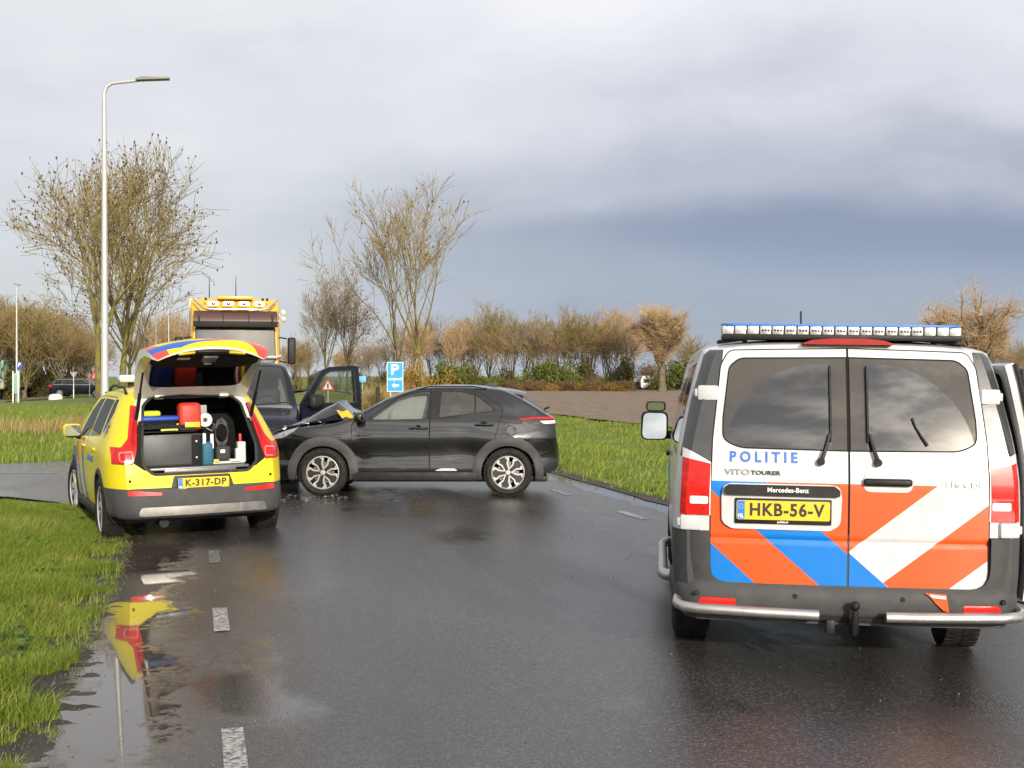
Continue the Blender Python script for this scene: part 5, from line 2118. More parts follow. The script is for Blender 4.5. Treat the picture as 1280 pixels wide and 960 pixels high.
    ti.cut(rpoly([(-0.47, 0.36), (0.47, 0.36), (0.53, -0.16), (-0.53, -0.16)], 0.05), 'z', anyf, part='glass')
    ti.cut(rpoly([(-0.545, -0.15), (0.545, -0.15), (0.50, -0.50), (-0.50, -0.50)], 0.04), 'z', anyf, part='trim')
    inner = ti.take('body', 'inner_frame', [M_JAMB], gate_obj)
    ti.take('glass', 'tailgate_window', [glass_mat('tailgate_glass', (0.04, 0.04, 0.045), 1.28, dirt=0.03)], gate_obj)
    tr = ti.take('trim', 'tailgate_trim', [M_INTERIOR], gate_obj, push=0.02)
    ti.bm.free()
    bm = bmesh.new()
    loop_o = [gate(OUT, 0, -1 + 2 * j / nt_) for j in range(nt_ + 1)] + [gate(OUT, i / ns, 1) for i in range(1, ns + 1)] + [gate(OUT, 1, 1 - 2 * j / nt_) for j in range(1, nt_ + 1)] + [gate(OUT, 1 - i / ns, -1) for i in range(1, ns)]
    loop_i = [gate(INN, 0, -1 + 2 * j / nt_) for j in range(nt_ + 1)] + [gate(INN, i / ns, 1) for i in range(1, ns + 1)] + [gate(INN, 1, 1 - 2 * j / nt_) for j in range(1, nt_ + 1)] + [gate(INN, 1 - i / ns, -1) for i in range(1, ns)]
    vo = [bm.verts.new(p) for p in loop_o]
    vi = [bm.verts.new(p) for p in loop_i]
    for k in range(len(vo)):
        k2 = (k + 1) % len(vo)
        bm.faces.new((vo[k], vo[k2], vi[k2], vi[k]))
    obj_from_bm('gate_edge', bm, M_JAMB, gate_obj)
    p = gate(INN, 0.93, 0)
    bm = bmesh.new()
    add_box(bm, (p[0], p[1] - 0.02, p[2] - 0.004), (0.30, 0.07, 0.05), Matrix.Rotation(R(-25), 3, 'X'), bevel=0.012)
    obj_from_bm('grip', bm, M_DARK_PLASTIC, gate_obj)
    for t_ in (-0.44, 0.44):
        p = gate(INN, 0.95, t_)
        bm = bmesh.new()
        add_box(bm, (p[0], p[1] - 0.012, p[2] - 0.012), (0.16, 0.03, 0.022), Matrix.Rotation(R(-30), 3, 'X') @ Matrix.Rotation(R(6) * (1 if t_ > 0 else -1), 3, 'Y'), bevel=0.002)
        obj_from_bm('yellow_strip', bm, M_PLATE, gate_obj)
    p = gate(INN, 0.78, 0)
    bm = bmesh.new()
    add_box(bm, (0, p[1] - 0.02, p[2] - 0.03), (0.15, 0.16, 0.03), Matrix.Rotation(R(-18), 3, 'X'), bevel=0.01)
    add_box(bm, (0, p[1] + 0.10, p[2] - 0.06), (0.08, 0.05, 0.06), bevel=0.012)
    obj_from_bm('latch', bm, pmat('latch_grey', (0.12, 0.12, 0.12), 0.4), gate_obj)
    bm = bmesh.new()
    p = gate(INN, 0.80, -0.42)
    add_box(bm, (p[0], p[1] - 0.01, p[2] - 0.026), (0.12, 0.05, 0.006), Matrix.Rotation(R(-18), 3, 'X'))
    obj_from_bm('white_label', bm, M_WHITE_INK, gate_obj)
    for s in (-1, 1):
        bm = bmesh.new()
        a, b = Vector((s * 0.600, 0.40, 1.32)), Vector((s * 0.595, -0.10, 1.80))
        add_tube(bm, [a, a.lerp(b, 0.55), a.lerp(b, 0.551), b], [0.019, 0.019, 0.011, 0.011], 8)
        obj_from_bm('gas_strut', bm, M_DARK_PLASTIC, gate_obj)
        bm = bmesh.new()
        add_box(bm, (s * 0.34, 0.545, 1.545), (0.10, 0.08, 0.05), Matrix.Rotation(R(-20), 3, 'X'), bevel=0.008)
        obj_from_bm('hinge', bm, M_JAMB, gate_obj)
    bm = bmesh.new()
    add_tube(bm, [(-0.42, 0.515, 1.535), (-0.1, 0.50, 1.555), (0.05, 0.51, 1.545), (0.30, 0.515, 1.535)], 0.012, 6)
    obj_from_bm('wiper', bm, M_DARK_PLASTIC, gate_obj)
    # ---------------- load space
    bm = bmesh.new()
    x0, x1, y0, y1, z0, z1 = -0.64, 0.64, 0.17, 1.30, 0.77, 1.56
    add_poly(bm, [(x0, y0, z0), (x1, y0, z0), (x1, y1, z0), (x0, y1, z0)])
    add_poly(bm, [(x0, y0, z0), (x0, y1, z0), (x0 + 0.1, y1, z1), (x0 + 0.1, y0 + 0.5, z1)])
    add_poly(bm, [(x1, y0, z0), (x1, y1, z0), (x1 - 0.1, y1, z1), (x1 - 0.1, y0 + 0.5, z1)])
    obj_from_bm('load_space', bm, M_INTERIOR, root, smooth=False)
    bm = bmesh.new()
    add_box(bm, (0, 2.0, 1.565), (1.15, 2.4, 0.02))
    obj_from_bm('headliner', bm, M_HEADLINER, root)
    for x in (-0.38, 0.38):
        seat(root, x, 1.55, 0.80, name='rear_seat', h=0.56)
        seat(root, x, 2.35, 0.72, name='front_seat', h=0.62)
    bm = bmesh.new()
    add_box(bm, (0, 3.05, 0.98), (1.5, 0.5, 0.22), bevel=0.06)
    obj_from_bm('dashboard', bm, M_INTERIOR, root)
    steering_wheel(root, -0.38, 2.75, 1.0)
    bm = bmesh.new()
    add_box(bm, (0, 0.24, 0.80), (1.02, 0.20, 0.028), bevel=0.006)
    add_box(bm, (0, 0.145, 0.775), (0.74, 0.03, 0.05), bevel=0.006)
    obj_from_bm('slide_tray', bm, pmat('tray_grey', (0.16, 0.16, 0.165), 0.4, metal=0.5, dirt=0.2), root)
    M_CASE = pmat('anodised_grey', (0.05, 0.052, 0.055), 0.45, metal=0.3, vary=0.25, vscale=9, dirt=0.2)
    bm = bmesh.new()
    add_box(bm, (-0.26, 0.56, 0.985), (0.62, 0.50, 0.33), bevel=0.006)
    dr = obj_from_bm('drawer_unit', bm, M_CASE, root)
    bm = bmesh.new()
    add_box(bm, (-0.31, 0.304, 0.985), (0.50, 0.012, 0.30), bevel=0.004)
    obj_from_bm('drawer_front', bm, pmat('drawer_grey', (0.075, 0.078, 0.08), 0.5, metal=0.3, vary=0.2, vscale=6), dr)
    bm = bmesh.new()
    add_box(bm, (-0.004, 0.304, 0.985), (0.10, 0.010, 0.31), bevel=0.003)
    obj_from_bm('side_panel', bm, M_INTERIOR, dr)
    for z in (1.07, 0.90):
        bm = bmesh.new()
        add_lathe(bm, [(0.0, -0.004), (0.010, -0.003), (0.010, 0.003)], 10, 'y', (-0.005, 0.298, z))
        obj_from_bm('screw', bm, M_STEEL, dr)
    bm = bmesh.new()
    add_box(bm, (-0.29, 0.50, 1.18), (0.56, 0.36, 0.012))
    for c, s_ in (((-0.29, 0.325, 1.23), (0.56, 0.012, 0.04)), ((-0.565, 0.5, 1.22), (0.012, 0.36, 0.09)), ((-0.015, 0.5, 1.22), (0.012, 0.36, 0.09))):
        add_box(bm, c, s_)
    obj_from_bm('top_tray', bm, M_INTERIOR, dr)

    # ---------------- loose kit in the load space: things of their own, set in the car's frame
    MW_ = Matrix.LocRotScale(root.location, root.rotation_euler, None)

    def kit(name, label, cat, bm, mat, parts=()):
        o = obj_from_bm(name, bm, mat)
        o.matrix_world = MW_
        tag(o, label, cat)
        for pn, pb, pm in parts:
            obj_from_bm(pn, pb, pm, o)
        return o

    def box_bm(*boxes):
        b = bmesh.new()
        for c, s_, bv in boxes:
            add_box(b, c, s_, bevel=bv, seg=3)
        return b
    red = pmat('red_nylon', (0.62, 0.035, 0.02), 0.5, vary=0.1, vscale=12, bump=0.3, bscale=14)
    kit('medical_bag', 'red medical bag with yellow band standing in the open boot', 'bag', box_bm(((-0.055, 0.42, 1.325), (0.23, 0.20, 0.30), 0.045)), red,
        [('yellow_band', box_bm(((-0.04, 0.312, 1.245), (0.155, 0.008, 0.055), 0.003)), M_PLATE), ('strap', box_bm(((-0.055, 0.318, 1.20), (0.24, 0.012, 0.018), 0.004)), M_DARK_PLASTIC)])
    kit('medical_bag', 'blue topped black medical bag lying in the boot tray', 'bag', box_bm(((-0.36, 0.48, 1.245), (0.36, 0.26, 0.10), 0.03)), M_SEAT,
        [('lid', box_bm(((-0.36, 0.47, 1.315), (0.385, 0.28, 0.055), 0.026)), pmat('blue_nylon', (0.02, 0.07, 0.36), 0.5, bump=0.4, bscale=12)), ('buckle', box_bm(((-0.19, 0.34, 1.245), (0.022, 0.02, 0.035), 0.004)), M_PLATE)])
    kit('safety_vest', 'folded yellow safety vest behind the blue topped bag', 'vest', box_bm(((-0.43, 0.62, 1.36), (0.22, 0.14, 0.07), 0.03)), pmat('hi_vis_yellow', (0.55, 0.62, 0.03), 0.7, bump=0.5, bscale=16))
    kit('gloves', 'yellow work gloves on the front of the boot tray', 'gloves', box_bm(((-0.27, 0.345, 1.20), (0.15, 0.05, 0.025), 0.011), ((-0.345, 0.335, 1.198), (0.04, 0.03, 0.03), 0.012), ((-0.20, 0.335, 1.198), (0.03, 0.03, 0.03), 0.012)), pmat('glove_yellow', (0.62, 0.62, 0.12), 0.7))
    bm = bmesh.new()
    add_lathe(bm, [(0.022, -0.02), (0.030, -0.026), (0.072, -0.024), (0.078, -0.010), (0.078, 0.02), (0.022, 0.02)], 24, 'y', (0.115, 0.44, 1.285))
    b2 = bmesh.new()
    add_lathe(b2, [(0.0, -0.022), (0.020, -0.020), (0.020, 0.0)], 14, 'y', (0.115, 0.44, 1.285))
    b3 = bmesh.new()
    add_tube(b3, [(0.165, 0.43, 1.255), (0.215, 0.42, 1.235), (0.185, 0.42, 1.165), (0.12, 0.42, 1.20)], 0.006, 6, closed=True)
    kit('tape_reel', 'white reel hanging beside the red bag', 'reel', bm, pmat('white_plastic', (0.62, 0.62, 0.60), 0.45), [('hub', b2, M_GREY_PLASTIC), ('wire_hanger', b3, M_STEEL)])
    kit('drink_bottle', 'teal bottle bag with white straps beside the drawer unit', 'bottle', box_bm(((0.115, 0.36, 0.93), (0.125, 0.12, 0.26), 0.03)), pmat('teal_fabric', (0.012, 0.10, 0.17), 0.6),
        [('strap', box_bm(((0.08, 0.32, 1.08), (0.035, 0.03, 0.14), 0.01), ((0.16, 0.32, 1.06), (0.035, 0.03, 0.16), 0.01)), M_WHITE_INK)])
    kit('splint', 'white plastic splint lying on the boot floor', 'splint', box_bm(((0.33, 0.36, 0.83), (0.34, 0.10, 0.024), 0.008), ((0.40, 0.33, 0.85), (0.12, 0.08, 0.03), 0.01)), pmat('white_plastic', (0.62, 0.62, 0.60), 0.45),
        [('yellow_label', box_bm(((0.20, 0.32, 0.852), (0.055, 0.05, 0.035), 0.006)), M_PLATE)])
    kit('suction_unit', 'white upright device with red cap at the right of the boot', 'device', box_bm(((0.475, 0.36, 0.935), (0.085, 0.10, 0.22), 0.012), ((0.435, 0.35, 0.90), (0.05, 0.08, 0.15), 0.012)), pmat('white_plastic', (0.62, 0.62, 0.60), 0.45),
        [('red_cap', box_bm(((0.468, 0.36, 1.085), (0.030, 0.03, 0.09), 0.01)), red)])
    # straps, cables and pouches that clutter the boot
    bm = bmesh.new()
    add_tube(bm, [(-0.50, 0.335, 1.27), (-0.42, 0.315, 1.22), (-0.33, 0.325, 1.26), (-0.20, 0.315, 1.225), (-0.10, 0.325, 1.25)], 0.007, 6)
    obj_from_bm('loose_strap', bm, M_RUBBER, dr)
    kit('cable_coil', 'black coiled cable hanging against the dark seat back in the boot', 'cable', (lambda b: (add_tube(b, [(0.30 + 0.07 * math.cos(t * 0.7), 0.50, 1.14 + (0.10 + 0.002 * t) * math.sin(t * 0.7)) for t in range(34)], 0.007, 6), b)[1])(bmesh.new()), pmat('cable_grey', (0.06, 0.06, 0.06), 0.5))
    kit('pouch', 'dark grey pouch with pale label leaning beside the white device', 'pouch', box_bm(((0.30, 0.46, 0.92), (0.16, 0.10, 0.16), 0.03)), pmat('pouch_grey', (0.035, 0.036, 0.04), 0.8, bump=0.4, bscale=18),
        [('label_patch', box_bm(((0.29, 0.407, 0.945), (0.05, 0.006, 0.035), 0.002)), M_WHITE_INK)])
    kit('document_folder', 'white folder standing upright behind the reel in the boot', 'folder', box_bm(((0.02, 0.62, 1.34), (0.30, 0.03, 0.20), 0.006)), pmat('folder_pale', (0.35, 0.36, 0.36), 0.6))
    return root


build_ambulance()
# ------------------------------------------------------------------ crashed black crossover, broadside to the camera
def build_crossover():
    root = thing('crashed_car', 'black crossover with crumpled bonnet standing across the road', 'car', (-0.055, 18.56, -0.012), R(90))
    WT = [(0.20, 0.80), (0.30, 0.862), (0.38, 0.880), (0.43, 0.880), (0.50, 0.846), (0.60, 0.842), (0.72, 0.866), (0.80, 0.882), (0.88, 0.872), (0.98, 0.846), (1.05, 0.826), (1.09, 0.800), (1.25, 0.725), (1.42, 0.632), (1.50, 0.58)]
    TT = [(-0.72, 0.60), (-0.71, 0.70), (-0.69, 0.78), (-0.672, 0.86), (-0.662, 1.00), (-0.652, 1.075), (-0.63, 1.112), (-0.54, 1.165), (-0.35, 1.285), (-0.16, 1.395), (-0.05, 1.455), (0.105, 1.508), (0.4, 1.54),
          (0.66, 1.552), (1.0, 1.548), (1.28, 1.515), (1.6, 1.415), (2.21, 1.115), (2.4, 1.05), (2.9, 0.985), (3.2, 0.90), (3.36, 0.80), (3.43, 0.64)]
    BT = [(-0.72, 0.50), (-0.70, 0.40), (-0.62, 0.345), (-0.39, 0.29), (-0.2, 0.22), (2.9, 0.22), (3.3, 0.25), (3.43, 0.40)]
    FT = [(-0.72, 0.34), (-0.69, 0.24), (-0.64, 0.16), (-0.5, 0.09), (-0.25, 0.035), (0.05, 0.0), (2.6, 0), (3.0, 0.045), (3.2, 0.12), (3.36, 0.25), (3.43, 0.42)]

    def width(y, z):
        arch = math.exp(-(y / 0.42) ** 2) + math.exp(-((y - 2.56) / 0.42) ** 2)
        return interp(WT, z) - interp(FT, y) + 0.026 * arch * math.exp(-((z - 0.72) / 0.17) ** 2)

    def section(y):
        T = interp(TT, y)
        zb = interp(BT, y)
        zs = min(1.465, T - min(0.055, (T - zb) * 0.3))
        return section_rows(lambda z: width(y, z), zb, zs, T, 0, 26, 8, 2.5)
    sh = Shell()
    ys = [-0.72, -0.716, -0.708, -0.698, -0.686, -0.676, -0.668, -0.662, -0.656, -0.648, -0.636, -0.62, -0.59, -0.54] + [-0.46 + 0.085 * k for k in range(43)] + [3.2, 3.27, 3.32, 3.36, 3.39, 3.415, 3.43]
    rows = loft_body(sh, ys, section)
    cap_rows(sh, rows[0], 12, -0.02)
    cap_rows(sh, rows[-1], 10, 0.03)
    # dents: the wing pushed back into the front door, a long shallow dent in the rear door
    for v in sh.bm.verts:
        if v.co.x < -0.5 and 0.3 < v.co.z < 1.1:
            y, z = v.co.y, v.co.z
            d1 = math.exp(-((y - 2.10) / 0.12) ** 2 - ((z - 0.66) / 0.20) ** 2)
            d2 = math.exp(-((y - 0.62) / 0.20) ** 2 - ((z - 0.62) / 0.16) ** 2)
            nz = mnoise.noise(Vector((y * 9, z * 9, 1.0)))
            v.co.x += d1 * (0.020 + 0.040 * nz) + d2 * (0.018 + 0.012 * nz)
            v.co.x += 0.0035 * mnoise.noise(Vector((y * 3.0, z * 4.0, 7.0)))
    flip_out(sh)

    def side(s):
        return lambda c, n: c.x * s > 0.25 and abs(n.x) > 0.28
    MP, MGAP, MPL = 0, 1, 2
    mats = [M_BLACK_PAINT, M_GAP, M_DARK_PLASTIC]
    for s in (-1, 1):
        sh.cut(circle_poly(0, 0.335, 0.385), 'x', side(s), part='cut')
        sh.cut(circle_poly(2.56, 0.335, 0.385), 'x', side(s), part='cut')
        front = rpoly([(1.935, 1.062), (1.52, 1.365), (1.31, 1.432), (1.085, 1.450), (1.145, 1.078)], [0.03, 0.25, 0.2, 0.03, 0.02], 4)
        rearw = rpoly([(0.955, 1.098), (0.925, 1.452), (0.68, 1.445), (0.445, 1.395), (0.180, 1.195)], [0.02, 0.03, 0.2, 0.12, 0.025], 4)
        band = rpoly([(1.985, 1.045), (1.53, 1.392), (1.31, 1.462), (0.68, 1.472), (0.43, 1.415), (0.140, 1.185), (0.96, 1.078)], [0.03, 0.25, 0.2, 0.2, 0.12, 0.02, 0.5], 4)
        sh.cut(band, 'x', side(s), mat=MPL)
        sh.cut(front, 'x', side(s), part='win_front_%d' % s, mat=0)
        sh.cut(rearw, 'x', side(s), part='win_rear_%d' % s, mat=0)
        sh.cut([(0.445, 1.0), (0.470, 1.0), (0.470, 1.5), (0.445, 1.5)], 'x', side(s), mat=1, only=('win_rear_%d' % s,))
        dfront = rpoly([(2.165, 0.36), (2.165, 1.02), (1.56, 1.425), (1.30, 1.490), (1.085, 1.495), (1.095, 0.36)], [0.03, 0.08, 0.2, 0.2, 0, 0.02], 4)
        drear = rpoly([(1.085, 0.36), (1.075, 1.495), (0.70, 1.495), (0.40, 1.44), (0.085, 1.245), (0.075, 1.18), (0.22, 0.70), (0.42, 0.50), (0.46, 0.36)], [0.02, 0, 0.2, 0.15, 0.06, 0.06, 0.15, 0.1, 0.02], 4)
        for d in (dfront, drear):
            sh.cut(offset_poly(d, 0.005), 'x', side(s), mat=MGAP, only=('body',))
        for nm, d in (('door_front_%d' % s, dfront), ('door_rear_%d' % s, drear)):
            sh.cut(offset_poly(d, -0.004), 'x', side(s), part=nm, mat=MP, only=('body',))
            sh.cut(band, 'x', side(s), mat=MPL, only=(nm,))
        # tail lamp
        lamp = rpoly([(-0.135, 1.075), (-0.39, 1.108), (-0.72, 1.110), (-0.72, 0.985), (-0.46, 0.980), (-0.30, 1.015)], [0.01, 0.1, 0, 0, 0.05, 0.1], 3)
        sh.cut(lamp, 'x', lambda c, n: c.x * s > 0.3 and c.y < 0, part='lamp_%d' % s, mat=0)
        sh.cut([(-0.15, 1.062), (-0.39, 1.075), (-0.72, 1.072), (-0.72, 1.102), (-0.39, 1.098), (-0.15, 1.08)], 'x', lambda c, n: True, mat=1, only=('lamp_%d' % s,))
        sh.cut([(-0.50, 1.005), (-0.72, 1.015), (-0.72, 1.052), (-0.44, 1.045)], 'x', lambda c, n: True, mat=2, only=('lamp_%d' % s,))
        head = rpoly([(2.86, 0.985), (3.05, 0.955), (3.40, 0.86), (3.40, 0.77), (3.12, 0.815), (2.97, 0.90)], 0.02, 2)
        sh.cut(head, 'x', lambda c, n: c.x * s > 0.2 and c.y > 2.6, part='head_%d' % s, mat=0)
        # black lower bumper corner and sill edge
        sh.cut([(-0.8, 0.2), (-0.36, 0.2), (-0.36, 0.40), (-0.62, 0.47), (-0.8, 0.52)], 'x', side(s), mat=MPL, only=('body',))
        sh.cut([(0.3, 0.1), (2.3, 0.1), (2.3, 0.345), (0.3, 0.345)], 'x', side(s), mat=MPL, only=('body',))
        cap = circle_poly(-0.034, 0.917, 0.068, 20)
        sh.cut(offset_poly(cap, 0.004), 'x', side(s), mat=MGAP, only=('body',)) if s < 0 else None
        sh.cut(offset_poly(cap, -0.003), 'x', side(s), part='fuel_flap', mat=MP, only=('body',)) if s < 0 else None
    sh.cut(rpoly([(-0.66, 1.125), (0.66, 1.125), (0.52, 1.50), (-0.52, 1.50)], 0.05), 'y', lambda c, n: 1.2 < c.y < 2.4 and n.z > 0.2 and n.y > 0.15, part='windscreen')
    sh.cut(rpoly([(-0.58, 1.165), (0.58, 1.165), (0.46, 1.40), (-0.46, 1.40)], 0.04), 'y', lambda c, n: c.y < 0.0 and n.z > 0.2, part='rear_window')
    # bonnet opening, torn away
    sh.cut([(-0.70, 2.26), (0.70, 2.26), (0.66, 3.28), (-0.66, 3.28)], 'z', lambda c, n: n.z > 0.3 and c.z > 0.75, part='cut')
    sh.drop('cut')
    sh.take('body', 'body', mats, root)
    for s in (-1, 1):
        df = sh.take('door_front_%d' % s, 'front_door', mats, root)
        dr = sh.take('door_rear_%d' % s, 'rear_door', mats, root)
        if s < 0:
            df['label'] = 'dented front door with creased leading edge'
        sh.take('win_front_%d' % s, 'window', [M_G_SIDE], df)
        sh.take('win_rear_%d' % s, 'window', [glass_mat('tinted_rear_glass', (0.22, 0.22, 0.21), 1.7, dirt=0.25), M_DARK_PLASTIC], dr)
        sh.take('lamp_%d' % s, 'tail_light', [pmat('smoked_lens', (0.02, 0.008, 0.008), 0.08, coat=1), M_RED_LENS, M_WHITE_LENS], root, push=0.006)
        sh.take('head_%d' % s, 'headlight', [pmat('scuffed_headlamp', (0.22, 0.23, 0.24), 0.18, coat=1, vary=0.6, vscale=22, bump=0.4, bscale=30)], root, push=0.004)
        for d_, y, z in ((df, 1.24, 0.945), (dr, 0.33, 0.992)):
            bm = bmesh.new()
            x = s * (width(y, z) + 0.020)
            add_tube(bm, [(x - s * 0.02, y + 0.13, z), (x, y + 0.09, z + 0.004), (x, y - 0.09, z + 0.004), (x - s * 0.02, y - 0.13, z)], 0.014, 8)
            add_lathe(bm, [(0.0, 0.0), (0.035, 0.001), (0.048, -0.004)], 16, 'x', (s * (width(y, z) + 0.004), y + 0.01, z + 0.006))
            obj_from_bm('door_handle', bm, M_BLACK_PAINT, d_)
    sh.take('windscreen', 'windscreen', [M_G_SCREEN], root)
    sh.take('rear_window', 'rear_window', [M_G_DARK], root)
    sh.take('fuel_flap', 'fuel_flap', mats, root)
    sh.bm.free()
    # spoiler
    bm = bmesh.new()
    prof = [(0.14, 1.505), (-0.05, 1.478), (-0.25, 1.440), (-0.275, 1.425), (-0.26, 1.405), (-0.08, 1.405), (0.02, 1.43)]
    rings = []
    for k in range(13):
        t = -1 + 2 * k / 12
        xx = 0.585 * t
        rings.append([bm.verts.new((xx * (1 - 0.06 * (0.14 - y) / 0.4), y + 0.05 * t * t, z - 0.05 * t ** 4 + 0.012)) for y, z in prof])
    for A, B in zip(rings, rings[1:]):
        for k in range(len(prof)):
            bm.faces.new((A[k], A[(k + 1) % len(prof)], B[(k + 1) % len(prof)], B[k]))
    bm.faces.new(rings[0])
    bm.faces.new(rings[-1][::-1])
    obj_from_bm('roof_spoiler', bm, M_BLACK_PAINT, root)
    bm = bmesh.new()
    add_tube(bm, [(0.0, -0.52, 1.19), (0.0, -0.60, 1.225)], [0.018, 0.012], 8)
    obj_from_bm('rear_wiper', bm, M_DARK_PLASTIC, root)
    bm = bmesh.new()
    add_prism(bm, [(0.16, 1.525), (0.34, 1.545), (0.20, 1.582), (0.165, 1.578)], -0.02, 0.02, 'x')
    obj_from_bm('aerial_fin', bm, M_GREY_PLASTIC, root)
    bm = bmesh.new()
    for s in (-1, 1):
        add_tube(bm, [(s * 0.60, 0.30, 1.495), (s * 0.595, 0.5, 1.525), (s * 0.59, 1.1, 1.525), (s * 0.585, 1.3, 1.475)], 0.010, 6)
    o = obj_from_bm('roof_strip', bm, M_DARK_PLASTIC, root)
    o['kind'] = 'stuff'
    # side claddings
    for s in (-1, 1):
        for y in (0.0, 2.56):
            bm = surf_ring(width, y, 0.335, 0.372, 0.495, R(-14), R(194), s, 0.016, 34, 1.0, 1.02, zmin=0.235)
            obj_from_bm('arch_trim', bm, M_GREY_PLASTIC, root)
            arch_liner(root, s * 0.86, y, 0.335, 0.385, 0.5)
            wheel(root, s * 0.772, y, 0.335, 0.336, 0.215, 'five_y', 0.232, s, steer=R(-3) * (y > 1))
        bm = bmesh.new()
        add_box(bm, (s * 0.855, 1.28, 0.285), (0.075, 1.74, 0.125), bevel=0.02)
        sl_ = obj_from_bm('sill', bm, M_DARK_PLASTIC, root)
        bm = bmesh.new()
        pts = [(1.03, 0.362), (0.69, 0.362), (0.74, 0.395), (0.92, 0.398)]
        add_prism(bm, rpoly(pts, 0.008, 2), s * 0.888, s * 0.872, 'x')
        obj_from_bm('silver_insert', bm, M_ALLOY, sl_)
        bm = bmesh.new()
        add_box(bm, (s * 0.955, 2.05, 1.105), (0.17, 0.13, 0.135), bevel=0.045, seg=4)
        add_tube(bm, [(s * 0.80, 2.02, 1.06), (s * 0.90, 2.04, 1.08)], 0.03, 8)
        mi = obj_from_bm('door_mirror', bm, M_BLACK_PAINT, root)
        bm = bmesh.new()
        add_prism(bm, rpoly([(s * 0.955 - 0.07, 1.055), (s * 0.955 + 0.07, 1.055), (s * 0.955 + 0.07, 1.155), (s * 0.955 - 0.07, 1.155)], 0.03), 1.982, 1.984, 'y')
        obj_from_bm('mirror_glass', bm, M_MIRROR, mi)
    bm = bmesh.new()
    add_box(bm, (0, 1.25, 0.24), (1.5, 3.6, 0.08), bevel=0.02)
    obj_from_bm('underbody', bm, M_DARK_PLASTIC, root)
    # crumpled bonnet: a folded sheet thrown up against the windscreen
    bm = bmesh.new()
    HP = [(-0.78, 0.905), (-0.66, 0.945), (-0.50, 0.985), (-0.36, 1.040), (-0.25, 1.080), (-0.10, 1.150), (0.00, 1.205), (0.145, 1.285), (0.19, 1.235), (0.24, 1.190), (0.306, 1.145), (0.36, 1.12)]
    vv = []
    nx = 18
    for j in range(nx + 1):
        t = -1 + 2 * j / nx
        row = []
        for k, (a, z) in enumerate(HP):
            y = 2.56 - a
            x = 0.70 * t * (1 - 0.10 * max(0, y - 2.8))
            tuck = max(0, z - 0.95)
            zz = z - tuck * 0.55 * max(0, -t) ** 6 + 0.05 * mnoise.noise(Vector((x * 3.2, y * 4.0, 2.0))) * min(1, tuck * 5) + 0.03 * abs(math.sin(x * 7 + y * 3)) * min(1, tuck * 4)
            yy = y + 0.05 * mnoise.noise(Vector((x * 4, y * 3, 9.0))) * min(1, tuck * 5)
            row.append(bm.verts.new((x, yy, zz)))
        vv.append(row)
    for A, B in zip(vv, vv[1:]):
        for k in range(len(HP) - 1):
            f = (A[k], A[k + 1], B[k + 1], B[k])
            bm.faces.new(f[:3])
            bm.faces.new((f[0], f[2], f[3]))
    bmesh.ops.recalc_face_normals(bm, faces=bm.faces)
    bmesh.ops.solidify(bm, geom=list(bm.faces), thickness=0.012)
    hood = obj_from_bm('bonnet', bm, M_BLACK_PAINT, root, angle=16)
    hood['label'] = 'crumpled and folded black bonnet'
    # torn edge lying along the wing, engine bay beneath
    bm = bmesh.new()
    add_box(bm, (0, 2.78, 0.72), (1.30, 1.0, 0.36), bevel=0.05)
    add_box(bm, (0.1, 2.7, 0.90), (0.5, 0.5, 0.16), bevel=0.04)
    obj_from_bm('engine', bm, M_DARK_PLASTIC, root)
    for k in range(7):
        bm = bmesh.new()
        a = random.uniform(-0.5, 0.2)
        p = Vector((-0.66 + random.uniform(-0.04, 0.06), 2.56 - a, 0.97 + random.uniform(-0.02, 0.08)))
        add_box(bm, p, (0.05, random.uniform(0.10, 0.30), 0.012), Matrix.Rotation(random.uniform(-0.4, 0.5), 3, 'X') @ Matrix.Rotation(random.uniform(-0.7, 0.7), 3, 'Y'), bevel=0.003)
        obj_from_bm('torn_strip', bm, M_STEEL if k % 3 == 0 else M_BLACK_PAINT, root)
    # cabin
    M_BAG = pmat('airbag_cloth', (0.60, 0.59, 0.55), 0.85, vary=0.06, vscale=7)
    bm = bmesh.new()
    vv = []
    for i in range(9):
        row = []
        for j in range(7):
            u, w = i / 8, j / 6
            y = 1.05 + 0.92 * u
            z = 1.06 + 0.36 * w * (1 - 0.62 * max(0, u - 0.35) / 0.65)
            row.append(bm.verts.new((-0.52 + 0.10 * w - 0.045 * abs(math.sin(u * 9)) * math.sin(math.pi * w), y, z)))
        vv.append(row)
    for A, B in zip(vv, vv[1:]):
        for k in range(6):
            bm.faces.new((A[k], A[k + 1], B[k + 1], B[k]))
    obj_from_bm('curtain_airbag', bm, M_BAG, root)
    bm = bmesh.new()
    bmesh.ops.create_uvsphere(bm, u_segments=16, v_segments=10, radius=0.24, matrix=Matrix.Translation((-0.36, 1.62, 1.02)) @ Matrix.Diagonal((1, 0.5, 0.9, 1)))
    obj_from_bm('front_airbag', bm, M_BAG, root)
    for x in (-0.36, 0.36):
        seat(root, x, 1.15, 0.62, pmat('grey_seat', (0.10, 0.10, 0.10), 0.9), name='front_seat', h=0.60)
        seat(root, x, 0.30, 0.66, M_SEAT, name='rear_seat', h=0.56)
    bm = bmesh.new()
    add_box(bm, (0, 1.98, 0.92), (1.4, 0.5, 0.26), bevel=0.07)
    obj_from_bm('dashboard', bm, M_INTERIOR, root)
    steering_wheel(root, -0.36, 1.72, 0.98)
    bm = bmesh.new()
    add_box(bm, (0, 0.7, 0.42), (1.5, 2.6, 0.05))
    obj_from_bm('cabin_floor', bm, M_INTERIOR, root)
    # its front number plate, bent, lying at the foot of the windscreen
    MW_ = Matrix.LocRotScale(root.location, root.rotation_euler, None)
    bm = bmesh.new()
    vv = []
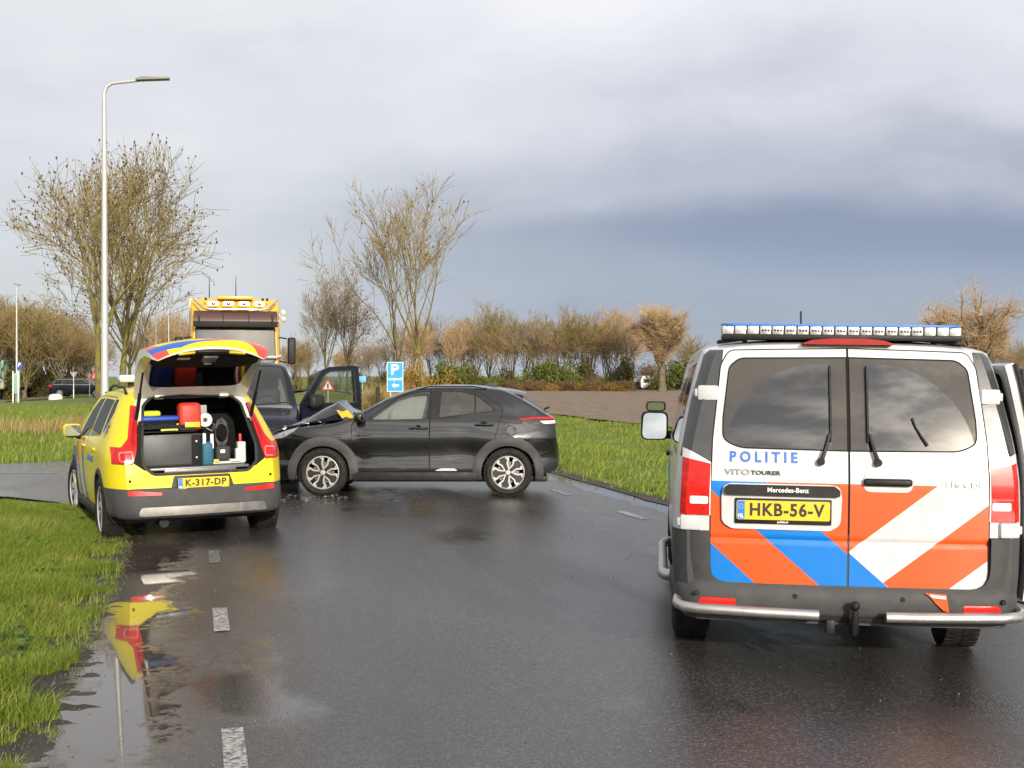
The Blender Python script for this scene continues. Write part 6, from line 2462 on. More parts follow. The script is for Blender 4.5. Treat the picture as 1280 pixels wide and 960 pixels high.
    for i in range(7):
        y = 2.30 - 0.16 * i / 6
        row = [bm.verts.new((-0.80 + 0.02 * math.sin(i), y, 1.085 + 0.018 * math.sin(i * 0.9) + 0.02 * i / 6)), bm.verts.new((-0.66, y + 0.10, 1.185 + 0.012 * math.sin(i * 1.2 + 1)))]
        vv.append(row)
    for A, B in zip(vv, vv[1:]):
        bm.faces.new((A[0], A[1], B[1], B[0]))
    bmesh.ops.recalc_face_normals(bm, faces=bm.faces)
    bmesh.ops.solidify(bm, geom=list(bm.faces), thickness=0.004)
    pl = obj_from_bm('number_plate', bm, pmat('plate_orange_yellow', (0.75, 0.42, 0.01), 0.4, vary=0.1), angle=20)
    pl.matrix_world = MW_
    tag(pl, 'bent yellow number plate lying on the wing of the crashed black car', 'number plate')
    return root


build_crossover()


# ------------------------------------------------------------------ dark van behind it, nose to the camera, driver's door open
def build_dark_van():
    # local y: 0 at the front bumper, negative towards the tail
    A0 = Vector((-4.11, 19.42, 0.0))
    root = thing('dark_van', 'dark navy van with its driver door open behind the crashed black car', 'van', (A0.x, A0.y, gzf(A0.x, A0.y)), R(193.9))
    WT = [(0.25, 0.86), (0.45, 0.93), (0.8, 0.955), (1.05, 0.95), (1.22, 0.925), (1.55, 0.855), (1.78, 0.785), (1.86, 0.75)]
    TT = [(-4.8, 1.90), (-2.6, 1.95), (-1.75, 1.93), (-1.48, 1.865), (-0.78, 1.215), (-0.55, 1.14), (-0.20, 1.045), (-0.06, 0.94), (0, 0.80)]
    FT = [(-1.2, 0.0), (-0.7, 0.02), (-0.35, 0.06), (-0.15, 0.13), (-0.05, 0.22), (0, 0.30)]

    def width(y, z):
        return interp(WT, z) - interp(FT, y)

    def section(y):
        T = interp(TT, y)
        zs = min(1.83, T - 0.06)
        return section_rows(lambda z: width(y, z), 0.28, zs, T, 0, 18, 8, 2.6)
    sh = Shell()
    ys = [0, -0.015, -0.035, -0.06, -0.10, -0.15, -0.2] + [-0.2 - 0.11 * k for k in range(1, 16)] + [-2.1 - 0.45 * k for k in range(0, 7)]
    rows = loft_body(sh, ys[::-1], section)
    cap_rows(sh, rows[0], 8, -0.03)
    cap_rows(sh, rows[-1], 12, 0.03)
    flip_out(sh)
    mats = [M_NAVY, M_GAP, M_DARK_PLASTIC]
    ws = rpoly([(-0.80, 1.225), (0.80, 1.225), (0.70, 1.835), (-0.70, 1.835)], [0.05, 0.05, 0.08, 0.08], 4)
    fr = lambda c, n: c.y > -1.8 and n.y > 0.15 and n.z > 0.1
    sh.cut(offset_poly(ws, 0.025), 'y', fr, mat=2)
    sh.cut(ws, 'y', fr, part='windscreen', mat=0)
    hood = rpoly([(-0.76, -0.72), (0.76, -0.72), (0.70, -0.14), (-0.70, -0.14)], 0.05)
    top = lambda c, n: n.z > 0.3 and c.y > -0.85
    sh.cut(offset_poly(hood, 0.005), 'z', top, mat=1, only=('body',))
    sh.cut(offset_poly(hood, -0.003), 'z', top, part='bonnet', mat=0, only=('body',))
    sd = lambda s: (lambda c, n: c.x * s > 0.3 and abs(n.x) > 0.35)
    # doorway open on its left side (image right: local -x)
    sh.cut(rpoly([(-0.80, 0.46), (-0.82, 1.22), (-1.34, 1.80), (-1.92, 1.82), (-1.95, 0.46)], 0.05), 'x', sd(-1), part='cut')
    for s in (-1, 1):
        sh.cut(circle_poly(-0.90, 0.34, 0.40), 'x', sd(s), part='cut')
        sh.cut(circle_poly(-3.95, 0.34, 0.40), 'x', sd(s), part='cut')
    sh.cut(rpoly([(-0.92, 1.24), (-1.36, 1.76), (-1.88, 1.78), (-1.88, 1.24)], 0.04), 'x', sd(1), part='win_r')
    grille = rpoly([(-0.62, 0.66), (0.62, 0.66), (0.60, 0.80), (-0.60, 0.80)], 0.03, 2)
    sh.cut(grille, 'y', lambda c, n: c.y > -0.4, mat=2, only=('body',))
    sh.cut([(-1.1, 0.2), (1.1, 0.2), (1.1, 0.58), (-1.1, 0.58)], 'y', lambda c, n: c.y > -0.55, mat=2, only=('body',))
    for s in (-1, 1):
        sh.cut(rpoly([(s * 0.60, 0.70), (s * 0.86, 0.72), (s * 0.90, 0.94), (s * 0.64, 0.92)], 0.03, 3), 'y', lambda c, n: c.y > -0.6, part='head_%d' % s)
    sh.drop('cut')
    sh.take('body', 'body', mats, root)
    b = sh.take('bonnet', 'bonnet', mats, root)
    b['label'] = 'navy bonnet with its leading edge pushed in'
    sh.take('windscreen', 'windscreen', [M_G_SCREEN], root)
    sh.take('win_r', 'side_window', [M_G_SIDE], root)
    for s in (-1, 1):
        sh.take('head_%d' % s, 'headlight', [M_WHITE_LENS], root, push=0.005)
        for y in (-0.90, -3.95):
            wheel(root, s * 0.82, y, 0.335, 0.335, 0.225, 'steel', 0.215, s)
            arch_liner(root, s * 0.94, y, 0.34, 0.40, 0.45)
    sh.bm.free()
    bm = bmesh.new()
    for k, x in enumerate((-0.30, 0.25)):
        add_tube(bm, [(x + 0.05, -0.72, 1.235), (x - 0.45, -0.80, 1.275)], 0.010, 6)
    o = obj_from_bm('wiper', bm, M_DARK_PLASTIC, root)
    # open door: hinged at the A-pillar
    ds = Shell()
    outl = rpoly([(0.0, 0.46), (1.10, 0.46), (1.12, 1.20), (1.06, 1.845), (0.98, 1.86), (0.50, 1.835), (0.36, 1.77), (0.0, 1.24)], [0.04, 0.06, 0.3, 0.03, 0.05, 0.12, 0.10, 0.06], 5)
    add_prism(ds.bm, outl, -0.035, 0.035, 'y')
    flip_out(ds)
    hole = rpoly([(0.14, 1.25), (1.02, 1.25), (0.975, 1.785), (0.53, 1.765), (0.42, 1.715)], [0.02, 0.03, 0.03, 0.08, 0.08], 4)
    ds.cut(hole, 'y', lambda c, n: abs(n.y) > 0.5, part='cut')
    ds.drop('cut')
    door = ds.take('body', 'driver_door', [M_NAVY], root)
    ds.bm.free()
    door['label'] = 'open navy driver door with window and mirror'
    door.location = (-0.955, -0.80, 0)
    door.rotation_euler = (0, 0, R(-90 - 65))
    bm = bmesh.new()
    add_prism(bm, hole, -0.003, 0.003, 'y')
    obj_from_bm('window', bm, M_G_CLEAR, door, smooth=False)
    bm = bmesh.new()
    nh = len(hole)
    add_tube(bm, [(p[0], -0.036, p[1]) for p in hole], 0.012, 6, closed=True)
    add_tube(bm, [(p[0], 0.036, p[1]) for p in hole], 0.012, 6, closed=True)
    o = obj_from_bm('window_seal', bm, M_RUBBER, door)
    o['kind'] = 'stuff'
    # which face is outside: build handle and mirror on the outer (front) face
    OF = -1
    bm = bmesh.new()
    add_box(bm, (0.20, OF * 0.16, 1.285), (0.26, 0.16, 0.22), bevel=0.07, seg=4)
    add_tube(bm, [(0.10, OF * 0.02, 1.23), (0.16, OF * 0.14, 1.25)], 0.04, 8)
    mi = obj_from_bm('door_mirror', bm, M_DARK_PLASTIC, door)
    bm = bmesh.new()
    add_tube(bm, [(0.80, OF * 0.04, 1.075), (0.84, OF * 0.065, 1.085), (0.96, OF * 0.065, 1.085), (1.00, OF * 0.04, 1.08)], 0.014, 8)
    obj_from_bm('door_handle', bm, M_CHROME, door)
    # cabin
    M_GREYCAB = pmat('grey_cabin_plastic', (0.14, 0.15, 0.16), 0.8, vary=0.1)
    bm = bmesh.new()
    add_box(bm, (0, -1.0, 1.08), (1.70, 0.55, 0.30), bevel=0.08, seg=3)
    obj_from_bm('dashboard', bm, M_GREYCAB, root)
    for x in (-0.48, 0.12, 0.55):
        o = seat(root, x, -1.95, 0.85, pmat('van_seat', (0.06, 0.065, 0.075), 0.9), name='front_seat')
        o.data.transform(Matrix.Identity(4))
    steering_wheel(root, -0.46, -1.42, 1.22, 40)
    bm = bmesh.new()
    add_box(bm, (0, -2.45, 1.2), (1.7, 0.04, 1.4))
    obj_from_bm('bulkhead', bm, pmat('bulkhead_grey', (0.16, 0.17, 0.18), 0.8), root)
    bm = bmesh.new()
    add_box(bm, (0, -1.6, 0.50), (1.75, 1.7, 0.06))
    obj_from_bm('cabin_floor', bm, M_INTERIOR, root)
    bm = bmesh.new()
    add_box(bm, (0, -2.3, 0.34), (1.6, 4.2, 0.10), bevel=0.02)
    obj_from_bm('underbody', bm, M_DARK_PLASTIC, root)
    return root


build_dark_van()


# ------------------------------------------------------------------ yellow recovery truck behind the van
def build_truck():
    c = Vector((-7.62, 35.3, 0))
    root = thing('recovery_truck', 'tall yellow truck with dark sun visor and roof lamps behind the dark van', 'truck', (c.x, c.y, gzf(c.x, c.y)), R(193.9))
    W = 1.235
    # cab shell (front at y=0, tail at y=-2.2)
    sh = Shell()
    TT = [(-2.2, 3.86), (-1.0, 3.88), (-0.45, 3.84), (-0.25, 3.74), (-0.10, 3.56), (0.0, 3.40)]

    def section(y):
        T = interp(TT, y)
        ins = interp([(-0.35, 0.0), (-0.12, 0.03), (0.0, 0.11)], y)
        return section_rows(lambda z: W - ins - 0.04 * max(0, (z - 2.0)) / 1.8, 0.95, T - 0.10, T, 0, 26, 7, 3.2)
    rows = loft_body(sh, [-2.2, -1.6, -1.0, -0.7, -0.5, -0.35, -0.25, -0.17, -0.10, -0.05, -0.02, 0.0], section)
    cap_rows(sh, rows[0], 8, -0.02)
    cap_rows(sh, rows[-1], 16, 0.05)
    for v_ in sh.bm.verts:
        if v_.co.y > -0.4:
            v_.co.y -= 0.07 * max(0.0, v_.co.z - 2.0) * (1 + v_.co.y / 0.4)
    flip_out(sh)
    mats = [M_TRUCK, M_GAP, M_DARK_PLASTIC]
    fr = lambda c, n: n.y > 0.15
    ws = rpoly([(-1.07, 2.06), (1.07, 2.06), (1.05, 3.06), (-1.05, 3.06)], 0.08)
    sh.cut(offset_poly(ws, 0.03), 'y', fr, mat=2)
    sh.cut(ws, 'y', fr, part='windscreen', mat=0)
    sh.cut(rpoly([(-0.95, 1.25), (0.95, 1.25), (0.95, 1.85), (-0.95, 1.85)], 0.05), 'y', fr, mat=2, only=('body',))
    for s in (-1, 1):
        sd = (lambda q: (lambda c, n: c.x * q > 0.5 and abs(n.x) > 0.5))(s)
        sh.cut(rpoly([(-0.35, 2.10), (-0.42, 2.95), (-1.35, 2.95), (-1.35, 2.10)], 0.06), 'x', sd, part='win_%d' % s)
        d = rpoly([(-0.20, 1.1), (-0.28, 3.08), (-1.42, 3.08), (-1.42, 1.1)], 0.06)
        sh.cut(offset_poly(d, 0.008), 'x', sd, mat=1, only=('body',))
        sh.cut(offset_poly(d, -0.006), 'x', sd, mat=0, only=('body',))
    sh.take('body', 'cab', mats, root)
    sh.take('windscreen', 'windscreen', [glass_mat('truck_windscreen', (0.72, 0.80, 0.76), 1.9, dirt=0.12)], root)
    for s in (-1, 1):
        sh.take('win_%d' % s, 'side_window', [M_G_SIDE], root)
    sh.bm.free()
    # flat roof box edge: the body behind, as wide as the cab
    bm = bmesh.new()
    add_box(bm, (0, -3.6, 2.45), (2.52, 2.6, 2.98), bevel=0.03)
    obj_from_bm('rear_body', bm, pmat('cream_truck_body', (0.62, 0.50, 0.28), 0.45, dirt=0.3), root)
    bm = bmesh.new()
    add_box(bm, (0, -0.30, 3.845), (0.96, 0.42, 0.09), bevel=0.02)
    obj_from_bm('roof_sign', bm, M_TRUCK, root)
    # visor: tinted upper band and darker lower band
    bm = bmesh.new()
    prof = [(0.10, 3.47), (0.26, 3.40), (0.34, 3.22), (0.34, 3.05), (0.325, 3.05), (0.325, 3.215), (0.25, 3.385), (0.10, 3.45)]
    add_prism(bm, prof, -1.12, 1.12, 'x')
    vi = obj_from_bm('sun_visor', bm, pmat('visor_smoked', (0.06, 0.022, 0.018), 0.5, spec=0.25, coat=0.15, coat_rough=0.2), root, angle=30)
    bm = bmesh.new()
    add_box(bm, (0, 0.345, 3.10), (2.26, 0.012, 0.16), bevel=0.004)
    obj_from_bm('visor_band', bm, pmat('visor_band_dark', (0.018, 0.015, 0.015), 0.6, spec=0.2), vi)
    for x in (-0.98, -0.34, 0.34, 0.98):
        bm = bmesh.new()
        add_box(bm, (x, 0.352, 3.26), (0.05 if abs(x) > 0.5 else 0.02, 0.02, 0.28), bevel=0.004)
        obj_from_bm('visor_bracket', bm, M_DARK_PLASTIC, vi)
    # lamp bar: bent white tube with four lamps
    bm = bmesh.new()
    add_tube(bm, [(-1.12, 0.02, 3.78), (-1.00, 0.20, 3.66), (-0.86, 0.28, 3.53), (-0.70, 0.30, 3.50), (0.70, 0.30, 3.50), (0.86, 0.28, 3.53), (1.00, 0.20, 3.66), (1.12, 0.02, 3.78)], 0.032, 10)
    tb = obj_from_bm('lamp_bar', bm, M_CHROME, root)
    for x in (-0.63, -0.22, 0.20, 0.60):
        bm = bmesh.new()
        add_prism(bm, rpoly([(x - 0.15, 3.60), (x + 0.15, 3.60), (x + 0.15, 3.72), (x - 0.15, 3.72)], 0.055, 5), 0.30, 0.20, 'y')
        lm = obj_from_bm('roof_lamp', bm, M_CHROME, tb)
        bm = bmesh.new()
        add_prism(bm, rpoly([(x - 0.125, 3.615), (x + 0.125, 3.615), (x + 0.125, 3.705), (x - 0.125, 3.705)], 0.042, 5), 0.312, 0.302, 'y')
        obj_from_bm('lamp_glass', bm, M_WHITE_LENS, lm)
        bm = bmesh.new()
        add_lathe(bm, [(0.0, 0.02), (0.035, 0.015), (0.045, 0.0)], 12, 'y', (x, 0.313, 3.655))
        obj_from_bm('lamp_bulb', bm, pmat('lamp_dark', (0.10, 0.09, 0.08), 0.2, metal=0.6), lm)
    for x in (-0.85, -0.73, 0.80):
        bm = bmesh.new()
        add_box(bm, (x, 0.10, 3.79), (0.07, 0.07, 0.07), bevel=0.012)
        obj_from_bm('marker_lamp', bm, M_DARK_PLASTIC, root)
    for x in (-0.02, 0.70):
        bm = bmesh.new()
        add_tube(bm, [(x, -0.4, 3.85), (x, -0.4, 4.45)], [0.016, 0.007], 6)
        obj_from_bm('aerial', bm, M_DARK_PLASTIC, root)
    for z in (3.44, 3.26):
        bm = bmesh.new()
        bmesh.ops.create_uvsphere(bm, u_segments=14, v_segments=10, radius=0.085, matrix=Matrix.Translation((-1.30, -0.10, z)))
        add_tube(bm, [(-1.18, -0.12, z - 0.06), (-1.30, -0.10, z - 0.08)], 0.03, 6)
        obj_from_bm('work_lamp', bm, pmat('white_lamp_body', (0.62, 0.58, 0.50), 0.4), root)
    # mirrors
    for s in (-1, 1):
        bm = bmesh.new()
        add_box(bm, (s * 1.52, 0.06, 2.38), (0.22, 0.14, 0.74), bevel=0.05, seg=3)
        mi = obj_from_bm('door_mirror', bm, M_DARK_PLASTIC, root)
        bm = bmesh.new()
        for z in (2.72, 2.06):
            add_tube(bm, [(s * 1.19, -0.10, z + 0.03), (s * 1.38, 0.04, z)], 0.022, 6)
        o = obj_from_bm('mirror_arm', bm, M_DARK_PLASTIC, mi)
        o['kind'] = 'stuff'
    bm = bmesh.new()
    add_tube(bm, [(-1.22, 0.10, 2.24), (-1.10, 0.22, 2.20), (1.10, 0.22, 2.20), (1.22, 0.10, 2.24)], 0.04, 8)
    obj_from_bm('front_rail', bm, pmat('rail_white', (0.55, 0.54, 0.50), 0.35, metal=0.3), root)
    bm = bmesh.new()
    add_box(bm, (0, 0.02, 0.72), (2.46, 0.34, 0.50), bevel=0.06, seg=3)
    obj_from_bm('bumper', bm, M_TRUCK, root)
    bm = bmesh.new()
    add_box(bm, (0, -3.0, 0.75), (1.0, 5.6, 0.30), bevel=0.02)
    obj_from_bm('chassis', bm, M_DARK_PLASTIC, root)
    for s in (-1, 1):
        for y in (-1.0, -4.2):
            wheel(root, s * 1.07, y, 0.50, 0.50, 0.30, 'truck', 0.30, s)
    bm = bmesh.new()
    add_box(bm, (0, -0.45, 1.95), (2.1, 0.5, 0.30), bevel=0.08)
    obj_from_bm('dashboard', bm, pmat('truck_dash', (0.25, 0.25, 0.22), 0.8), root)
    for x in (-0.62, 0.62):
        seat(root, x, -1.15, 1.75, name='seat', h=0.75)
    steering_wheel(root, -0.62, -0.70, 2.14, 50)
    bm = bmesh.new()
    add_box(bm, (0, -1.9, 2.5), (2.3, 0.05, 2.4))
    obj_from_bm('cab_back_wall', bm, pmat('cab_wall', (0.26, 0.27, 0.25), 0.9), root)
    # driver: one continuous body from a skinned skeleton, seated, hands to the wheel
    MW_ = Matrix.LocRotScale(root.location, root.rotation_euler, None)
    hx, hy, hz = -0.62, -1.15, 1.90
    J = {'pelvis': (0, 0, 0), 'chest': (0, -0.04, 0.30), 'neck0': (0, -0.05, 0.50), 'neck': (0, -0.02, 0.57), 'head': (0, 0.0, 0.66), 'crown': (0, -0.01, 0.78),
         'ls': (-0.19, -0.04, 0.46), 'le': (-0.24, 0.16, 0.24), 'lw': (-0.14, 0.38, 0.30), 'lh': (-0.11, 0.45, 0.33), 'rs': (0.19, -0.04, 0.46), 're': (0.24, 0.16, 0.24), 'rw': (0.14, 0.38, 0.30), 'rh': (0.11, 0.45, 0.33),
         'lhip': (-0.09, 0.02, -0.02), 'lk': (-0.13, 0.45, 0.02), 'la': (-0.13, 0.62, -0.36), 'rhip': (0.09, 0.02, -0.02), 'rk': (0.13, 0.45, 0.02), 'ra': (0.13, 0.62, -0.36)}
    RAD = {'pelvis': 0.15, 'chest': 0.16, 'neck0': 0.09, 'neck': 0.058, 'head': 0.095, 'crown': 0.075, 'ls': 0.075, 'le': 0.05, 'lw': 0.035, 'lh': 0.042, 'rs': 0.075, 're': 0.05, 'rw': 0.035, 'rh': 0.042,
           'lhip': 0.10, 'lk': 0.07, 'la': 0.05, 'rhip': 0.10, 'rk': 0.07, 'ra': 0.05}
    names = list(J)
    E = [('pelvis', 'chest'), ('chest', 'neck0'), ('neck0', 'neck'), ('neck', 'head'), ('head', 'crown'), ('neck0', 'ls'), ('ls', 'le'), ('le', 'lw'), ('lw', 'lh'), ('neck0', 'rs'), ('rs', 're'), ('re', 'rw'), ('rw', 'rh'),
         ('pelvis', 'lhip'), ('lhip', 'lk'), ('lk', 'la'), ('pelvis', 'rhip'), ('rhip', 'rk'), ('rk', 'ra')]
    me = bpy.data.meshes.new('person')
    me.from_pydata([(hx + J[n][0], hy + J[n][1], hz + J[n][2]) for n in names], [(names.index(a), names.index(b)) for a, b in E], [])
    po = bpy.data.objects.new('person_skeleton', me)
    COL.objects.link(po)
    sk = po.modifiers.new('skin', 'SKIN')
    for i, n in enumerate(names):
        v = me.skin_vertices[0].data[i]
        v.radius = (RAD[n], RAD[n])
        v.use_root = (n == 'pelvis')
    sb = po.modifiers.new('sub', 'SUBSURF')
    sb.levels = sb.render_levels = 2
    dg = bpy.context.evaluated_depsgraph_get()
    body = bpy.data.meshes.new_from_object(po.evaluated_get(dg))
    bpy.data.objects.remove(po)
    body.materials.clear()
    M_SKIN = pmat('skin', (0.48, 0.28, 0.20), 0.5, vary=0.06)
    M_HIVIS = pmat('hi_vis_orange', (0.78, 0.16, 0.02), 0.7, vary=0.1)
    M_HAIR = pmat('brown_hair', (0.07, 0.045, 0.03), 0.7)
    for m in (M_HIVIS, M_SKIN, pmat('dark_trousers', (0.03, 0.035, 0.05), 0.8)):
        body.materials.append(m)
    for p in body.polygons:
        c = p.center
        rel = (c.x - hx, c.y - hy, c.z - hz)
        p.material_index = 1 if (rel[2] > 0.53 or rel[1] > 0.36 and rel[2] > 0.2) else (2 if rel[2] < 0.05 else 0)
        p.use_smooth = True
    body.name = 'person'
    pe = bpy.data.objects.new('person', body)
    COL.objects.link(pe)
    pe.matrix_world = MW_
    tag(pe, 'driver in an orange hi-vis jacket seated behind the truck windscreen', 'person')
    bm = bmesh.new()
    bmesh.ops.create_uvsphere(bm, u_segments=16, v_segments=10, radius=0.105, matrix=Matrix.Translation((hx, hy - 0.03, hz + 0.74)) @ Matrix.Diagonal((0.95, 1.05, 0.85, 1)))
    bmesh.ops.delete(bm, geom=[v for v in bm.verts if v.co.z < hz + 0.70 and v.co.y > hy - 0.05], context='VERTS')
    obj_from_bm('hair', bm, M_HAIR, pe)
    bm = bmesh.new()
    add_tube(bm, [(hx, hy + 0.085, hz + 0.70), (hx, hy + 0.115, hz + 0.655)], [0.010, 0.018], 6)
    obj_from_bm('nose', bm, M_SKIN, pe)
    for s in (-1, 1):
        bm = bmesh.new()
        bmesh.ops.create_uvsphere(bm, u_segments=8, v_segments=6, radius=0.013, matrix=Matrix.Translation((hx + s * 0.034, hy + 0.088, hz + 0.70)))
        obj_from_bm('eye', bm, M_INK, pe)
    return root


build_truck()
# ------------------------------------------------------------------ trees and shrubs
def bark_mat(name, c0, c1, moss, moss_amt):
    m = bpy.data.materials.new(name)
    m.use_nodes = True
    nt = m.node_tree
    N, L = nt.nodes.new, nt.links.new
    b = nt.nodes['Principled BSDF']
    b.inputs['Roughness'].default_value = 0.85
    b.inputs['Specular IOR Level'].default_value = 0.2
    tc = N('ShaderNodeTexCoord')

    def noise(s, d=5):
        n = N('ShaderNodeTexNoise')
        n.inputs['Scale'].default_value = s
        n.inputs['Detail'].default_value = d
        n.inputs['Roughness'].default_value = 0.65
        L(tc.outputs['Object'], n.inputs['Vector'])
        return n.outputs['Fac']
    r = N('ShaderNodeValToRGB')
    r.color_ramp.elements[0].position, r.color_ramp.elements[1].position = 0.35, 0.7
    r.color_ramp.elements[0].color, r.color_ramp.elements[1].color = (*c0, 1), (*c1, 1)
    L(noise(3.0), r.inputs[0])
    mx = N('ShaderNodeMix')
    mx.data_type = 'RGBA'
    mr = N('ShaderNodeMapRange')
    mr.inputs['From Min'].default_value = 0.42
    mr.inputs['From Max'].default_value = 0.58
    mr.inputs['To Max'].default_value = moss_amt
    L(noise(2.1, 8), mr.inputs['Value'])
    L(mr.outputs[0], mx.inputs[0])
    L(r.outputs[0], mx.inputs[6])
    mx.inputs[7].default_value = (*moss, 1)
    L(mx.outputs[2], b.inputs['Base Color'])
    bp = N('ShaderNodeBump')
    bp.inputs['Strength'].default_value = 0.6
    bp.inputs['Distance'].default_value = 0.03
    L(noise(14), bp.inputs['Height'])
    L(bp.outputs[0], b.inputs['Normal'])
    return m


M_BARK = bark_mat('mossy_bark', (0.075, 0.060, 0.042), (0.16, 0.125, 0.085), (0.21, 0.19, 0.025), 0.75)
M_BARK_GREY = bark_mat('grey_bark', (0.09, 0.072, 0.052), (0.19, 0.15, 0.105), (0.18, 0.16, 0.05), 0.35)
M_TWIG = bark_mat('twigs_olive', (0.17, 0.125, 0.06), (0.30, 0.23, 0.11), (0.34, 0.27, 0.07), 0.5)
M_TWIG_BROWN = bark_mat('twigs_brown', (0.20, 0.14, 0.075), (0.34, 0.245, 0.13), (0.28, 0.22, 0.07), 0.35)
M_TWIG_TAN = bark_mat('twigs_tan', (0.40, 0.27, 0.15), (0.55, 0.40, 0.24), (0.46, 0.34, 0.15), 0.3)
M_TWIG_GREY = bark_mat('twigs_grey', (0.20, 0.16, 0.12), (0.34, 0.27, 0.20), (0.28, 0.23, 0.10), 0.3)
M_SEED = pmat('seed_clusters', (0.10, 0.055, 0.032), 0.9, vary=0.3, vscale=3)
TR = random.Random(5)


def tubes(segs, sides):
    """segs: array (n, 8) p0 p1 r0 r1 -> verts, quads"""
    S = np.asarray(segs, np.float64)
    p0, p1, r0, r1 = S[:, 0:3], S[:, 3:6], S[:, 6], S[:, 7]
    d = p1 - p0
    d /= np.maximum(np.linalg.norm(d, axis=1, keepdims=True), 1e-9)
    ref = np.where(np.abs(d[:, 2:3]) > 0.9, np.array([[1.0, 0, 0]]), np.array([[0, 0, 1.0]]))
    a = np.cross(d, ref)
    a /= np.maximum(np.linalg.norm(a, axis=1, keepdims=True), 1e-9)
    b = np.cross(d, a)
    t = 2 * np.pi * np.arange(sides) / sides
    ring = a[:, None, :] * np.cos(t)[None, :, None] + b[:, None, :] * np.sin(t)[None, :, None]
    v = np.stack([p0[:, None, :] + ring * r0[:, None, None], p1[:, None, :] + ring * r1[:, None, None]], 1)
    n = len(S)
    base = (np.arange(n) * 2 * sides)[:, None]
    k = np.arange(sides)
    k2 = (k + 1) % sides
    q = np.stack([base + k, base + k2, base + sides + k2, base + sides + k], -1).reshape(-1, 4)
    return v.reshape(-1, 3), q


def grow_tree(h=10.0, trunk_h=0.32, trunk_r=0.22, limbs=7, spread=0.55, levels=4, kids=(6, 5, 5), up=0.10, lean=0.0, seedv=1, limb_len=0.5, ang=(25, 50), wig=0.12, multi=1, twig_r=0.010, decay=(0.50, 0.72), start=0.25):
    r = random.Random(seedv)
    thick, thin, tips = [], [], []

    def branch(p, d, L_, rad, lev):
        n = {0: 7, 1: 6, 2: 5, 3: 4}.get(lev, 3)
        pos = Vector(p)
        dr = Vector(d).normalized()
        r_ = rad
        nodes = []
        end = rad * (0.45 if lev < 2 else 0.35)
        for i in range(n):
            wg = wig * (0.3 if lev == 0 else 1.0)
            dr = (dr + Vector((r.gauss(0, wg), r.gauss(0, wg), r.gauss(0, wg) * 0.6 + up * (0.6 if lev else 0.2)))).normalized()
            q = pos + dr * (L_ / n)
            r2 = max(rad + (end - rad) * (i + 1) / n, twig_r * 0.6)
            (thick if lev <= 1 else thin).append((*pos, *q, r_, r2))
            nodes.append((q.copy(), dr.copy(), r2, (i + 1) / n))
            pos, r_ = q, r2
        return nodes

    def side_dir(d, a):
        ax = d.cross(Vector((r.gauss(0, 1), r.gauss(0, 1), r.gauss(0, 1)))).normalized()
        return Matrix.Rotation(a, 3, ax) @ d

    def rec(nodes, L_, lev):
        if lev >= levels:
            tips.append(nodes[-1][0])
            return
        cnt = kids[min(lev - 1, len(kids) - 1)]
        for k in range(cnt):
            f = start + (1 - start) * (k + r.random() * 0.8) / cnt
            i = min(int(f * len(nodes)), len(nodes) - 1)
            q, d, rr, _ = nodes[i]
            nd = side_dir(d, R(r.uniform(*ang)))
            nd.z += up * 1.2
            l2 = L_ * r.uniform(*decay) * (1.1 - 0.35 * f)
            rec(branch(q, nd, l2, max(rr * 0.62, twig_r), lev + 1), l2, lev + 1)
        tips.append(nodes[-1][0])
    for m in range(multi):
        a = 2 * math.pi * m / max(multi, 1) + r.random()
        base = Vector((0.15 * math.cos(a), 0.15 * math.sin(a), -0.1)) if multi > 1 else Vector((0, 0, -0.1))
        d = Vector((lean + (0.25 * math.cos(a) if multi > 1 else 0), 0.25 * math.sin(a) if multi > 1 else 0, 1))
        tn = branch(base, d, h * trunk_h + 0.1, trunk_r / math.sqrt(multi), 0)
        top, dtop, rt, _ = tn[-1]
        # root flare
        thick.append((*(base - Vector((0, 0, 0.05))), *(base + Vector((0, 0, 0.5))), trunk_r * 1.45 / math.sqrt(multi), trunk_r / math.sqrt(multi)))
        for k in range(limbs):
            a = 2 * math.pi * (k + r.random() * 0.6) / limbs
            inc = spread * (0.35 + 0.75 * r.random()) if k else 0.06
            nd = Vector((math.cos(a) * inc, math.sin(a) * inc, 1)).normalized()
            nd = (nd + dtop * 0.3).normalized()
            i = len(tn) - 1 - (0 if k < 3 else r.randint(0, 2))
            q, _, rr, _ = tn[i]
            L_ = h * limb_len * r.uniform(0.8, 1.15) * (1 if k else 1.25)
            rec(branch(q, nd, L_, rr * r.uniform(0.55, 0.72), 1), L_, 1)
    return thick, thin, tips


def blobs(pts, rad, rng_):
    oct_ = np.array([(1, 0, 0), (-1, 0, 0), (0, 1, 0), (0, -1, 0), (0, 0, 1.5), (0, 0, -1.8)])
    fc = np.array([(0, 2, 4), (2, 1, 4), (1, 3, 4), (3, 0, 4), (2, 0, 5), (1, 2, 5), (3, 1, 5), (0, 3, 5)])
    P = np.asarray(pts)
    s = rad * (0.6 + 0.9 * rng_.random(len(P)))
    v = P[:, None, :] + oct_[None] * s[:, None, None]
    f = (np.arange(len(P)) * 6)[:, None, None] + fc[None]
    return v.reshape(-1, 3), f.reshape(-1, 3)


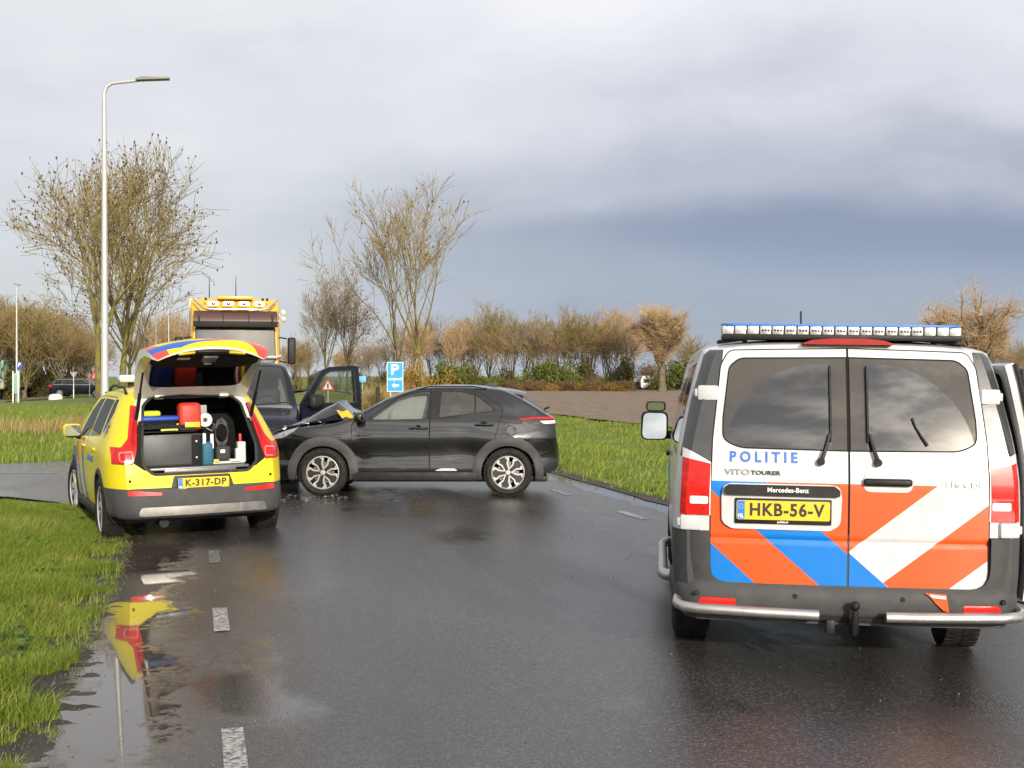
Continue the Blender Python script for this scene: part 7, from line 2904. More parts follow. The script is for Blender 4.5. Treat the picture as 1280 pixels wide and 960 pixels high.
def tree_meshes(name, bark, twig, seeds=0, seed_r=0.06, **kw):
    thick, thin, tips = grow_tree(**kw)
    v, q = tubes(thick, 7)
    tm = mesh_numpy(name + '_trunk', v, q, bark, True)
    v, q = tubes(thin, 3)
    cm = mesh_numpy(name + '_crown', v, q, twig, False)
    sm = None
    if seeds:
        rr = np.random.default_rng(kw.get('seedv', 1))
        T = np.array([tuple(t) for t in tips])
        c0 = T.mean(0)
        far = np.linalg.norm((T - c0) / T.std(0), axis=1)
        pick = T[rr.random(len(T)) < seeds * np.clip(far - 0.7, 0, 1.2)]
        pick = pick + rr.normal(0, 0.05, pick.shape)
        v, f = blobs(pick, seed_r, rr)
        sm = mesh_numpy(name + '_seeds', v, f, M_SEED, False)
    return tm, cm, sm


def plant_tree(meshes, label, x, y, hscale=1.0, rz=0.0, group=None, z=None, name='bare_tree', wscale=None):
    o = thing(name, label, 'tree', (x, y, gzf(x, y) if z is None else z), rz, group)
    w = hscale if wscale is None else wscale
    o.scale = (w, w, hscale)
    link(bpy.data.objects.new('trunk', meshes[0]), o)
    link(bpy.data.objects.new('crown', meshes[1]), o)
    if meshes[2] is not None:
        s = link(bpy.data.objects.new('seed_cluster', meshes[2]), o)
        s['kind'] = 'stuff'
    return o


ROAD_TREE = dict(levels=4, kids=(6, 5, 4), ang=(24, 54), up=0.075, wig=0.10, twig_r=0.017, start=0.34, decay=(0.52, 0.78))
near_a = tree_meshes('ash_a', M_BARK, M_TWIG, 0.42, 0.038, h=12.6, trunk_h=0.33, trunk_r=0.21, limbs=9, spread=0.85, limb_len=0.36, seedv=21, lean=0.0, **ROAD_TREE)
near_b = tree_meshes('ash_b', M_BARK, M_TWIG, 0.42, 0.043, h=14.2, trunk_h=0.28, trunk_r=0.26, limbs=10, spread=0.9, limb_len=0.39, seedv=34, lean=0.06, **ROAD_TREE)
near_c = tree_meshes('ash_c', M_BARK, M_TWIG, 0.25, 0.055, h=11.0, trunk_h=0.26, trunk_r=0.17, limbs=8, spread=0.8, limb_len=0.44, seedv=8, **ROAD_TREE)
plant_tree(near_a, 'bare tree with mossy trunk and dark seed clusters leaning over the tall lamp post', at(124, 470, 62).x, 62, 1.0, 0.4)
plant_tree(near_b, 'largest bare tree with dark seed clusters standing just behind the tall lamp post', at(151, 470, 72).x, 72, 1.0, 2.2)
plant_tree(near_c, 'smaller bare tree behind the lamp post, between the seeded trees and the yellow truck', at(162, 470, 86).x, 86, 1.0, 1.2)
mid_a = tree_meshes('maple_a', M_BARK, M_TWIG, 0.10, 0.05, h=15.0, trunk_h=0.30, trunk_r=0.20, limbs=8, spread=0.66, limb_len=0.42, seedv=51, levels=4, kids=(5, 4, 4), ang=(18, 44), up=0.10, wig=0.09, twig_r=0.020, start=0.35)
mid_b = tree_meshes('maple_b', M_BARK, M_TWIG, 0.0, h=14.4, trunk_h=0.26, trunk_r=0.17, limbs=7, spread=0.80, limb_len=0.44, seedv=60, lean=-0.05, levels=4, kids=(5, 4, 4), ang=(18, 46), up=0.09, wig=0.09, twig_r=0.020, start=0.35)
plant_tree(mid_a, 'tall slender bare tree directly behind the blue parking sign', at(529, 470, 84).x, 84, 0.93, 0.3)
plant_tree(mid_b, 'bare tree with wide forked limbs left of the tallest tree by the parking sign', at(499, 470, 92).x, 92, 0.92, 0.5)
mid_c = tree_meshes('oak_c', M_BARK, M_TWIG_BROWN, 0.30, 0.05, h=11.8, trunk_h=0.30, trunk_r=0.19, limbs=9, spread=0.62, limb_len=0.42, seedv=71, levels=4, kids=(6, 5, 4), ang=(25, 55), up=0.08, wig=0.13, twig_r=0.019)
mid_d = tree_meshes('oak_d', M_BARK, M_TWIG_GREY, 0, h=12.0, trunk_h=0.28, trunk_r=0.19, limbs=8, spread=0.55, limb_len=0.44, seedv=77, levels=4, kids=(7, 5, 5), ang=(22, 48), up=0.10, wig=0.11, twig_r=0.019)
plant_tree(mid_c, 'bare tree with reddish brown twigs beyond the open van door', at(434, 470, 106).x, 106, 0.78, 0.3)
plant_tree(mid_d, 'grey twigged bare tree with mossy trunk beyond the van mirror', at(405, 470, 104).x, 104, 0.79, 2.3)

# prototypes for the tree lines
far_protos = [
    tree_meshes('far_a', M_BARK_GREY, M_TWIG_BROWN, 0, h=10, trunk_h=0.20, trunk_r=0.20, limbs=9, spread=0.75, limb_len=0.46, seedv=101, levels=4, kids=(6, 5, 4), ang=(25, 55), up=0.07, wig=0.14, twig_r=0.022),
    tree_meshes('far_b', M_BARK_GREY, M_TWIG_GREY, 0, h=10, trunk_h=0.16, trunk_r=0.18, limbs=9, spread=0.6, limb_len=0.50, seedv=102, levels=4, kids=(6, 5, 4), ang=(20, 48), up=0.10, wig=0.12, twig_r=0.022),
    tree_meshes('far_c', M_BARK, M_TWIG, 0, h=10, trunk_h=0.14, trunk_r=0.16, limbs=10, spread=0.7, limb_len=0.48, seedv=103, levels=4, kids=(6, 5, 5), ang=(22, 50), up=0.09, wig=0.13, twig_r=0.022),
    tree_meshes('far_d', M_BARK_GREY, M_TWIG_TAN, 0, h=10, trunk_h=0.18, trunk_r=0.18, limbs=9, spread=0.65, limb_len=0.48, seedv=104, levels=4, kids=(7, 6, 5), ang=(20, 45), up=0.11, wig=0.12, twig_r=0.022),
]
FAR_LABEL = ['bare brown twigged tree in the far tree line beyond the ploughed field', 'bare grey twigged tree in the far tree line beyond the ploughed field',
             'bare olive mossy tree in the far tree line beyond the ploughed field', 'bare pale tan tree in the far tree line beyond the ploughed field']
GRP = ['brown trees of the far tree line', 'grey trees of the far tree line', 'olive trees of the far tree line', 'tan trees of the far tree line']
tl = [(372, 432, 150, 2), (388, 418, 160, 1), (446, 440, 158, 0), (462, 430, 150, 1), (478, 425, 165, 0), (500, 408, 158, 1), (516, 412, 152, 3), (540, 402, 160, 1), (553, 410, 155, 0), (566, 398, 150, 3), (580, 398, 158, 2),
      (596, 392, 152, 0), (612, 390, 160, 2), (626, 402, 150, 0), (641, 398, 158, 2), (655, 408, 152, 1), (668, 408, 160, 2), (682, 404, 150, 0), (697, 408, 158, 1), (712, 396, 152, 2), (726, 388, 158, 0), (740, 392, 150, 2),
      (756, 398, 160, 3), (765, 392, 148, 0), (778, 394, 155, 1), (790, 398, 162, 3), (862, 430, 170, 2), (878, 440, 160, 0), (900, 445, 165, 1), (930, 450, 160, 2), (1240, 425, 165, 1), (1262, 432, 150, 0), (1278, 428, 158, 2),
      (186, 400, 150, 1), (204, 396, 140, 3), (222, 412, 150, 0), (236, 405, 160, 1), (176, 420, 165, 2), (366, 420, 165, 0), (425, 432, 168, 3)]


def where(px):
    for lim, txt in ((250, 'between the lamp posts and the truck'), (400, 'right behind the truck mirror'), (462, 'above the open van door'), (545, 'around the blue parking sign'), (605, 'right of the parking sign'),
                     (660, 'above the crashed car tail'), (715, 'behind the hedge near the crashed car'), (770, 'behind the middle of the hedge'), (812, 'left of the tan willow'), (950, 'right of the tan willow')):
        if px < lim:
            return txt
    return 'beyond the police van'


for px, top, y, k in tl:
    g = at(px, 470, y)
    zb = gzf(g.x, g.y)
    hgt = CAM_H + (HORIZON - top + 6 - TR.uniform(-7, 9)) / F_PX * y - zb
    plant_tree(far_protos[k], 'bare %s tree in the far line, %s' % (('brown twigged', 'grey twigged', 'olive mossy', 'pale tan')[k], where(px)), g.x, y, hgt / 10.4, TR.random() * 6.28, GRP[k] + ', ' + where(px), wscale=hgt / 10.4 * TR.uniform(0.85, 1.25))
COPSE_L = 'bare brown tree in the dense copse behind the parked trailers'
for k in range(21):
    px = -14 + 6.4 * k
    y = 118 + (k * 37) % 43
    top = interp([(-20, 366), (15, 370), (50, 378), (85, 392), (110, 412), (130, 430)], px) + TR.uniform(-4, 10)
    g = at(px, 470, y)
    zb = gzf(g.x, g.y)
    hgt = CAM_H + (HORIZON - top) / F_PX * y - zb
    cw = 'behind the pale green trailer' if px < 8 else 'behind the off white trailer' if px < 42 else 'behind the dark estate car tail' if px < 84 else 'between the dark estate car and the lamp post'
    cl = 'bare %s tree of the copse %s' % ('brown' if k % 3 != 1 else 'olive', cw)
    plant_tree(far_protos[(0, 2, 0)[k % 3]], cl, g.x, y, hgt / 10.4, TR.random() * 6.28, cl, wscale=hgt / 10.4 * TR.uniform(1.0, 1.3))


# big pollard willow at the field's end and the spreading tree behind the police van
def pollard_meshes(seedv, trunk_h, n_limb, shoots, shoot_len, spread, flat):
    r = random.Random(seedv)
    thick, thin = [], []

    def run(p, d, L_, r0, r1, n, store, wig):
        pos, dr = Vector(p), Vector(d).normalized()
        nodes = []
        for i in range(n):
            dr = (dr + Vector((r.gauss(0, wig), r.gauss(0, wig), r.gauss(0, wig)))).normalized()
            q = pos + dr * L_ / n
            a, b = r0 + (r1 - r0) * i / n, r0 + (r1 - r0) * (i + 1) / n
            store.append((*pos, *q, a, b))
            nodes.append((q.copy(), dr.copy(), b))
            pos = q
        return nodes
    tr = run((0, 0, -0.1), (0.03, 0, 1), trunk_h, 0.46, 0.36, 6, thick, 0.06)
    thick.append((0, 0, -0.1, 0, 0, 0.6, 0.62, 0.44))
    for k in range(n_limb):
        a = 2 * math.pi * (k + 0.5 * r.random()) / n_limb
        q = tr[-1 - (k % 3)][0]
        inc = spread * r.uniform(0.4, 1.0)
        lb = run(q, (math.cos(a) * inc, math.sin(a) * inc, 1 - flat * inc), 3.9 * r.uniform(0.7, 1.15), 0.20, 0.09, 7, thick, 0.18)
        for q2, d2, r2 in lb[1:]:
            for _ in range(2):
                sd = (d2 + Vector((r.gauss(0, 0.8), r.gauss(0, 0.8), r.uniform(-0.3, 0.8)))).normalized()
                sub = run(q2, sd, 1.7 * r.uniform(0.6, 1.1), r2 * 0.5, 0.03, 4, thick, 0.15)
                for q3, d3, r3 in sub:
                    for _ in range(shoots):
                        s3 = (d3 * 0.6 + Vector((r.gauss(0, 0.65), r.gauss(0, 0.65), r.uniform(-0.35, 0.9)))).normalized()
                        run(q3, s3, shoot_len * r.uniform(0.4, 1.15), 0.015, 0.008, 3, thin, 0.16)
    v, q = tubes(thick, 6)
    tm = mesh_numpy('pollard_trunk', v, q, M_BARK_GREY, True)
    v, q = tubes(thin, 3)
    return tm, mesh_numpy('pollard_crown', v, q, M_TWIG_TAN, False), None


pol = pollard_meshes(14, 3.2, 10, 17, 1.35, 1.0, 0.10)
g = at(828, 470, 138)
plant_tree(pol, 'large pale tan willow with thick trunk at the end of the ploughed field', g.x, 138, 1.22, 2.4, name='willow_tree', wscale=0.95)
spr = pollard_meshes(9, 2.2, 10, 8, 1.2, 1.25, 0.25)
g = at(1218, 470, 96)
plant_tree(spr, 'wide spreading tan tree showing above the roof of the police van', g.x, 96, 1.24, 1.3, name='spreading_tree', wscale=1.12)


# ------------------------------------------------------------------ shrubs: leaf clumps
def leaf_mat(name, c0, c1, c2):
    return grass_mat(name, c0, c1, c2, 0.15)


M_LEAF = leaf_mat('shrub_leaves', (0.06, 0.075, 0.014), (0.13, 0.15, 0.028), (0.22, 0.20, 0.06))
M_LEAF_OL = leaf_mat('olive_leaves', (0.06, 0.06, 0.018), (0.12, 0.11, 0.03), (0.20, 0.15, 0.06))
M_LEAF_OR = leaf_mat('orange_leaves', (0.16, 0.10, 0.03), (0.32, 0.19, 0.035), (0.55, 0.36, 0.05))
M_LEAF_RU = leaf_mat('rusty_twigs', (0.11, 0.065, 0.035), (0.19, 0.12, 0.065), (0.26, 0.17, 0.09))


def shrub_mesh(name, mat, n, rx, rz, size, seedv):
    rr = np.random.default_rng(seedv)
    cl = rr.normal(0, 1, (16, 3)) * np.array([rx * 0.5, rx * 0.5, rz * 0.28]) + np.array([0, 0, rz * 0.52])
    c = cl[rr.integers(0, 16, n)] + rr.normal(0, 1, (n, 3)) * np.array([rx * 0.22, rx * 0.22, rz * 0.15])
    c[:, 2] = np.abs(c[:, 2])
    u = rr.normal(0, 1, (n, 3))
    u /= np.linalg.norm(u, axis=1, keepdims=True)
    w = np.cross(u, rr.normal(0, 1, (n, 3)))
    w /= np.linalg.norm(w, axis=1, keepdims=True)
    s = size * (0.5 + rr.random((n, 1)))
    v = np.stack([c - u * s, c + w * s * 0.5, c + u * s, c - w * s * 0.5], 1).reshape(-1, 3)
    q = (np.arange(n) * 4)[:, None] + np.arange(4)[None]
    return mesh_numpy(name, v, q, mat)


def stems_mesh(name, n, h, seedv):
    r = random.Random(seedv)
    segs = []
    for k in range(n):
        a = r.random() * 6.28
        e = Vector((math.cos(a) * h * 0.35 * r.random(), math.sin(a) * h * 0.35 * r.random(), h * r.uniform(0.5, 0.8)))
        segs.append((0.1 * math.cos(a), 0.1 * math.sin(a), -0.05, e.x, e.y, e.z, 0.03, 0.012))
    v, q = tubes(segs, 4)
    return mesh_numpy(name, v, q, M_BARK_GREY, True)


STEM = stems_mesh('shrub_stem', 9, 2.6, 3)
SHR = {'green': shrub_mesh('leaves_green', M_LEAF, 3000, 1.7, 3.0, 0.13, 1), 'olive': shrub_mesh('leaves_olive', M_LEAF_OL, 2600, 1.7, 3.0, 0.13, 2),
       'orange': shrub_mesh('leaves_orange', M_LEAF_OR, 1800, 1.9, 1.7, 0.10, 3), 'rusty': shrub_mesh('leaves_rusty', M_LEAF_RU, 2400, 1.8, 2.6, 0.10, 4)}
SLAB = {'green': ('leafy green shrub under the far tree line', 'green shrubs under the far tree line'), 'olive': ('olive shrub under the far tree line', 'olive shrubs under the far tree line'),
        'orange': ('low orange flowering bush along the far field edge', 'orange bushes along the far field edge'), 'rusty': ('rusty brown twiggy shrub under the far tree line', 'rusty shrubs under the far tree line')}


def shrub(kind, px, y, sc, label=None, group=None, wide=1.0):
    g = at(px, 470, y)
    lb, gp = SLAB[kind]
    o = thing('shrub', label or lb + ', ' + where(px), 'shrub', (g.x, y, gzf(g.x, y)), TR.random() * 6.28, (group or gp + ', ' + where(px)) if label is None else None)
    o.scale = (sc * wide, sc * wide, sc)
    link(bpy.data.objects.new('foliage', SHR[kind]), o)
    link(bpy.data.objects.new('stem', STEM), o)
    return o


for px, y, k, sc in [(372, 152, 'rusty', 0.9), (392, 158, 'olive', 0.8), (420, 150, 'rusty', 0.8), (445, 152, 'olive', 0.8), (470, 150, 'rusty', 0.9), (486, 148, 'olive', 0.9), (508, 147, 'rusty', 0.9), (548, 148, 'green', 1.2), (562, 146, 'green', 1.5),
                     (576, 150, 'green', 1.4), (592, 147, 'olive', 1.2), (606, 146, 'green', 1.0), (622, 148, 'green', 1.1), (636, 150, 'olive', 1.3), (646, 146, 'green', 1.0), (662, 148, 'olive', 1.1), (676, 150, 'rusty', 1.2), (688, 146, 'green', 1.45),
                     (703, 148, 'green', 1.5), (718, 146, 'green', 1.2), (731, 150, 'olive', 1.2), (744, 146, 'rusty', 1.2), (757, 148, 'green', 1.0), (768, 150, 'rusty', 1.4), (781, 147, 'olive', 1.1), (806, 156, 'rusty', 1.6), (818, 150, 'rusty', 1.5),
                     (828, 147, 'green', 1.2), (845, 150, 'olive', 1.3), (856, 148, 'green', 1.5), (868, 146, 'green', 1.4), (884, 150, 'olive', 1.4), (902, 148, 'rusty', 1.4), (925, 150, 'green', 1.2),
                     (190, 140, 'rusty', 1.0), (212, 138, 'olive', 0.9), (232, 142, 'rusty', 1.1)]:
    shrub(k, px, y, sc * TR.uniform(0.45, 0.85))
for k, px in enumerate((640, 652, 664, 675, 688, 700, 713, 725, 738, 750, 762, 775, 786)):
    shrub('orange' if k % 3 == 1 else 'rusty', px, 140 + (k % 2), 0.46 if k % 3 == 1 else 0.40, wide=1.6)
shrub('orange', 524, 96, 1.35, 'golden yellow bush beside the trunk behind the blue parking sign', wide=0.55)
for px, y, sc in ((8, 122, 1.0), (38, 130, 0.8), (52, 126, 0.7), (70, 132, 0.8), (86, 128, 0.8), (102, 130, 0.8), (-8, 128, 0.9)):
    shrub('rusty' if px % 4 else 'olive', px, y, sc, '%s undergrowth bush at the foot of the copse trees' % ('rusty brown' if px % 4 else 'olive'))['group'] = 'undergrowth of the copse, %s' % ('rusty' if px % 4 else 'olive')
# ------------------------------------------------------------------ lamp posts, signs, posts
M_GALV = pmat('galvanised_steel', (0.48, 0.48, 0.47), 0.45, metal=0.35, vary=0.08, vscale=3, dirt=0.2)
M_LAMP_HEAD = pmat('lamp_head_grey', (0.22, 0.22, 0.21), 0.5, dirt=0.2)
M_SIGN_BACK = pmat('sign_back_grey', (0.36, 0.37, 0.38), 0.5)
M_SIGN_BLUE = pmat('sign_blue', (0.02, 0.30, 0.62), 0.4, vary=0.05)
M_SIGN_WHITE = pmat('sign_white', (0.75, 0.75, 0.74), 0.4, vary=0.04)
M_SIGN_RED = pmat('sign_red', (0.62, 0.03, 0.025), 0.4)


def lamp_post(label, px, base_y, top_py, arm_px, r0, group=None, arm_rise=0.15):
    g = at(px, 470, base_y)
    z0 = gzf(g.x, base_y)
    top = CAM_H + (HORIZON - top_py) / F_PX * base_y - z0
    arm = (arm_px - px) / F_PX * base_y
    o = thing('lamp_post', label, 'lamp post', (g.x, base_y, z0), 0, group)
    bm = bmesh.new()
    add_tube(bm, [(0, 0, -0.05), (0, 0, 0.9), (0, 0, 0.95), (0, 0, top * 0.5), (0, 0, top - 0.45)], [r0 * 1.25, r0 * 1.2, r0, r0 * 0.82, r0 * 0.55], 14)
    obj_from_bm('post', bm, M_GALV, o)
    s = 1 if arm > 0 else -1
    if abs(arm) > 0.1:
        bm = bmesh.new()
        add_tube(bm, [(0, 0, top - 0.5), (0, 0, top - 0.28), (0.06 * s, 0, top - 0.12), (0.2 * s, 0, top - 0.03), (arm * 0.52, 0, top + 0.04)], [r0 * 0.56, r0 * 0.55, r0 * 0.52, r0 * 0.5, r0 * 0.42], 10)
        obj_from_bm('arm', bm, M_GALV, o)
        bm = bmesh.new()
        x0, x1 = arm * 0.50, arm
        add_box(bm, ((x0 + x1) / 2, 0, top + 0.075), (abs(x1 - x0), 0.24, 0.065), Matrix.Rotation(R(-2) * s, 3, 'Y'), bevel=0.02)
        add_box(bm, (x0 + (x1 - x0) * 0.32, 0, top + 0.105), (abs(x1 - x0) * 0.45, 0.16, 0.06), bevel=0.02)
        hd = obj_from_bm('lamp_head', bm, M_LAMP_HEAD, o)
    else:
        bm = bmesh.new()
        add_box(bm, (0.05, 0, top - 0.40), (0.42, 0.26, 0.12), Matrix.Rotation(R(10), 3, 'Y'), bevel=0.03)
        hd = obj_from_bm('lamp_head', bm, M_LAMP_HEAD, o)
    return o


lamp_post('tall pale lamp post with long arm standing behind the yellow ambulance car', 131, 33.0, 103, 212, 0.098)
lamp_post('slim lamp post with short dark head in front of the copse', 21, 97, 349, 19.5, 0.085)
lamp_post('far thin lamp post whose arm reaches past the seeded trees', 195, 95, 312, 232, 0.075)
lamp_post('most distant lamp post, its arm ending at the truck roof', 211, 130, 376, 234, 0.075)


def sign_post(parent, h, r=0.03, x=0, mat=None):
    bm = bmesh.new()
    add_tube(bm, [(x, 0, -0.05), (x, 0, h)], r, 10)
    return obj_from_bm('post', bm, mat or M_GALV, parent)


def sign_root(name, label, px, y):
    g = at(px, 470, y)
    return thing(name, label, 'sign', (g.x, y, gzf(g.x, y)), 0)


def tri(s):
    return [(-s / 2, -s * 0.29), (s / 2, -s * 0.29), (0, s * 0.577)]


# carpool parking sign
Y_ = 53.0
o = sign_root('parking_sign', 'blue parking sign with white letter and arrow beyond the crashed car roof', 494, Y_)
z0 = o.location.z
zt, zb_ = CAM_H + (470 - 452.5) / F_PX * Y_ - z0, CAM_H + (470 - 489.5) / F_PX * Y_ - z0
w_ = 20.5 / F_PX * Y_
sign_post(o, zt - 0.05, 0.035, -0.2)
sign_post(o, zt - 0.05, 0.035, 0.2)
bm = bmesh.new()
add_prism(bm, rpoly([(-w_ / 2, zb_), (w_ / 2, zb_), (w_ / 2, zt), (-w_ / 2, zt)], 0.03), -0.045, -0.06, 'y')
pn = obj_from_bm('panel', bm, M_SIGN_WHITE, o, smooth=False)
bm = bmesh.new()
add_prism(bm, rpoly([(-w_ / 2 + 0.025, zb_ + 0.025), (w_ / 2 - 0.025, zb_ + 0.025), (w_ / 2 - 0.025, zt - 0.025), (-w_ / 2 + 0.025, zt - 0.025)], 0.02), -0.061, -0.064, 'y')
obj_from_bm('blue_field', bm, M_SIGN_BLUE, pn, smooth=False)
put_text('lettering', 'P', 0.58, M_SIGN_WHITE, pn, (0.0, -0.067, zt - 0.33), (R(90), 0, 0), 0.016, width=0.33)
t_ = put_text('lettering', 'carpool', 0.16, M_SIGN_WHITE, pn, (0.0, -0.067, zt - 0.70), (R(90), 0, 0), 0.006, width=0.55)
t_['kind'] = 'stuff'
bm = bmesh.new()
za = zt - 0.97
add_prism(bm, [(-0.14, za), (-0.02, za + 0.11), (-0.02, za + 0.04), (0.16, za + 0.04), (0.16, za - 0.04), (-0.02, za - 0.04), (-0.02, za - 0.11)], -0.065, -0.068, 'y')
obj_from_bm('arrow', bm, M_SIGN_WHITE, pn, smooth=False)

# warning triangle seen through the open door window
Y_ = 66.0
o = sign_root('warning_sign', 'red bordered warning triangle with black symbol seen through the open door window', 410, Y_)
z0 = o.location.z
zc = CAM_H + (470 - 483) / F_PX * Y_ - z0
s_ = 17.5 / F_PX * Y_
sign_post(o, zc + 0.25)
bm = bmesh.new()
add_prism(bm, [(x, zc + z) for x, z in rpoly(tri(s_), 0.04)], -0.035, -0.045, 'y')
pn = obj_from_bm('panel', bm, M_SIGN_RED, o, smooth=False)
bm = bmesh.new()
add_prism(bm, [(x, zc + z) for x, z in rpoly(tri(s_ * 0.66), 0.02)], -0.046, -0.049, 'y')
obj_from_bm('white_field', bm, M_SIGN_WHITE, pn, smooth=False)
bm = bmesh.new()
add_prism(bm, rpoly([(-0.045, zc - 0.09), (0.045, zc - 0.09), (0.045, zc + 0.15), (-0.045, zc + 0.15)], 0.02), -0.050, -0.053, 'y')
obj_from_bm('symbol', bm, M_INK, pn, smooth=False)
for k, c in enumerate(((0.5, 0.02, 0.02), (0.6, 0.35, 0.02), (0.03, 0.35, 0.05))):
    bm = bmesh.new()
    add_lathe(bm, [(0.0, -0.002), (0.022, -0.001), (0.022, 0.0)], 10, 'y', (0, -0.054, zc + 0.10 - 0.07 * k))
    obj_from_bm('signal_dot', bm, pmat('signal_dot_%d' % k, c, 0.5), pn)

# small blue sign far away, and fence posts near the reeds
o = sign_root('direction_sign', 'small pale blue sign on a thin post beyond the dry reeds', 453, 88)
sign_post(o, 1.9, 0.025)
bm = bmesh.new()
add_box(bm, (0, -0.03, 1.80), (0.50, 0.02, 0.42), bevel=0.01)
obj_from_bm('panel', bm, pmat('sign_pale_blue', (0.10, 0.38, 0.62), 0.5), o)
for px, y, h in ((449, 55, 1.45), (472, 54, 1.25)):
    g = at(px, 470, y)
    o = thing('fence_post', 'weathered dark wooden post standing in front of the pale reed bed', 'post', (g.x, y, gzf(g.x, y)), 0, 'old wooden posts by the reed bed')
    bm = bmesh.new()
    add_tube(bm, [(0, 0, -0.1), (0.01, 0, h * 0.5), (0.0, 0.01, h - 0.06), (0.03, 0.0, h)], [0.10, 0.095, 0.09, 0.06], 8)
    obj_from_bm('shaft', bm, pmat('old_wood', (0.035, 0.028, 0.022), 0.9, vary=0.3, bump=0.5, bscale=30), o)
    bm = bmesh.new()
    add_box(bm, (0.06, -0.02, h * 0.75), (0.16, 0.06, 0.10), Matrix.Rotation(R(25), 3, 'Y'), bevel=0.01)
    obj_from_bm('broken_rail', bm, pmat('old_wood', (0.035, 0.028, 0.022)), o)

# give-way sign from behind, by the far road
o = sign_root('give_way_sign', 'give way triangle seen from behind, beside the parked dark estate car', 92, 98)
sign_post(o, 1.9, 0.04, mat=M_SIGN_WHITE)
bm = bmesh.new()
add_prism(bm, [(x, 1.82 - z) for x, z in rpoly(tri(0.62), 0.04)], 0.05, 0.06, 'y')
obj_from_bm('panel', bm, M_SIGN_BACK, o, smooth=False)
o = sign_root('warning_sign', 'red bordered triangle half hidden between mossy trunk and lamp post', 123, 80)
sign_post(o, 2.0, 0.03)
bm = bmesh.new()
add_prism(bm, [(x, 1.75 + z) for x, z in rpoly(tri(1.2), 0.05)], -0.03, -0.04, 'y')
pn = obj_from_bm('panel', bm, M_SIGN_RED, o, smooth=False)
bm = bmesh.new()
add_prism(bm, [(x, 1.75 + z) for x, z in rpoly(tri(0.8), 0.03)], -0.041, -0.044, 'y')
obj_from_bm('dark_field', bm, M_SIGN_BACK, pn, smooth=False)
o = sign_root('marker_post', 'short grey marker plate on a post behind the dark estate car', 112, 100)
sign_post(o, 1.75, 0.03)
bm = bmesh.new()
add_box(bm, (0, -0.03, 1.62), (0.26, 0.02, 0.36), bevel=0.01)
obj_from_bm('panel', bm, M_SIGN_BACK, o)
# info board and small P sign by the slim lamp post
Y_ = 93
o = sign_root('info_board', 'narrow green and white information board between two white posts', 19.5, Y_)
for x in (-0.19, 0.19):
    sign_post(o, 2.3, 0.045, x, M_SIGN_WHITE)
bm = bmesh.new()
add_box(bm, (0, 0, 1.40), (0.30, 0.03, 1.5), bevel=0.01)
pn = obj_from_bm('panel', bm, pmat('board_green', (0.22, 0.36, 0.30), 0.5, vary=0.2, vscale=4), o)
o = sign_root('parking_sign', 'small dark blue parking sign hanging beside the slim lamp post', 24.5, 96.5)
sign_post(o, 3.0, 0.03)
bm = bmesh.new()
add_box(bm, (0, -0.04, 2.72), (0.36, 0.02, 0.56), bevel=0.01)
pn = obj_from_bm('panel', bm, pmat('sign_dark_blue', (0.015, 0.08, 0.36), 0.45), o)
put_text('lettering', 'P', 0.40, M_SIGN_WHITE, pn, (0, -0.053, 2.75), (R(90), 0, 0), 0.012, width=0.2)
# white dome on the traffic island
g = at(69.5, 470, 97)
bm = bmesh.new()
add_lathe(bm, [(0.52, -0.05), (0.52, 0.16), (0.48, 0.30), (0.36, 0.40), (0.18, 0.44), (0.0, 0.445)], 22, 'z')
d = obj_from_bm('traffic_dome', bm, pmat('dome_white', (0.70, 0.69, 0.67), 0.5, dirt=0.25, dscale=4))
d.location = (g.x, 97, gzf(g.x, 97))
tag(d, 'white concrete traffic dome at the rear of the dark estate car', 'dome')


# far road in front of the copse
def far_strip(name, pts0, pts1, mat, lift):
    vs_, fs = [], []
    n = 40
    for i in range(n + 1):
        t = i / n
        for a, b in (pts0, pts1):
            x, y = a[0] + (b[0] - a[0]) * t, a[1] + (b[1] - a[1]) * t
            vs_.append((x, y, gzf(x, y) + lift))
    for i in range(n):
        fs.append((2 * i, 2 * i + 1, 2 * i + 3, 2 * i + 2))
    return tag(obj_from_data(name, vs_, fs, mat, smooth=False), kind='structure')


far_strip('far_road', ((-75, 99), (-24, 99)), ((-75, 106.5), (-24, 106.5)), M_ASPHALT_SIDE, 0.02)
far_strip('copse_floor', ((-90, 113), (-24, 115)), ((-90, 175), (-24, 175)), M_MUD, 0.015)


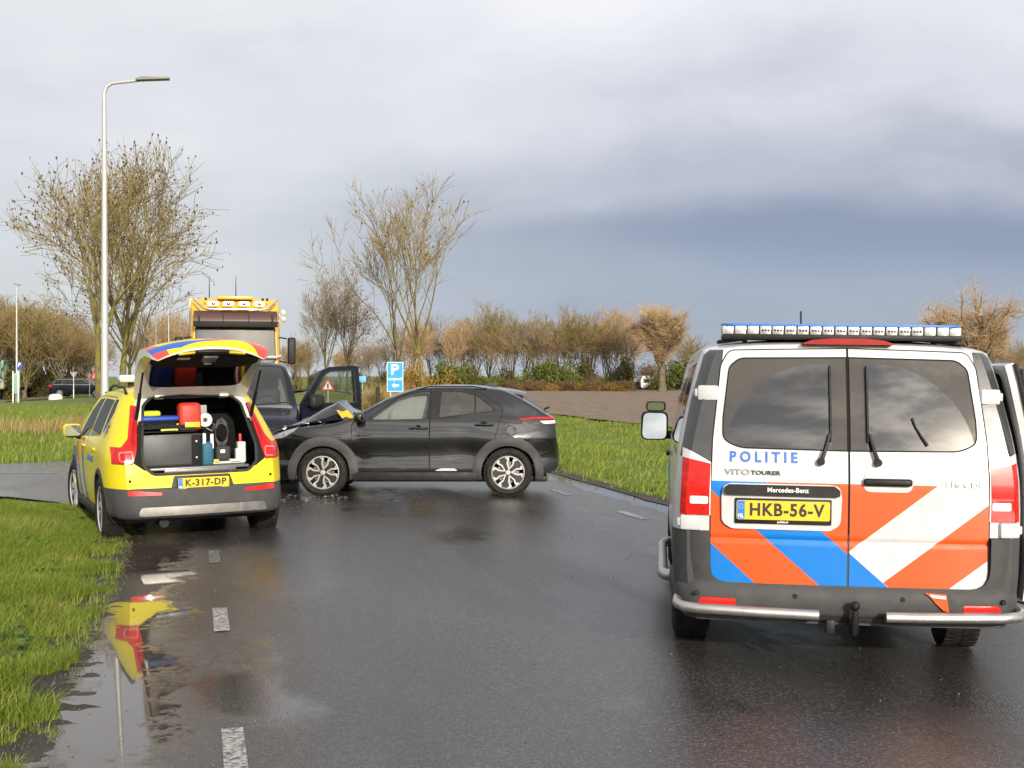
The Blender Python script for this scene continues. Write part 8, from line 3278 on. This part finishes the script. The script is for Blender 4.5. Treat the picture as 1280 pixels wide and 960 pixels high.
# ------------------------------------------------------------------ far vehicles
def simple_car(name, label, loc, rotz, L_, W_, H_, paint, wagon=True):
    """Small distant car with body, glass band, lamps, wheels. Local y forward, centre at origin."""
    root = thing(name, label, 'car', loc, rotz)
    h = L_ / 2
    sh = Shell()
    w2 = W_ / 2
    WT = [(0.2, w2 - 0.06), (0.45, w2), (0.8, w2), (0.95, w2 - 0.03), (1.2, w2 - 0.13), (1.42, w2 - 0.24)]
    TT = [(-h, 0.62), (-h + 0.03, 0.86), (-h + 0.10, 1.0), (-h + 0.42, 1.40), (-h + 0.8, 1.49), (0.0, 1.52), (0.45, 1.47), (1.25, 1.0), (h - 0.35, 0.88), (h - 0.08, 0.76), (h, 0.6)]
    FT = [(-h, 0.22), (-h + 0.12, 0.10), (-h + 0.4, 0.02), (0, 0), (h - 0.7, 0.03), (h - 0.2, 0.14), (h, 0.36)]

    def section(y):
        T = interp(TT, y) * H_ / 1.52
        return section_rows(lambda z: interp(WT, z) - interp(FT, y), 0.24, min(1.40, T - 0.06), T, 0, 14, 5, 2.5)
    rows = loft_body(sh, [-h, -h + 0.03, -h + 0.08, -h + 0.15] + list(np.linspace(-h + 0.25, h - 0.3, 30)) + [h - 0.2, h - 0.12, h - 0.05, h], section)
    cap_rows(sh, rows[0], 8, -0.02)
    cap_rows(sh, rows[-1], 8, 0.03)
    flip_out(sh)
    sd = lambda s: (lambda c, n: c.x * s > 0.2 and abs(n.x) > 0.3)
    for s in (-1, 1):
        for y in (-h + 0.95, h - 0.92):
            sh.cut(circle_poly(y, 0.32, 0.36, 18), 'x', sd(s), part='cut')
        band = rpoly([(-h + 0.34, 1.0), (-h + 0.62, 1.37), (0.30, 1.40), (1.12, 0.98)], 0.05)
        sh.cut(offset_poly(band, 0.02), 'x', sd(s), mat=1)
        sh.cut(band, 'x', sd(s), mat=0)
        for k, (a, b) in enumerate(((-h + 0.34, -h + 0.98), (-h + 1.05, -0.42), (-0.34, 1.12))):
            w = [(a, 0.9), (b, 0.9), (b, 1.5), (a, 1.5)]
            bb = [(max(a, p[0]) if p[0] < b else min(b, p[0]), p[1]) for p in band]
            q = {0: [(-h + 0.36, 1.02), (-h + 0.62, 1.34), (-h + 0.98, 1.36), (-h + 0.98, 1.01)], 1: [(-h + 1.05, 1.01), (-h + 1.05, 1.36), (-0.42, 1.37), (-0.42, 1.0)], 2: [(-0.34, 1.0), (-0.34, 1.37), (0.28, 1.37), (1.04, 1.0)]}[k]
            sh.cut(rpoly(q, 0.03, 2), 'x', sd(s), part='win_%d_%d' % (k, s))
        sh.cut([(-h - 0.1, 0.80), (-h + 0.36, 0.80), (-h + 0.30, 0.98), (-h - 0.1, 1.0)], 'x', lambda c, n: c.x * s > 0.45 and c.y < -h + 0.5, part='lamp_%d' % s)
    sh.drop('cut')
    sh.take('body', 'body', [paint, M_CHROME], root)
    for s in (-1, 1):
        for k in range(3):
            if 'win_%d_%d' % (k, s) in sh.names:
                sh.take('win_%d_%d' % (k, s), 'side_window', [M_G_SIDE], root)
        sh.take('lamp_%d' % s, 'tail_light', [M_RED_LENS], root, push=0.006)
        for y in (-h + 0.95, h - 0.92):
            wheel(root, s * (w2 - 0.12), y, 0.32, 0.32, 0.21, 'five_double', 0.225, s)
            arch_liner(root, s * (w2 - 0.03), y, 0.32, 0.36, 0.4)
    sh.bm.free()
    return root


Y_ = 102.5
g = at(96, 470, Y_)
simple_car('estate_car', 'dark estate car driving past the copse', (g.x + 0.35, Y_, gzf(g.x, Y_) + 0.02), R(-90), 4.75, 1.82, 1.50, M_NAVY)


def trailer(label, px0, px1, y, top_py, cloth):
    a, b = at(px0, 470, y), at(px1, 470, y)
    z0 = gzf(a.x, y)
    L_ = b.x - a.x
    root = thing('truck_trailer', label, 'trailer', ((a.x + b.x) / 2, y, z0))
    top = CAM_H + (470 - top_py) / F_PX * y - z0
    bm = bmesh.new()
    add_box(bm, (0, 1.25, (top + 1.15) / 2), (L_, 2.5, top - 1.15), bevel=0.05)
    obj_from_bm('tarpaulin', bm, cloth, root)
    n = max(2, int(L_ / 0.7))
    for k in range(n + 1):
        bm = bmesh.new()
        add_box(bm, (-L_ / 2 + 0.04 + (L_ - 0.08) * k / n, -0.012, (top + 1.15) / 2), (0.05, 0.02, top - 1.25), bevel=0.004)
        obj_from_bm('strap', bm, M_GREY_PLASTIC, root)
    bm = bmesh.new()
    add_box(bm, (0, 1.25, 1.02), (L_, 2.45, 0.22))
    ch = obj_from_bm('chassis', bm, M_DARK_PLASTIC, root)
    bm = bmesh.new()
    add_box(bm, (0, -0.02, 1.10), (L_ * 0.98, 0.03, 0.09))
    obj_from_bm('reflective_strip', bm, pmat('reflective_amber', (0.70, 0.30, 0.02), 0.4), ch)
    for k in range(3):
        x = L_ / 2 - 0.9 - 1.25 * k
        if x > -L_ / 2 + 0.5:
            for yy, s in ((0.18, -1), (2.3, 1)):
                w = wheel(root, x, yy, 0.5, 0.50, 0.30, 'truck', 0.30, s)
                w.rotation_euler = (0.3, 0, R(-90) if s < 0 else R(90))
    return root


M_TARP_W = pmat('white_tarpaulin', (0.60, 0.58, 0.55), 0.6, vary=0.08, vscale=1.5, dirt=0.3, dscale=1.2)
M_TARP_G = pmat('pale_green_tarpaulin', (0.30, 0.44, 0.36), 0.6, vary=0.08, vscale=1.5, dirt=0.3, dscale=1.2)
trailer('off white trailer parked among the trees behind the slim lamp post', 9, 40, 127, 453, M_TARP_W)
trailer('pale green trailer parked at the edge of the copse', -40, 5.5, 121, 450, M_TARP_G)

# shed and caravan at the far field edge
Y_ = 152
g = at(789, 470, Y_)
sh_ = thing('garden_shed', 'low shed with grey roof under the far trees', 'shed', (g.x, Y_, gzf(g.x, Y_)))
bm = bmesh.new()
add_box(bm, (0, 1, 0.55), (2.6, 2.0, 1.1))
obj_from_bm('wall', bm, pmat('shed_wood', (0.16, 0.14, 0.11), 0.8, vary=0.2, vscale=6), sh_, smooth=False)
bm = bmesh.new()
add_prism(bm, [(-0.25, 1.05), (1.0, 1.75), (2.25, 1.05), (2.25, 0.98), (-0.25, 0.98)], -1.5, 1.5, 'x')
obj_from_bm('roof', bm, pmat('grey_roof', (0.30, 0.31, 0.31), 0.6, vary=0.15, vscale=5), sh_, smooth=False)
bm = bmesh.new()
add_box(bm, (0.4, -0.02, 0.5), (0.7, 0.04, 0.9), bevel=0.01)
obj_from_bm('door', bm, pmat('shed_door', (0.10, 0.09, 0.07), 0.8), sh_)
g = at(810, 470, 150)
cv = thing('caravan', 'small white caravan beside the garden shed', 'caravan', (g.x, 150, gzf(g.x, 150)))
bm = bmesh.new()
add_prism(bm, rpoly([(-0.8, 0.35), (0.8, 0.35), (0.85, 1.2), (0.55, 1.75), (-0.6, 1.75), (-0.85, 1.2)], 0.15), 0, 1.6, 'y')
obj_from_bm('body', bm, pmat('caravan_white', (0.72, 0.72, 0.70), 0.4, dirt=0.2), cv)
bm = bmesh.new()
add_prism(bm, rpoly([(-0.5, 0.95), (0.15, 0.95), (0.15, 1.4), (-0.5, 1.4)], 0.06), -0.01, -0.02, 'y')
obj_from_bm('window', bm, M_G_DARK, cv)
wheel(cv, 0.1, 0.1, 0.28, 0.28, 0.2, 'steel', 0.18, -1).rotation_euler = (0, 0, R(-90))

# pebbles and scraps on the wet road
M_BIT = pmat('road_grit', (0.16, 0.15, 0.13), 0.7, vary=0.3)
verts, faces = [], []
pts = []
for k in range(260):
    u, v = TR.uniform(-0.7, 5.6), TR.uniform(-0.5, 13) ** 1.0
    x, y = xy_of(u, v)
    pts.append((x, y, 0.02 - 0.025 * abs(u - 2.5) + 0.004))
for k in range(160):
    x, y = at(TR.gauss(390, 30), 470, 16.9).x, TR.uniform(16.0, 17.5)
    pts.append((x, y, 0.0))
for k in range(3800):
    u, v = -1.06 + TR.gauss(0, 0.13), -1.0 + 11.5 * TR.random() ** 1.3
    x, y = xy_of(u, v)
    pts.append((x, y, gzf(x, y) + 0.004))
v, f = blobs(pts, 0.0036, np.random.default_rng(2))
me = mesh_numpy('road_grit', v, f, M_BIT)
tag(link(bpy.data.objects.new('road_grit', me)), 'small stones and broken bits scattered on the wet road', 'grit', kind='stuff')

# broken plastic and glass under the crashed nose
sp = []
sf = []
for k in range(70):
    cx, cy = TR.gauss(-3.0, 0.45), TR.gauss(17.35, 0.35)
    if cy > 17.9:
        continue
    s0 = TR.uniform(0.008, 0.035)
    a0 = TR.random() * 6.28
    zb0 = gzf(cx, cy) + 0.006
    b0 = len(sp)
    for q in range(3):
        a1 = a0 + q * 2.1 + TR.uniform(-0.4, 0.4)
        sp.append((cx + s0 * math.cos(a1), cy + s0 * math.sin(a1), zb0 + TR.uniform(0, s0 * 0.7)))
    sp.append((cx, cy, zb0 + s0 * 0.6))
    sf += [(b0, b0 + 1, b0 + 2), (b0, b0 + 1, b0 + 3), (b0 + 1, b0 + 2, b0 + 3), (b0 + 2, b0, b0 + 3)]
tag(obj_from_data('crash_debris', sp, sf, pmat('debris_mixed', (0.20, 0.20, 0.20), 0.25, vary=0.9, vscale=2.5), smooth=False), 'shards of plastic and glass on the road under the crashed car nose', 'debris', kind='stuff')
